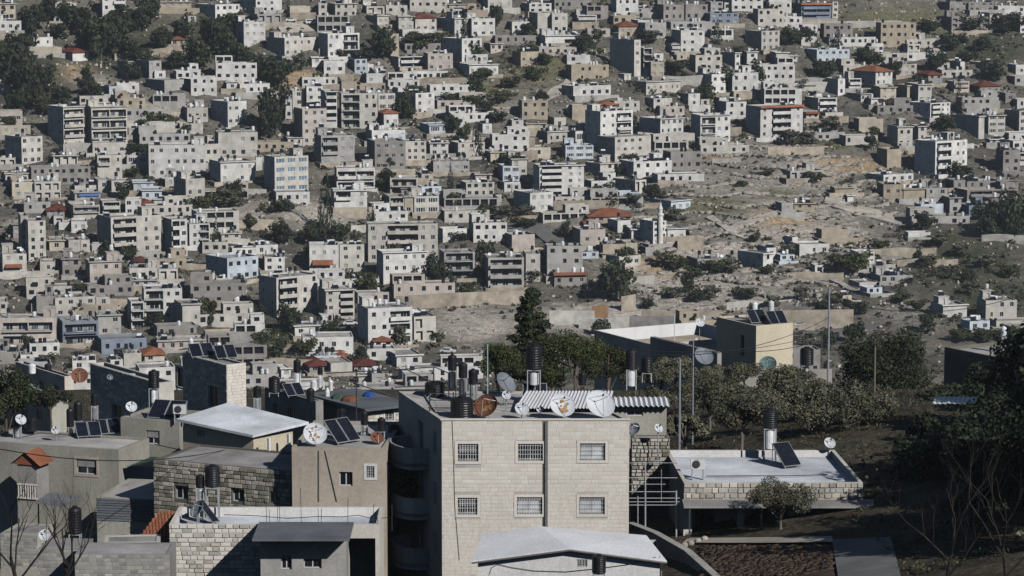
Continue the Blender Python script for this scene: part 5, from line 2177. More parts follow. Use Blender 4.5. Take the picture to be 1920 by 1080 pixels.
for xx, yy, hh in ((0.1, 0.1, 0.26), (5.4, 0.1, 0.26), (0.9, 3.5, 0.7), (5.8, 3.5, 0.7)):
    b = MB()
    b.box(xx - 0.04, xx + 0.04, yy - 0.04, yy + 0.04, 0, hh)
    b.build('post', 'dark_metal', lean)
root = empty('antenna_mast', on(914, 0, 169.5, ZR))
b = MB()
b.tube([(0, 0, 0), (0, 0, 3.9)], 0.035, 6)
b.build('pole', 'pipe_blue', root)
tag(root, 'thin pale antenna pole beside the three slim tanks', 'antenna')
rack = empty('pipe_rack', on(805, 0, 168, ZR), 0.1)
for xx in (0.0, 1.4):
    b = MB()
    b.tube([(xx, 0, 0), (xx, 0, 1.25)], 0.04, 6)
    b.build('post', 'dark_metal', rack)
for zz in (0.35, 0.8, 1.2):
    b = MB()
    b.tube([(-0.1, 0, zz), (2.6, 0, zz - 0.1)], 0.03, 6)
    b.build('rail', 'dark_metal', rack)
tag(rack, 'low dark pipe rack on the left of the stone roof', 'pipe rack')

# ------------------------------------------------------------------ white gabled annex below it
YA = 155.5
ax = Block('annex', 'white annex with a low pale gable roof at the bottom of the picture', 896, 1238, 1046, YA, 0.0, 4.6, 6.0, 'plaster_white', 'annex')
ax.win(1081, 1049, 1101, 1063, 'glass', 0.2, None, 'frame_white')
ax.walls(roof=False)
ax.windows()
W, H = ax.W, ax.H
apx = ax.uv(1068, 1026)[0]
b = MB()
ov = 0.35
rise = 0.62
fl, fr, bl, br = (-ov, -ov, H - 0.1), (W + ov, -ov, H - 0.1), (-ov + 0.5, 4.8, H + 0.25), (W + ov - 0.9, 4.8, H + 0.22)
fa, ba = (apx, -ov, H + rise), (apx - 1.6, 4.8, H + rise + 0.12)
for (p, q, r_, s_) in ((fl, fa, ba, bl), (fa, fr, br, ba)):
    b.quad(p, q, r_, s_)
    b.quad(*[(v[0], v[1], v[2] - 0.08) for v in (s_, r_, q, p)])
for p, q in ((fl, fa), (fa, fr), (fr, br), (bl, fl)):
    b.quad((p[0], p[1], p[2] - 0.16), (q[0], q[1], q[2] - 0.16), q, p)
b.build('roof', 'sheet_white', ax.root)
b = MB()
b.tri((0, 0, H), (W, 0, H), (apx, 0, H + rise - 0.12))
b.build('gable', 'plaster_white', ax.root)
b = MB()
b.tube([(fl[0], fl[1] - 0.05, fl[2] - 0.1), (fa[0], fa[1] - 0.05, fa[2] - 0.1)], 0.06, 6)
b.tube([(fa[0], fa[1] - 0.05, fa[2] - 0.1), (fr[0], fr[1] - 0.05, fr[2] - 0.1), (fr[0] - 0.3, 0.0, H - 0.7), (fr[0] - 0.32, -0.06, 1.0)], 0.06, 6)
b.build('gutter', 'drain', ax.root)
water_tower(1123, 1040, 1074, 27, 152.5, P(1123, 1079, 152.5).z - 3.0, None, None, 'black tank on a stand before the white annex wall')
root = empty('cable_loop', P(925, 1060, YA - 0.2))
tag(root, 'loose black cable looped on the white annex wall', 'cable')
b = MB()
b.tube([P(x, y, YA - 0.06) - P(925, 1060, YA - 0.2) for x, y in ((918, 1078), (922, 1064), (934, 1058), (960, 1064), (1000, 1070), (1060, 1072), (1120, 1066), (1180, 1058), (1230, 1044))], 0.015, 5)
b.build('cable', 'wire', root)

# ------------------------------------------------------------------ shed with corrugated roof right of the stone house
sh = Block('roof_shed', 'dull rendered shed with corrugated roof edge behind the stone house', 1150, 1250, 757, 178, 0.0, 2.4, 6.5, 'plaster_dull', 'shed')
sh.win(1174, 760, 1206, 780, 'shutter', 0.2, None, False)
sh.walls(roof=False)
sh.windows()
corrugated('corrugated_sheet', (-0.9, -0.6, 6.45), (sh.W + 0.2, -0.6, 6.45), (sh.W + 0.2, 2.0, 6.58), (-0.9, 2.0, 6.58), 'sheet_white', sh.root, 0.3, 0.06)
rb = Block('rubble_wall', 'rough rubble stone wall under the corrugated shed', 1184, 1256, 822, 175.5, 0.0, 1.2, 5.5, 'mortar_dark', 'wall')
rb.walls(par=0.05)
clad(rb, 0, rb.W, 1.5, 5.5, [], 0.24, (0.2, 0.5), ['rubble', 'rubble_dark', 'stone_dull'], (4, 2, 2), 8, limit=120, proud=0.09, joint=0.05, wob=0.2)
white_boiler(water_tower(1184, 655, 692, 23, 181, sh.O.z + 6.9, 724, 20, 'black tank over a white boiler above the corrugated shed'))
water_tower(1213, 668, 698, 22, 184, sh.O.z + 6.9, None, None, 'plain black tank right of the white boiler above the shed')
white_boiler(water_tower(1092, 698, 722, 15, 178.5, ZR + 0.05, 732, 14, 'short black tank on a white can behind the corrugated sheets'))
dish(1234, 804, 9, 174.6, sh.O.z + 3.5, 'dish_white', 'small white dish on the rubble wall below the shed', yaw=0.5)
dish(1190, 806, 13, 176, sh.O.z + 3.5, 'dish_grey', 'grey dish on the shed wall beside the small white one', yaw=-0.6)

# ------------------------------------------------------------------ garden wall, trellis, garden
pts = [(1181, 981, 167.5), (1230, 1000, 163.5), (1290, 1034, 158), (1348, 1086, 150)]
w = [P(*q) for q in pts]
b = MB()
for i in range(3):
    p, q = w[i], w[i + 1]
    t = (q - p)
    sd2 = Vector((-t.y, t.x, 0)).normalized() * 0.16
    dn = Z3 * 5
    b.quad(p - sd2 - dn, q - sd2 - dn, q - sd2, p - sd2)
    b.quad(q + sd2 - dn, p + sd2 - dn, p + sd2, q + sd2)
    b.quad(p - sd2, q - sd2, q + sd2, p + sd2)
gw = empty('garden_wall', (w[0].x, w[0].y, w[0].z))
o = b.build('wall', 'plaster_dull', gw)
o.location = -w[0]
b = MB()
for i in range(3):
    p, q = w[i] + Z3 * 0.07, w[i + 1] + Z3 * 0.07
    t = (q - p)
    sd2 = Vector((-t.y, t.x, 0)).normalized() * 0.22
    b.quad(p - sd2, q - sd2, q + sd2, p + sd2)
    b.quad(p - sd2 - Z3 * 0.06, q - sd2 - Z3 * 0.06, q - sd2, p - sd2)
    b.quad(q + sd2 - Z3 * 0.06, p + sd2 - Z3 * 0.06, p + sd2, q + sd2)
o = b.build('coping', 'stone_dull', gw)
o.location = -w[0]
tag(gw, 'slanting rendered garden wall descending beside the white annex', 'wall')

tre = empty('trellis', P(1182, 990, 167))
T0 = P(1182, 990, 167)
for x, y0, y1, r_ in ((1210, 868, 992, 0.05), (1268, 920, 995, 0.05), (1196, 930, 985, 0.03), (1240, 880, 930, 0.02)):
    b = MB()
    b.tube([P(x, y1 + 12, 167) - T0, P(x, y0, 167) - T0], r_, 6)
    b.build('post', 'galvanised', tre)
for y, xe in ((868, 1270), (896, 1270), (908, 1248), (922, 1268), (934, 1275), (941, 1275), (947, 1420)):
    b = MB()
    b.tube([P(1180, y, 167) - T0, P(xe, y, 167) - T0], 0.025, 5)
    b.build('rail', 'galvanised', tre)
tag(tre, 'grey pipe trellis right of the pale stone house', 'trellis')

# flat-roofed stone house on the right
g = Block('flat_roof_house', 'low stone house with a pale flat roof on the right', 1282, 1618, 905, 167, 0.0, 10.4, 4.0, 'stone_mortar', 'house', side=-0.05)
for a, c in ((0.5, 3.2), (3.6, 6.2), (6.6, 9.6)):
    g.front.append((a, c, 0.3, 2.95, 2.6))
g.walls(par=0.42, roofmat='roof_membrane', inner='plaster_white')
clad(g, 0, g.W, 3.05, 4.0, [], 0.31, (0.3, 0.62), ['rubble', 'stone_rose', 'stone_dull'], (3, 1, 4), 9, limit=140, proud=0.06, joint=0.03, wob=0.1)
b = MB()
b.box(-0.1, g.W + 1.3, -2.0, -0.003, 2.88, 3.0)
b.build('canopy', 'render_grey', g.root)
for xx in (0.2, 4.4, g.W + 0.9):
    b = MB()
    b.box(xx, xx + 0.09, -1.9, -1.81, -0.6, 2.88)
    b.build('post', 'dark_metal', g.root)
for xx in (0.9, 4.2, 7.2):
    o = obj('door', PM['dark'], g.root, (xx, 2.45, 0.35), (0, 0, 0), (1.1, 1, 2.1))
GZ = g.zr
white_boiler(water_tower(1444, 766, 802, 28, 176, GZ, 842, 20, 'black tank over a white boiler on the pale flat roof'))
solar(1487, 858, 173.5, GZ, 1.3, 1.9, 1, 'tilted collector with a white pipe on the pale flat roof', 0.5, 40)
dish(1555, 832, 11.5, 177, GZ, 'dish_white', 'white dish at the back edge of the pale flat roof', yaw=0.3)
air_unit(1308, 882, 170, GZ, 'white air conditioner on the left of the pale flat roof')
b = MB()
c = on(1440, 0, 170.5, GZ)
root = empty('roof_pipe', c)
b.tube([(-3.6, 0, 0.12), (-1, 0.2, 0.1), (1.5, 0.1, 0.12), (3.8, 0.6, 0.1)], 0.03, 5)
b.build('pipe', 'dark_metal', root)
tag(root, 'dark pipe lying across the pale flat roof', 'pipe')


def sheet(name, pts, Ys, mat, lab, lift=0.05, kind='structure', sub=8):
    """flat patch of near ground through four pixel corners, following the ground"""
    q = []
    for x, y in pts:
        d = pixdir(x, y)
        ys = np.arange(100, 400, 0.2)
        hit = int(np.argmax(ys * d.z <= ground(ys * d.x, ys) + lift))
        q.append(Vector((d.x * ys[hit], ys[hit], 0)))
    b = MB()
    a, bb, c, dd = q
    pt = lambda u, v: a.lerp(bb, u).lerp(dd.lerp(c, u), v)
    for i in range(sub):
        for j in range(sub):
            cs = [pt((i + e) / sub, (j + f) / sub) for e, f in ((0, 0), (1, 0), (1, 1), (0, 1))]
            b.quad(*[Vector((p.x, p.y, gz(p.x, p.y) + lift + 0.03)) for p in cs])
    return tag(b.build(name, mat), lab, None, None, kind)


sheet('soil_bed', [(1310, 1082), (1566, 1082), (1552, 1022), (1345, 1030)], None, 'soil', 'dug brown vegetable bed at the lower right', 0.10)
sheet('path', [(1280, 1019), (1562, 1017), (1560, 1006), (1290, 1010)], None, 'path_pale', 'pale kerb path behind the brown bed', 0.14)
sheet('yard', [(1572, 1086), (1690, 1086), (1670, 1008), (1560, 1012)], None, 'yard_concrete', 'grey concrete yard at the lower right', 0.12)
# furrows of clods on the bed
rg = np.random.default_rng(21)
V, Q = [], []
for i in range(1500):
    x, y = rg.uniform(1315, 1560), rg.uniform(1024, 1080)
    d = pixdir(x, y)
    ys = np.arange(145, 175, 0.1)
    Yh = ys[int(np.argmax(ys * d.z <= ground(ys * d.x, ys) + 0.12))]
    c0 = np.array([d.x * Yh, Yh, gz(d.x * Yh, Yh) + 0.14])
    r_ = rg.uniform(0.04, 0.13)
    v = cube * rg.uniform(0.6, 1.2, (8, 3)) * np.array([r_ * 1.3, r_, r_ * 0.6]) + c0
    Q.append(fc + 8 * i)
    V.append(v)
tag(obj('clods', np_mesh('clods', np.concatenate(V), np.concatenate(Q), ['soil'])), 'clods of dug earth on the brown bed', None, None, 'stuff')
for i, x in enumerate((1272, 1284, 1296, 1310, 1323)):
    d = P(x, 1006, 163)
    b = MB()
    r_ = 0.2
    b.lathe([(r_ * 0.8, 0), (r_ * 1.1, 0.1), (r_, 0.22), (r_ * 0.5, 0.3)], 9)
    o = b.build('border_stone', 'rock')
    o.location = (d.x, 163 + 0.2 * i, gz(d.x, 163) + 0.02)
    tag(o, f"pale border stone by the garden path, {['leftmost', 'second from left', 'middle one', 'second from right', 'rightmost'][i]} of five", 'stone', 'border stones')
basin = empty('garden_sink', on(1578, 0, 168, gz(on(1578, 0, 168, 0).x, 168)))
b = MB()
b.prism([(-0.55, -0.3), (0.45, -0.35), (0.6, 0.35), (-0.3, 0.4)], 0.0, 0.05)
b.quad((-0.5, -0.3, 0.75), (0.35, -0.32, 0.75), (0.7, -0.3, 0.25), (0.6, -0.32, 0.0))
b.build('tray', 'sheet_white', basin)
b = MB()
b.lathe([(0.42, 0.05), (0.4, 0.5), (0.34, 0.62)], 14)
b.build('drum', 'blue_sheet', basin)
tag(basin, 'pale overturned drum on the ground under the flat-roofed house canopy', 'drum')

# ------------------------------------------------------------------ the compound with the yellow house
j1 = Block('flat_roof_house', 'long flat-roofed house with white parapets beside the yellow house', 1222, 1420, 646, 326, 0.50, 13, 7.0, 'wall_grey', 'house')
j1.left.append((3.2, 4.4, 3.2, 5.0, 0.25))
j1.left.append((7.0, 8.2, 3.2, 5.0, 0.25))
j1.walls(par=1.5, roofmat='wall_tan', inner='plaster_white')
obj('window', PM['dark'], j1.root, (0.1, 4.4, 3.2), (0, 0, -math.pi / 2), (1.2, 1, 1.8))
obj('window', PM['dark'], j1.root, (0.1, 8.2, 3.2), (0, 0, -math.pi / 2), (1.2, 1, 1.8))
j2 = Block('flat_roof_house', 'low house with a long dark parapet wall in front of the yellow house', 1345, 1353, 661, 308, 0.52, 13.5, 6.0, 'render_grey', 'house')
j2.walls(par=0.5, roofmat='wall_tan')
j3 = Block('yellow_house', 'plain yellow cube house with collectors on its roof', 1418, 1487, 611, 318, 0.50, 8.2, 10, 'plaster_yellow', 'house')
j3.left.append((2.4, 3.2, 6.2, 8.6, 0.3))
j3.walls(par=0.2)
obj('window', PM['dark'], j3.root, (0.14, 3.2, 6.2), (0, 0, -math.pi / 2), (0.8, 1, 2.4))
z3 = j3.zr
solar(1425, 608, 321, z3, 2.2, 1.9, 2, 'left pair of collectors on the yellow cube house', 0.4, 42)
solar(1462, 608, 320, z3, 2.2, 1.9, 2, 'right pair of collectors on the yellow cube house', 0.4, 42)
water_tower(1415, 566, 588, 11, 324, z3, None, None, 'left slim white cylinder above the yellow cube house', kind='white')
water_tower(1446, 564, 586, 11, 323, z3, None, None, 'right slim white cylinder above the yellow cube house', kind='white')
dish(1440, 685, 17, 296, P(1440, 702, 296).z, 'dish_green', 'green dish in front of the yellow cube house', yaw=-0.2)
dish(1318, 670, 19, 298, P(1318, 692, 298).z, 'dish_grey', 'dark grey dish left of the green one before the long parapet', yaw=0.4)
dish(1312, 606, 9, 334, j1.zr, 'dish_white', 'pale dish raised at the back of the white parapets', yaw=0.3)
dish(1308, 640, 6, 330, j1.zr, 'dish_white', 'small pale dish inside the white parapets', yaw=0.3)
w1 = water_tower(1513, 651, 684, 26, 288, gz(P(1513, 700, 288).x, 288), 714, 9, 'black tank on a tall stand right of the yellow house')
white_boiler(w1)
lw = Block('low_wall', 'long low pale wall in front of the yellow house', 1372, 1560, 690, 290, -0.1, 0.4, 4.5, 'plaster_dull', 'wall')
lw.walls(par=0.02)

# ------------------------------------------------------------------ houses at the right edge
k1 = Block('flat_roof_house', 'dim flat-roofed house in shade at the right edge', 1890, 1990, 674, 262, 0.55, 9, 7, 'mortar_dark', 'house')  # shade on this house is put into its dark wall colour
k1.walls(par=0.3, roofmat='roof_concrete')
white_boiler(water_tower(1882, 612, 637, 11, 268, k1.zr, None, None, 'slim white cylinder over the dim house at the right edge', kind='white'))
kb = empty('carport', P(1750, 800, 190))
K0 = P(1750, 800, 190)
tag(kb, 'white sheet carport roof over a dark stall at the right', 'carport')
corrugated('corrugated_sheet', P(1748, 757, 189) - K0, P(1830, 757, 189) - K0, P(1832, 744, 193) - K0, P(1752, 744, 193) - K0, 'sheet_white', kb, 0.3, 0.03)
for x in (1754, 1826):
    b = MB()
    b.tube([P(x, 830, 189.4) - K0, P(x, 757, 189.4) - K0], 0.05, 6)
    b.build('post', 'dark_metal', kb)

# ------------------------------------------------------------------ the roofs on the left
GR = 'houses on the near left'
m1 = Block('stone_house', 'stone house with broad shaded coursed wall and roof collectors at left', 425, 461, 684, 245, 0.62, 7.8, 8.0, 'stone_mortar', 'house')
m1.win(331, 691, 346, 724, 'glass', 0.25, 'stone_pale', False, 'left')
m1.win(391, 726, 409, 762, 'glass', 0.25, 'stone_pale', False, 'left')
m1.walls(par=0.2)
m1.windows()
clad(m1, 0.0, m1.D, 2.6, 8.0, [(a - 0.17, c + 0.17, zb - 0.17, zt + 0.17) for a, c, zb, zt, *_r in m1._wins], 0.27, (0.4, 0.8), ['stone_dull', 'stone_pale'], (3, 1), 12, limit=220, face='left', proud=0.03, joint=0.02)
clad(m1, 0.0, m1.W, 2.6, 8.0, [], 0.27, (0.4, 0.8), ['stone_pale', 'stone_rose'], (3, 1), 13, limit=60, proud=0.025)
solar(382, 681, 250, m1.zr, 2.2, 1.6, 2, 'left dark collector on the coursed stone house', 0.4, 38)
solar(427, 678, 249, m1.zr, 1.9, 1.6, 2, 'right collector grid on the coursed stone house', 0.4, 38)
water_tower(358, 634, 656, 9, 253, m1.zr, None, None, 'left slim white cylinder above the coursed stone house', kind='white')
water_tower(410, 642, 660, 9, 252, m1.zr, None, None, 'right slim white cylinder above the coursed stone house', kind='white')
m2 = Block('stone_house', 'low shaded stone house under the rusty dish at left', 297, 326, 718, 230, 0.60, 12.4, 6.0, 'stone_mortar', 'house')
m2.win(211, 762, 228, 782, 'glass', 0.25, 'stone_dull', False, 'left')
m2.walls(par=0.3)
m2.windows()
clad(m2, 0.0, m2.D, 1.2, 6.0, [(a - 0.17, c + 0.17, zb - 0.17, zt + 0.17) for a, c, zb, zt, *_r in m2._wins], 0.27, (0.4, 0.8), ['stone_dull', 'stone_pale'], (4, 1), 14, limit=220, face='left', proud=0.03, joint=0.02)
dish(149, 706, 16, 240, m2.zr, 'dish_rust', 'red-brown rusty dish at the far left roof', yaw=0.2)
white_boiler(water_tower(288, 694, 727, 21, 229.5, P(288, 775, 229).z, 756, 12, 'black tank over a white boiler at the corner of the low shaded house'))
air_unit(247, 716, 236, m2.zr, 'white air conditioner on the low shaded stone house')
dish(206, 708, 6, 236, m2.zr, 'dish_grey', 'small grey dish on a pole above the low shaded house', yaw=0.3)

pb = Block('apartment_block', 'large dim purple-grey block with a narrow lit front behind the left tanks', 121, 138, 706, 325, 0.60, 13.2, 15.0, 'wall_pink', 'apartment block')
for f in range(4):
    for q in range(3):
        pb._wins = getattr(pb, '_wins', [])
        pb._wins.append((1.6 + 4 * q, 2.8 + 4 * q, 3.4 + 3 * f, 4.7 + 3 * f, 'glass', 0.2, None, False, 'left'))
        pb.left.append((1.6 + 4 * q, 2.8 + 4 * q, 3.4 + 3 * f, 4.7 + 3 * f, 0.2))
pb.walls(par=0.4)
pb.windows()
for lab, x, y_, m_ in (('white tank on the dim purple-grey block', 60, 331, 'white'), ('black tank on the dim purple-grey block', 90, 330, 'black')):
    water_tower(x, 682, 700, 14, y_, pb.zr, None, None, lab, kind=m_)
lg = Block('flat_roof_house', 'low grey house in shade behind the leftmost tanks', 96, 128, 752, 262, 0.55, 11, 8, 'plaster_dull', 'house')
lg.win(40, 768, 52, 784, 'glass', 0.2, None, False, 'left')
lg.win(68, 772, 80, 788, 'glass', 0.2, None, False, 'left')
lg.walls(par=0.3)
lg.windows()
lh = Block('flat_roof_house', 'small pale house at the left edge behind the dim purple block', 20, 62, 724, 300, 0.45, 8, 8, 'wall_cream', 'house')
lh.walls(par=0.3)
m4 = Block('white_roof_house', 'yellow house under a broad pale flat roof with white verandah posts', 475, 549, 818, 177, 0.93, 6.0, 5.0, 'plaster_yellow', 'house')
m4.win(370, 806, 384, 818, 'glass', 0.2, None, True, 'left')
for a in (0.5, 1.9, 3.3):
    m4.front.append((a, a + 0.9, 0.6, 3.2, 1.2))
m4.walls(roof=False)
m4.windows()
b = MB()
rc = [Matrix.Rotation(-m4.th, 4, 'Z') @ (P(*q) - m4.O) for q in ((474, 816, 176.5), (579, 791, 180.3), (430, 754, 184.0), (330, 785, 180.3))]
b.quad(*rc)
b.quad(*[q - Z3 * 0.16 for q in reversed(rc)])
for i in range(4):
    p, q = rc[i], rc[(i + 1) % 4]
    b.quad(p - Z3 * 0.16, q - Z3 * 0.16, q, p)
b.build('roof', 'roof_membrane', m4.root)
b = MB()
for a_, c_ in (((0.02, 0.02), (0.02, m4.D - 0.02)), ((0.02, m4.D - 0.02), (m4.W - 0.02, m4.D - 0.02))):
    b.quad((*a_, 4.9), (*c_, 4.9), (*c_, 5.45), (*a_, 5.2))
b.build('gable', 'plaster_yellow', m4.root)
for q in (0.0, 0.5, 1.0):
    b = MB()
    b.box(q * m4.W, q * m4.W + 0.16, -1.3, -1.14, 0.3, 5.0)
    b.build('verandah_post', 'plaster_white', m4.root)
b = MB()
b.box(-0.2, m4.W + 0.3, -1.35, -0.003, 0.1, 0.35)
b.build('verandah_floor', 'stone_pale', m4.root)
m4b = Block('side_house', 'dull beige plastered box left of the pale flat roof', 226, 336, 782, 190, -0.35, 4, 6.0, 'plaster_dull', 'house')
m4b.win(274, 808, 299, 832, 'shutter', 0.25, None, False)
m4b.walls(par=0.15)
m4b.windows()
dish(246, 764, 11, 190.5, m4b.zr, 'dish_white', 'pale dish on the dull beige box at left', yaw=0.3)
solar(306, 778, 189.5, m4b.zr, 2.4, 1.7, 2, 'wide tilted collector on the dull beige box', -0.3, 36)
air_unit(337, 778, 188.5, m4b.zr, 'white air conditioner beside the collector on the beige box')
water_tower(482, 724, 745, 15, 206, m4.O.z, 768, 15, 'slim black tank on a white boiler behind the pale flat roof')

m7z = P(317, 983, 158).z - 0.55
m5 = Block('rubble_house', 'old rubble stone house below the pale flat roof', 288, 546, 861, 173.5, -0.42, 5.5, 6.5, 'mortar_dark', 'house')
for q in ((328, 912, 352, 935), (435, 918, 457, 940), (506, 922, 520, 941)):
    m5.win(*q, 'glass', 0.3, None, False)
m5.walls(par=0.1, roofmat='roof_concrete')
m5.windows()
clad(m5, 0.0, m5.W, 2.4, 6.5, [(a - 0.05, c + 0.05, zb - 0.05, zt + 0.05) for a, c, zb, zt, *_r in m5._wins], 0.25, (0.25, 0.6), ['rubble_dark', 'rubble', 'stone_dull'], (5, 3, 1), 15, limit=300, proud=0.06, joint=0.035, wob=0.15)
water_tower(398, 872, 912, 29, 161.9, m7z, None, None, 'black tank on a rusty stand before the rubble house')
water_tower(375, 890, 914, 17, 162.1, m7z, 940, 16, 'slim black tank over a steel boiler before the rubble house')
m6 = Block('plaster_house', 'beige plastered house with two windows left of the pale stone house', 547, 722, 838, 168.6, -0.08, 9, 7.0, 'plaster_beige', 'house')
m6.win(636, 885, 661, 911, 'glass', 0.25, None, False)
m6.win(687, 874, 702, 895, 'glass', 0.25, 'plaster_white', True)
m6.walls(par=0.18)
m6.windows()
b = MB()
for x in (598, 610):
    u, zt = m6.uv(x, 845)
    u2, zt2 = m6.uv(x + (0 if x < 600 else 22), 940)
    b.tube([(u, -0.05, zt), (u2, -0.05, zt2)], 0.03, 5)
b.build('drainpipe', 'drain', m6.root)
dish(590, 816, 23, 169.2, m6.zr, 'dish_white', 'white dish with rusty centre on the beige plastered house', yaw=0.25, rust=True)
dish(706, 822, 13, 170.5, m6.zr, 'dish_rust', 'small brown dish at the right end of the beige plastered house', yaw=0.4)
solar(655, 828, 170.5, m6.zr, 1.9, 1.8, 2, 'steeply tilted grey collector on the beige plastered house', 0.75, 42)
water_tower(582, 728, 753, 15, 213, m6.zr, 784, 15, 'slim black tank on a steel boiler behind the rust-centred dish')
water_tower(640, 766, 786, 15, 173.5, m6.zr, 820, 14, 'leftmost slim tank on steel boiler on the beige plastered house')
water_tower(683, 770, 796, 14, 173.5, m6.zr, 816, 14, 'right slim tank on steel boiler on the beige plastered house')
water_tower(715, 783, 808, 15, 172.5, m6.zr, None, None, 'short black tank next to the balcony wall on the beige house')
water_tower(738, 795, 815, 22, 174.5, m6.zr, None, None, 'domed black tank partly behind the stone house corner')

m7 = Block('terrace_house', 'stone house with white roof terrace and rebar stubs at lower left', 317, 712, 983, 158, 0.0, 4.8, 9.0, 'stone_mortar', 'house')
m7.front.append((m7.uv(652, 1000)[0], m7.W - 0.25, 1.0, 8.2, 4.0))
m7.walls(par=0.55, roofmat='roof_membrane', inner='plaster_white')
clad(m7, 0.0, 5.2, 4.2, 9.0, [], 0.25, (0.3, 0.65), ['stone_pale', 'rubble', 'stone_dull'], (4, 1, 2), 16, limit=300, proud=0.05, joint=0.03, wob=0.08)
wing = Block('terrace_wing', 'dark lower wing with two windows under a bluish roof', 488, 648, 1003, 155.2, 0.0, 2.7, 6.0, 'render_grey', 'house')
wing.win(527, 1042, 547, 1068, 'glass', 0.3, None, False)
wing.win(569, 1048, 603, 1066, 'glass', 0.3, None, False)
wing.walls(roof=False)
wing.windows()
b = MB()
b.box(-0.3, wing.W + 0.3, -1.6, 2.75, 6.0, 6.14)
b.build('roof', 'sheet_grey', wing.root)  # dark sheet colour stands in for the shadow lying on this roof
rr = random.Random(4)
for i, (x, yb, h) in enumerate(((500, 985, 46), (506, 984, 30), (521, 982, 34), (525, 982, 34), (565, 972, 60), (597, 984, 32), (602, 984, 32), (652, 985, 52), (700, 984, 40), (708, 984, 30), (735, 985, 40))):
    q = P(x, yb, 158.12)
    b = MB()
    b.tube([(0, 0, -0.3), (rr.uniform(-0.04, 0.04), 0, h * 158 / FPX)], 0.016, 5)
    o = b.build('rebar', 'dark_metal', m7.root)
    o.location = q - m7.O
b = MB()
b.tube([P(x, y, 160) - m7.O for x, y in ((420, 965), (480, 967), (540, 972), (600, 968), (640, 969), (672, 966), (700, 973), (730, 970))], 0.02, 5)
b.build('cable', 'wire', m7.root)
dish(372, 957, 17, 160.2, m7.zr, 'dish_grey', 'dark dish facing away on the white roof terrace', yaw=-0.9)
solar(405, 968, 160.4, m7.zr, 0.6, 1.7, 1, 'narrow slanting collector right of the dark dish', 0.9, 40)

m8 = Block('plaster_house', 'beige house with one shuttered window and a tiled porch at the left edge', -40, 222, 826, 188, -0.33, 4.5, 7.5, 'plaster_dull', 'house')
m8.win(143, 862, 181, 888, 'shutter', 0.25, 'plaster_beige', False)
m8.walls(par=0.15)
m8.windows()
# its gabled porch
p0 = P(28, 905, 183) - m8.O
root = m8.root
loc = Matrix.Rotation(-m8.th, 4, 'Z') @ p0
b = MB()
b.box(0.2, 1.6, 0.0, 1.6, -1.2, 1.3)
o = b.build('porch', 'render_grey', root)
o.location = loc
b = MB()
zt = 1.25
b.quad((-0.2, -0.3, zt), (0.9, -0.3, zt + 0.85), (0.9, 1.7, zt + 0.85), (-0.2, 1.7, zt))
b.quad((0.9, -0.3, zt + 0.85), (2.0, -0.3, zt), (2.0, 1.7, zt), (0.9, 1.7, zt + 0.85))
b.tri((-0.1, -0.1, zt), (1.9, -0.1, zt), (0.9, -0.1, zt + 0.78))
o2 = b.build('porch_roof', 'tile_orange', root)
o2.location = loc
b = MB()
for e in range(8):
    b.box(0.25 + e * 0.17, 0.31 + e * 0.17, -0.08, -0.02, -0.9, -0.1)
b.box(0.2, 1.6, -0.1, -0.003, -0.1, 0.0)
b.box(0.2, 1.6, -0.1, -0.003, -1.0, -0.9)
o3 = b.build('porch_balustrade', 'stone_pale', root)
o3.location = loc
water_tower(32, 775, 800, 16, 190, m8.zr, 828, 16, 'leftmost slim tank with a steel boiler at the left edge')
water_tower(60, 782, 808, 20, 191, m8.zr, None, None, 'short black tank beside the leftmost dish')
water_tower(146, 752, 788, 16, 192, m8.zr, 806, 15, 'black tank on steel boiler left of the blue collectors')
water_tower(177, 738, 760, 14, 193, m8.zr, 786, 15, 'tall slim tank on a shiny boiler above the left house')
water_tower(131, 765, 800, 14, 191.5, m8.zr, None, None, 'narrow black tank behind the blue collectors')
dish(38, 788, 11, 189, m8.zr, 'dish_white', 'leftmost pale dish above the left house', yaw=0.6)
dish(104, 808, 8, 188.5, m8.zr, 'dish_white', 'small pale dish left of the blue collectors', yaw=0.2)
solar(168, 808, 189.5, m8.zr, 1.7, 1.4, 2, 'left blue collector on the left house', 0.3, 34)
solar(205, 806, 190.5, m8.zr, 1.7, 1.4, 2, 'right blue collector on the left house', 0.3, 34)

m9 = Block('shed', 'lean-to shed with ribbed upper wall between the left house and the rubble house', 181, 290, 932, 176, -0.2, 6, 6.0, 'plaster_dull', 'shed')
m9.front.append((1.6, 2.9, 2.6, 3.7, 1.0))
m9.walls(par=0.08)
for e in range(9):
    b = MB()
    b.box(0.0, m9.W, -0.05, -0.002, 4.55 + e * 0.16, 4.67 + e * 0.16)
    b.build('cladding_board', 'sheet_grey', m9.root)
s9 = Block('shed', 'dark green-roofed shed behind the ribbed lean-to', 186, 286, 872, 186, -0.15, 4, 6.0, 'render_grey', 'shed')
s9.front.append((0.6, 1.5, 3.6, 5.4, 0.8))
s9.walls(par=0.05, roofmat='awning_green')
tl = Block('tiled_porch', 'small porch under a steep orange tiled roof at lower left', 262, 316, 1012, 160, 0.0, 3.5, 4.5, 'plaster_white', 'porch')
tl.walls(roof=False)
for e in range(9):
    for f in range(6):
        b_ = None
tile = MB()
for e in range(5):
    a0, a1 = math.pi * e / 5, math.pi * (e + 1) / 5
    tile.quad((0.09 - 0.09 * math.cos(a0), 0, 0.05 * math.sin(a0)), (0.09 - 0.09 * math.cos(a1), 0, 0.05 * math.sin(a1)), (0.09 - 0.08 * math.cos(a1), 0.36, 0.045 * math.sin(a1)), (0.09 - 0.08 * math.cos(a0), 0.36, 0.045 * math.sin(a0)))
tile_me = tile.mesh('roof_tile', 'tile_orange')
sl = R(28)
b = MB()
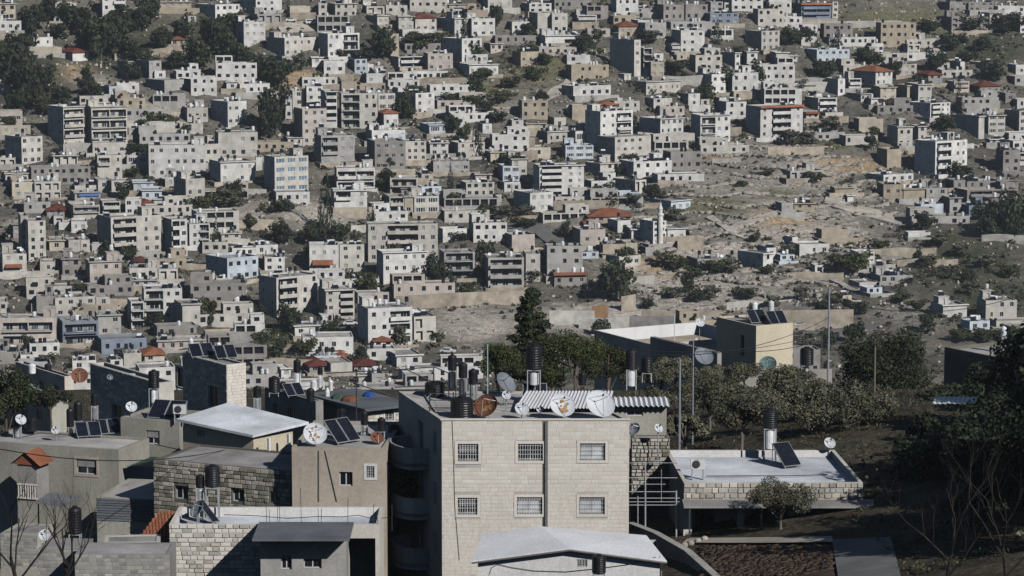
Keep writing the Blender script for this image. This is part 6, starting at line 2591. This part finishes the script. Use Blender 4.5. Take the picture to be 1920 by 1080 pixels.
b.quad((-0.15, -0.3, 4.4), (tl.W + 0.1, -0.3, 4.4), (tl.W + 0.1, 2.0, 4.4 + 2.3 * math.tan(sl)), (0.9, 2.0, 4.4 + 2.3 * math.tan(sl)))
b.build('roof', 'tile_orange', tl.root)
for f in range(8):
    y = -0.32 + f * 0.3
    z = 4.43 + (y + 0.3) * math.tan(sl)
    x0 = -0.15 + 1.05 * f / 8
    e = 0
    while x0 + e * 0.19 < tl.W + 0.02:
        obj('roof_tile', tile_me, tl.root, (x0 + e * 0.19, y, z), (sl, 0, 0))
        e += 1

m11 = Block('slab_roof_house', 'stone house under a dark overhanging slab roof with junk on top', 690, 752, 768, 224, 0.62, 7.4, 6.0, 'stone_mortar', 'house')
m11.win(722, 767, 738, 790, 'glass', 0.25, 'stone_pale', True)
m11.walls(roof=False)
m11.windows()
clad(m11, 0, m11.W, 2.0, 6.0, [(a - 0.17, c + 0.17, zb - 0.17, zt + 0.17) for a, c, zb, zt, *_r in m11._wins], 0.27, (0.35, 0.7), ['stone_rose', 'stone_dull'], (2, 2), 17, limit=80, proud=0.04, joint=0.03)
b = MB()
b.box(-0.8, m11.W + 0.9, -0.8, m11.D + 0.8, 6.0, 6.22)
b.build('roof', 'sheet_grey', m11.root)
rr = random.Random(9)
zz = m11.O.z + 6.22
for i, (x, Y, mt, w_, d_, h_, lab) in enumerate(((632, 228, 'green_gate', 1.2, 0.8, 0.35, 'green sheet of scrap on the dark slab roof'), (655, 227, 'dish_rust', 1.5, 0.7, 0.4, 'rusty brown scrap heap on the dark slab roof'), (690, 229, 'blue_tarp', 1.0, 0.6, 0.35, 'blue bundle on the dark slab roof'), (612, 229, 'tank_white', 0.4, 0.4, 0.7, 'white bucket on the dark slab roof'))):
    c = on(x, 0, Y, zz)
    o = MB()
    o.lathe([(w_ / 2, 0), (w_ * 0.46, h_ * 0.5), (w_ * 0.25, h_)], 7)
    q = o.build('scrap_heap' if 'bucket' not in lab else 'bucket', mt)
    q.location = c
    q.rotation_euler = (0, 0, rr.uniform(0, 3))
    tag(q, lab, 'scrap' if 'bucket' not in lab else 'bucket')
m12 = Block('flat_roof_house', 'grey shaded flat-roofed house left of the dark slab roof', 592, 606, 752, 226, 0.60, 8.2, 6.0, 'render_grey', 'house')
m12.win(512, 760, 528, 776, 'glass', 0.25, None, False, 'left')
m12.win(540, 768, 556, 784, 'glass', 0.25, None, False, 'left')
m12.walls(par=0.12)
m12.windows()
white_boiler(water_tower(557, 674, 698, 14, 231, m12.zr, 722, 14, 'tall slim black tank on a white boiler above the grey shaded house'))
water_tower(514, 706, 735, 22, 229, m12.zr, None, None, 'squat black tank at the left of the grey shaded house')
white_boiler(water_tower(600, 686, 702, 10, 233, m12.zr, 728, 11, 'small black tank right of the tall slim one'))
water_tower(588, 712, 732, 12, 232, m12.zr, None, None, 'left short white cylinder on the grey shaded house', kind='white')
water_tower(620, 712, 736, 8, 232, zz, None, None, 'thin grey cylinder at the back of the dark slab roof', kind='white')
water_tower(530, 716, 734, 12, 232, m12.zr, None, None, 'small dark drum right of the squat black tank')
solar(556, 738, 228.5, m12.zr, 1.6, 1.4, 2, 'pale grey collector on the grey shaded house', 0.5, 36)

# roof truss of black pipe across the middle
tr_ = empty('roof_truss', P(620, 735, 215))
TT = P(620, 735, 215)
for pts in (((610, 700), (760, 692), (815, 688), (842, 700)), ((615, 705), (665, 718), (735, 742)), ((668, 698), (668, 722)), ((813, 688), (813, 716)), ((740, 726), (830, 722)), ((760, 692), (825, 722))):
    b = MB()
    b.tube([P(x, y, 215) - TT for x, y in pts], 0.05, 6)
    b.build('pipe', 'dark_metal', tr_)
for x in (668, 813):
    b = MB()
    b.tube([P(x, 716, 215) - TT, P(x, 716, 215) - TT - Z3 * 6.0], 0.05, 6)
    b.build('post', 'dark_metal', tr_)
tag(tr_, 'black pipe roof frame without covering in the middle', 'pipe frame')

# plumbing over the roofs
for lab, z_, Yp, pts in (
        ('dark pipe run behind the dishes of the stone house', ZR, None, ((842, 172.8), (868, 171.8), (905, 170.6), (960, 169.4), (1000, 171.5))),
        ('pale pipe run along the left parapet of the stone house', ZR, None, ((820, 168), (815, 170.5), (800, 173), (815, 174))),
        ('dark pipe run on the beige plastered house', m6.zr, None, ((562, 170), (600, 171), (640, 172.8), (683, 172.9), (712, 171.5))),
        ('dark pipe run on the left house between the tanks', m8.zr, None, ((30, 189.4), (70, 189.8), (130, 190.3), (165, 191), (205, 191.6))),
        ('dark pipe run on the grey shaded house', m12.zr, None, ((520, 229.4), (556, 230.5), (585, 231)))):
    q = [on(x, 0, y_, z_ + 0.08) for x, y_ in pts]
    root = empty('roof_pipe', q[0])
    b = MB()
    b.tube([p - q[0] + Z3 * (0.25 if i % 2 else 0.0) for i, p in enumerate(q)], 0.03, 5)
    b.build('pipe', 'galvanised' if 'pale' in lab else 'dark_metal', root)
    tag(root, lab, 'pipe')

# low walls and clutter at lower left, corner dimness put into darker greys
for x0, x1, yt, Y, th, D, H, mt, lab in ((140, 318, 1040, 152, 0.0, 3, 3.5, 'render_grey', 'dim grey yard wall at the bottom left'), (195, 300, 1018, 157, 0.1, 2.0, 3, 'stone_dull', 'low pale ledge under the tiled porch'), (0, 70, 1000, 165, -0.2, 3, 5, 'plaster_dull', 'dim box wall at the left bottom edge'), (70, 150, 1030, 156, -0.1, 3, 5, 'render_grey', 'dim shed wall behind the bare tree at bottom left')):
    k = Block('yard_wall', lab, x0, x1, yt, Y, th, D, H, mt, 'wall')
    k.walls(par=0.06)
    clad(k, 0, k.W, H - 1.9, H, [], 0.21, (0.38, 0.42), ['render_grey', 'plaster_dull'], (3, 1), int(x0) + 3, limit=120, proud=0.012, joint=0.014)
corr = empty('lean_to_roof', P(66, 945, 180))
tag(corr, 'small corrugated roof in shade below the left house', 'lean-to')
C0 = P(66, 945, 180)
corrugated('corrugated_sheet', P(64, 943, 178) - C0, P(120, 950, 177) - C0, P(150, 930, 182) - C0, P(90, 924, 183) - C0, 'sheet_grey', corr, 0.22, 0.04)
b = MB()
b.tube([(0.2, 0, -2.5), (0.2, 0, 0)], 0.05, 6)
b.build('post', 'dark_metal', corr)
dish(84, 1005, 12, 158, P(84, 1022, 158).z, 'dish_white', 'pale dish low down behind the bare tree at left', yaw=0.2)
water_tower(140, 950, 1000, 26, 166, P(140, 1010, 166).z, None, None, 'big black barrel in the shade behind the bare tree')
for i, (x0, x1, yt, Y, h) in enumerate(((560, 720, 700, 262, 6), (470, 560, 715, 258, 5))):
    pass

# ------------------------------------------------------------------ poles and wires
def pole(x, yt, yb, Y, r, mat, lab, arms=0):
    t = P(x, yt, Y)
    zb = min(P(x, yb, Y).z, gz(t.x, Y))
    root = empty('utility_pole', (t.x, Y, zb))
    b = MB()
    b.tube([(0, 0, -0.5), (0, 0, t.z - zb)], r, 8, 0, r * 0.7)
    b.build('shaft', mat, root)
    for e in range(arms):
        b = MB()
        b.box(-0.6, 0.6, -0.05, 0.05, t.z - zb - 0.4 - e * 0.8, t.z - zb - 0.3 - e * 0.8)
        b.build('cross_arm', mat, root)
        for sx in (-0.5, 0, 0.5):
            b = MB()
            b.lathe([(0.03, 0), (0.05, 0.06), (0.03, 0.14)], 7, (sx, 0, t.z - zb - 0.3 - e * 0.8))
            b.build('insulator', 'stone_dull', root)
    tag(root, lab, 'pole', 'poles on the near slope')
    return t


t1 = pole(1555, 538, 740, 245, 0.11, 'pole_grey', 'tallest grey pole left of the dark round tree', 0)
t2 = pole(1541, 626, 700, 300, 0.09, 'bark', 'short dark wooden pole right of the yellow house')
t3 = pole(1300, 640, 800, 205, 0.07, 'pole_grey', 'slim grey pole before the long flat-roofed house')
t4 = pole(1275, 672, 856, 180, 0.09, 'pole_grey', 'grey steel pole at the left of the olive trees')
t5 = pole(1641, 650, 812, 205, 0.09, 'bark_grey', 'thin dull pole in front of the dark round tree')
t6 = pole(1265, 588, 648, 330, 0.06, 'plaster_white', 'thin white post on the white-parapeted roof')
t7 = pole(1674, 735, 812, 200, 0.06, 'bark_grey', 'thin leaning stake right of the dull pole')


def wire(a, c, sag, lab):
    root = empty('overhead_wire', a)
    b = MB()
    b.tube([a.lerp(c, i / 14) - a - Z3 * (sag * 4 * (i / 14) * (1 - i / 14)) for i in range(15)], 0.028, 4)
    b.build('strand', 'wire', root)
    tag(root, lab, 'wire', 'overhead wires')


wire(P(1555, 595, 245), P(1180, 662, 182), 1.2, 'upper wire from the tallest pole to the shed tank')
wire(P(1555, 632, 245), P(1300, 648, 205), 0.8, 'lower wire from the tallest pole to the slim grey pole')
wire(t2, P(1130, 650, 200), 1.0, 'wire from the dark wooden pole toward the trees')
wire(P(1555, 560, 245), P(1940, 545, 250), 1.5, 'wire running right from the tallest pole')
wire(P(1300, 665, 205), P(1010, 655, 173), 1.0, 'wire from the slim grey pole to the large black tank')
wire(P(0, 842, 150), P(460, 835, 180), 0.8, 'upper wire across the left houses')
wire(P(290, 833, 184), P(720, 850, 170), 0.7, 'wire in front of the verandah posts')

# ------------------------------------------------------------------ near trees
def tree(name, lab, cat, x, yb, Y, w, h, lobes, nleaf, leaf, mat, seed, trunk_r=0.16, trunk_h=0.4, bark='bark', shell=0.45, group='trees on the near slope'):
    """tapered trunk with limbs to the lobes and a crown of single leaf clumps; w, h in metres"""
    d = pixdir(x, yb)
    z = gz(d.x * Y, Y)
    z = max(z, d.z * Y - 3) if d.z * Y < z else min(z, d.z * Y + 3)
    z = min(d.z * Y, gz(d.x * Y, Y) + 0.0) if d.z * Y > gz(d.x * Y, Y) else d.z * Y
    root = empty(name, (d.x * Y, Y, z))
    rise = d.z * Y - z
    H = h + rise
    L = [(a * w, b_ * w, c * h + rise, e * w, f * w, g_ * h) for a, b_, c, e, f, g_ in lobes]
    obj('crown', crown_mesh('crown', L, nleaf, leaf, mat, seed, shell=shell), root)
    b = MB()
    th_ = rise + h * trunk_h
    b.tube([(0, 0, -0.4), (0.05, 0.03, th_ * 0.5), (-0.04, 0.0, th_), (0.05, 0, rise + h * 0.75)], trunk_r, 8, 0, trunk_r * 0.25)
    rg = random.Random(seed)
    for l in rg.sample(L, min(7, len(L))):
        mid = ((l[0]) * 0.5 + rg.uniform(-0.2, 0.2), l[1] * 0.5, th_ + (l[2] - th_) * 0.4)
        b.tube([(0, 0, th_ * rg.uniform(0.6, 1.0)), mid, (l[0], l[1], l[2])], trunk_r * 0.45, 5, 0, trunk_r * 0.1)
    b.build('trunk', bark, root)
    tag(root, lab, cat, group)


def spread_lobes(seed, n=14):
    rg = np.random.default_rng(seed)
    out = []
    for i in range(n):
        a = rg.uniform(0, 6.28)
        rr_ = 0.40 * math.sqrt(rg.random())
        hz = 0.42 + 0.42 * rg.random() * (1 - rr_)
        s_ = rg.uniform(0.10, 0.18)
        out.append((rr_ * math.cos(a), rr_ * math.sin(a), hz, s_, s_, s_ * 0.95))
    return out


def pine_lobes(seed, n=22):
    """tall uneven conifer: whorls of drooping tufts that shrink towards a ragged top"""
    rg = np.random.default_rng(seed)
    out = []
    for i in range(n):
        hz = 0.12 + 0.85 * (i + rg.random()) / n
        rad = 0.42 * (1.05 - hz) ** 0.8
        for k in range(3):
            a = rg.uniform(0, 6.28)
            q = rad * rg.uniform(0.35, 1.0)
            s_ = (0.19 * (1.1 - hz) + 0.055) * rg.uniform(0.7, 1.2)
            out.append((q * math.cos(a), q * math.sin(a), hz, s_, s_, 0.032))
    return out


tree('pine_tree', 'tall dark conifer behind the stone house roof', 'tree', 998, 735, 232, 5.6, 8.8, pine_lobes(401), 22000, 0.115, 'leaf_pine', 402)
tree('green_tree', 'sunlit green tree right of the tall conifer', 'tree', 1078, 742, 222, 7.2, 6.0, spread_lobes(403, 22), 11000, 0.085, 'leaf_green', 404)
tree('green_tree', 'green tree at the foot of the tall conifer, left side', 'tree', 935, 735, 228, 4.4, 4.6, spread_lobes(405, 15), 6500, 0.085, 'leaf_green', 406)
tree('green_tree', 'small green tree behind the black tank of the shed', 'tree', 1140, 745, 215, 4.6, 4.4, spread_lobes(407), 6000, 0.08, 'leaf_green', 408)
tree('green_tree', 'shaded green tree directly behind the large black tank', 'tree', 1015, 748, 219, 4.5, 3.9, spread_lobes(409), 6000, 0.08, 'leaf_green', 410)
tree('dark_tree', 'big dark round tree right of the tallest pole', 'tree', 1652, 815, 232, 8.6, 10.2, spread_lobes(411, 28), 18000, 0.105, 'leaf_pine', 412, 0.25)
tree('dark_tree', 'dark tree at the left edge behind the leftmost tanks', 'tree', 12, 815, 226, 5.5, 6.0, spread_lobes(701, 18), 8000, 0.11, 'leaf_pine', 702, 0.2)
tree('dark_tree', 'dark tree between the rusty dish and the left edge', 'tree', 95, 790, 250, 4.2, 4.0, spread_lobes(703, 14), 6000, 0.10, 'leaf_pine', 704, 0.16)
OL = [(1235, 800, 208, 3.6, 3.9), (1330, 815, 212, 4.6, 4.2), (1390, 838, 196, 4.2, 4.0), (1305, 770, 232, 4.2, 3.4), (1395, 790, 222, 4.4, 3.8), (1465, 800, 214, 4.4, 4.2), (1520, 835, 198, 4.2, 4.2), (1590, 838, 197, 4.6, 4.5), (1545, 790, 222, 4.2, 3.6), (1460, 760, 240, 4.0, 3.2), (1240, 740, 236, 3.6, 2.8), (1610, 790, 216, 3.6, 3.4), (1330, 728, 272, 4.6, 3.0), (1395, 735, 268, 5, 2.8), (1265, 728, 262, 4.8, 3.2), (1490, 745, 256, 4.8, 2.9), (1190, 735, 240, 4.4, 3.4), (1560, 815, 206, 4.6, 4.0), (1430, 825, 204, 4.6, 4.0), (1350, 770, 236, 4.8, 3.4), (1285, 842, 190, 4.0, 3.2), (1630, 835, 200, 4.4, 3.6)]
OLAB = ['leftmost olive tree beside the grey steel pole', 'pale olive tree left of the black roof tank', 'olive tree directly behind the flat-roofed house tank', 'olive tree below the dark grey dish', 'olive tree below the green dish', 'olive tree right behind the black roof tank', 'olive tree left of the white roof dish', 'olive tree behind the right end of the flat roof', 'olive tree at the foot of the tallest pole', 'olive tree below the yellow cube house', 'olive tree just above the leftmost olive', 'olive tree beside the big dark round tree', 'grey-green tree under the dark grey dish by the long parapet', 'grey-green tree directly under the green dish', 'grey-green tree at the left corner of the flat-roofed compound', 'grey-green tree under the black tank on the tall stand', 'grey-green tree right behind the shed tanks', 'olive tree left of the dull pole', 'olive tree just left of the black roof tank, close to the roof', 'olive tree in the middle of the grove', 'small olive at the left end of the flat roof', 'olive tree at the foot of the dull pole']
for i, (x, yb, Y, w_, h_) in enumerate(OL):
    tree('olive_tree', OLAB[i], 'tree', x, yb, Y, w_ * (0.85 + 0.1 * (i % 4)), h_ * (0.85 + 0.13 * (i * 7 % 4)), spread_lobes(430 + i, 11 + i % 6), 4800, 0.075 + 0.012 * (i % 3), 'leaf_olive', 450 + i, 0.14, 0.35, 'bark_grey', group='olive trees')
tree('olive_tree', 'bushy olive tree before the low flat-roofed house', 'tree', 1462, 1002, 163.2, 4.0, 3.8, spread_lobes(470, 16), 9000, 0.055, 'leaf_olive', 471, 0.12, 0.3, 'bark_grey', group='olive trees')
DK = [(1790, 1010, 172, 7.5, 8.5), (1760, 960, 180, 6.0, 6.0), (1850, 960, 178, 7.5, 8.0), (1900, 800, 225, 8, 7.0), (1780, 830, 212, 6.0, 5.0), (1905, 1060, 150, 8, 9.5), (1880, 1050, 160, 7.5, 10.0), (1945, 900, 190, 9, 12), (1735, 905, 186, 5.0, 5.0), (1840, 850, 205, 7, 6.5), (1985, 1085, 150, 8, 12.5), (1700, 870, 200, 4.5, 4.2)]
DL = ['dark evergreen right of the concrete yard', 'dark bush mass between the yard and the carport', 'broad dark evergreen in the middle of the right edge shade', 'dark tree under the dim house at the right edge', 'dark shrub tree just below the white carport', 'dark evergreen behind the bare tree at the bottom right', 'tall dark evergreen with bare branches before it at lower right', 'tallest dark evergreen at the right edge', 'dark bushy tree right of the flat-roofed house', 'dark evergreen below the white carport', 'dark evergreen cut by the right edge at the bottom', 'small dark tree left of the white carport']
for i, (x, yb, Y, w_, h_) in enumerate(DK):
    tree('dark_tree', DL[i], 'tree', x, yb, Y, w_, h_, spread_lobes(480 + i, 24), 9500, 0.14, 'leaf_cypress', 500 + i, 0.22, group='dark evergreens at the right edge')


SH = [(2075, 1010, 165, 11, 17), (2150, 950, 182, 11, 17), (2040, 1120, 140, 9, 15), (2230, 900, 200, 11, 16), (2060, 820, 228, 10, 13), (2190, 1050, 155, 11, 18), (2010, 930, 185, 9, 14)]  # evergreens added outside the frame to cast shade over the right side
SL = ['nearest of the tall evergreens beyond the right edge', 'second tall evergreen beyond the right edge', 'lowest tall evergreen beyond the right edge', 'farthest out of the tall evergreens right of the frame', 'highest placed evergreen beyond the right edge', 'tallest evergreen beyond the right edge', 'evergreen leaning in from the right edge']
for i, (x, yb, Y, w_, h_) in enumerate(SH):
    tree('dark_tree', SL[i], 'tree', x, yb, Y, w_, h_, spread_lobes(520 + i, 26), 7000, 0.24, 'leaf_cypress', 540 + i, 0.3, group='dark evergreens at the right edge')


weathered('bark_dark', (0.03, 0.026, 0.023), streak=0.3, scale=3)  # shade on the bare trees is put into this near-black bark colour


BU = [(1680, 935, 178, 4.5, 2.6), (1720, 985, 171, 5, 3.0), (1810, 1040, 162, 6, 4.2), (1760, 1075, 155, 4, 2.4), (1850, 1080, 152, 6, 4.5), (1690, 850, 196, 4.5, 3.0), (1765, 880, 190, 6, 4.0), (1910, 985, 170, 7, 6.0), (1825, 905, 188, 7, 5.0), (1660, 905, 184, 3.5, 2.4), (1900, 890, 195, 7, 6.5), (1655, 960, 174, 3.5, 2.0), (1745, 925, 182, 5, 3.2), (1700, 905, 187, 4.5, 3.0), (1800, 980, 172, 6, 4.0), (1880, 1035, 158, 6, 5.0), (1730, 1040, 161, 4, 2.2), (1660, 880, 191, 3.8, 2.8), (1835, 1010, 166, 6, 4.5)]
BL = ['dark bush at the right end of the flat-roofed house', 'dark bush above the concrete yard', 'dark bush right of the yard, above the bare tree', 'low dark bush at the yard edge near the bottom', 'dark bush at the bottom between the bare trees', 'dark bush below the slim bare tree', 'wide dark bush below the white carport', 'dark bush at the right edge, middle height', 'wide dark bush left of the right edge evergreens', 'small dark bush touching the flat roof corner', 'dark bush at the right edge under the dim house', 'low dark bush just past the flat-roofed house canopy', 'dark bush in the middle of the right corner shade', 'dark bush behind the canopy end, right side', 'dark bush above the yard corner, right of the drum', 'dark bush beside the rightmost bare tree', 'small dark bush at the right rim of the yard', 'dark bush right behind the flat roof corner', 'dark bush between the two bare trees at lower right']
for i, (x, yb, Y, w_, h_) in enumerate(BU):
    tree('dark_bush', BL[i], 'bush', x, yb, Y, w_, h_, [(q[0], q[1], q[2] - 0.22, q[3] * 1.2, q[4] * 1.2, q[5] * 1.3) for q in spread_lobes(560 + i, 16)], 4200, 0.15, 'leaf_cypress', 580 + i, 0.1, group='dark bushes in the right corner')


def bare_tree(lab, x, yb, Y, h, seed, lean=0.0, spread=0.5):
    rg = random.Random(seed)
    d = pixdir(x, yb)
    root = empty('bare_tree', d * Y)

    def grow(mb, p, v, L, r, depth):
        pts = [p]
        for _ in range(4):
            v = (v + Vector((rg.uniform(-0.16, 0.16), rg.uniform(-0.16, 0.16), rg.uniform(-0.02, 0.14)))).normalized()
            pts.append(pts[-1] + v * L / 4)
        mb.tube(pts, r, 6 if depth > 2 else 4, 0, r * 0.6)
        if depth:
            for _ in range(rg.choice((2, 3)) if depth > 1 else 2):
                q = pts[rg.choice((2, 3, 4))]
                nv = (v + Vector((rg.uniform(-1, 1), rg.uniform(-0.7, 0.7), rg.uniform(-0.1, 0.5))) * spread * 1.5).normalized()
                grow(mb, q, nv, L * rg.uniform(0.55, 0.8), r * 0.52, depth - 1)
    tk = MB()
    tk.tube([(0, 0, -2), (lean * 0.3, 0, 0), (lean * 0.6, 0.1, h * 0.18), (lean, 0, h * 0.3)], 0.12, 8, 0, 0.07)
    tk.build('trunk', 'bark_dark', root)
    for k in range(4):
        mb = MB()
        a = 2 * math.pi * k / 4 + rg.uniform(-0.4, 0.4)
        grow(mb, Vector((lean * (0.5 + 0.16 * k), 0, h * (0.14 + 0.05 * k))), Vector((0.7 * math.cos(a), 0.5 * math.sin(a), 0.9)).normalized(), h * 0.36, 0.05, 3)
        mb.build('branch', 'bark_dark', root)
    tag(root, lab, 'tree', 'bare winter trees')


bare_tree('bare leafless tree at the lower left corner', 40, 1140, 118, 7.2, 601, -0.4)
bare_tree('bare leafless tree beside the left house, second from the edge', 110, 1120, 124, 5.6, 602, 0.6)
bare_tree('bare branched tree at the lower right before the evergreens', 1770, 1120, 130, 6.8, 603, 0.3)
bare_tree('bare tree cut by the right edge at the bottom', 1895, 1130, 120, 8.2, 604, -0.4)
bare_tree('slim bare tree behind the flat-roofed house on the right', 1700, 830, 205, 4.6, 605, 0.1)

# low weeds and shrubs on the near slope
rg = np.random.default_rng(77)
n = 12000
Y = rg.uniform(138, 300, n)
X = rg.uniform(-0.19, 0.2, n) * Y
keep = ~((X > 8.5) & (X < 19.6) & (Y < 179)) & ~((X > -24) & (X < 11) & (Y > 150) & (Y < 205))
X, Y = X[keep], Y[keep]
n, k = len(X), 12
ctr = np.stack([X, Y, ground(X, Y)], -1)
sz = rg.uniform(0.1, 0.5, n) * np.where(rg.random(n) < 0.06, 2, 1)
d = rg.normal(0, 1, (n, k, 3))
d /= np.linalg.norm(d, axis=2)[:, :, None]
d[:, :, 2] = np.abs(d[:, :, 2])
c = ctr[:, None, :] + d * sz[:, None, None] * rg.uniform(0.3, 1, (n, k, 1))
nrm = d + rg.normal(0, 0.6, (n, k, 3))
nrm /= np.linalg.norm(nrm, axis=2)[:, :, None]
t = np.cross(nrm, rg.normal(0, 1, (n, k, 3)))
t /= np.linalg.norm(t, axis=2)[:, :, None]
bt = np.cross(nrm, t)
s = (sz[:, None] * rg.uniform(0.15, 0.32, (n, k)))[:, :, None]
V = np.stack([c - t * s, c - bt * s * 0.5, c + t * s, c + bt * s * 0.5], 2).reshape(-1, 3)
tag(obj('weeds', np_mesh('weeds', V, np.arange(len(V)).reshape(-1, 4), ['leaf_scrub', 'leaf_green', 'leaf_olive'], np.repeat(rg.choice(3, n, p=[0.4, 0.3, 0.3]), k))), 'low weeds and shrubs on the near slope', None, None, 'stuff')

# ------------------------------------------------------------------ thin haze over the valley
b = MB()
b.box(-1550, 1550, -180, 2650, -135, 75)
hz = b.mesh('haze', [])
hm = bpy.data.materials.new('haze')
hm.use_nodes = True
nt = hm.node_tree
nt.nodes.remove(nt.nodes['Principled BSDF'])
pv = nt.nodes.new('ShaderNodeVolumePrincipled')
pv.inputs['Color'].default_value = (0.86, 0.92, 1.0, 1)
pv.inputs['Density'].default_value = 0.0001
pv.inputs['Anisotropy'].default_value = 0.2
nt.links.new(pv.outputs[0], nt.nodes['Material Output'].inputs['Volume'])
hz.materials.append(hm)
tag(obj('haze', hz), 'thin pale air over the valley', None, None, 'stuff')

# ------------------------------------------------------------------ labels by look and by the nearest landmark
ORD = ['', 'nearest', 'second', 'third', 'fourth', 'fifth', 'sixth', 'seventh', 'eighth', 'ninth', 'tenth', 'eleventh', 'twelfth']


def write_labels():
    marks = [(t[2], t[3], t[5]) for t in THINGS if t[5]]
    buckets = {}
    for o, desc, x, y, kind, mark in THINGS:
        if 'label' in o:
            continue
        best = None
        for mx, my, ph in marks:
            d = math.hypot(x - mx, (y - my) * 1.3)
            if best is None or d < best[0]:
                best = (d, ph, x - mx, y - my)
        d, ph, dx, dy = best
        if abs(dx) > abs(dy) * 1.3:
            rel = 'right of' if dx > 0 else 'left of'
        else:
            rel = 'below' if dy > 0 else 'above'
        buckets.setdefault((ph, rel, kind), []).append((d, o, desc))
    for (ph, rel, kind), rows in buckets.items():
        rows.sort(key=lambda r: r[0])
        for i, (d, o, desc) in enumerate(rows):
            tail = 6 + len(ph.split()) if len(rows) > 1 else 3 + len(ph.split())
            while len(desc.split()) + tail > 16 and ' with ' in desc:
                desc = desc.rsplit(' with ', 1)[0]
            if len(rows) == 1:
                o['label'] = f"{desc}, just {rel} the {ph}"
            else:
                o['label'] = f"{desc}, {ORD[min(i + 1, 12)]} {kind} {rel} the {ph}"


write_labels()
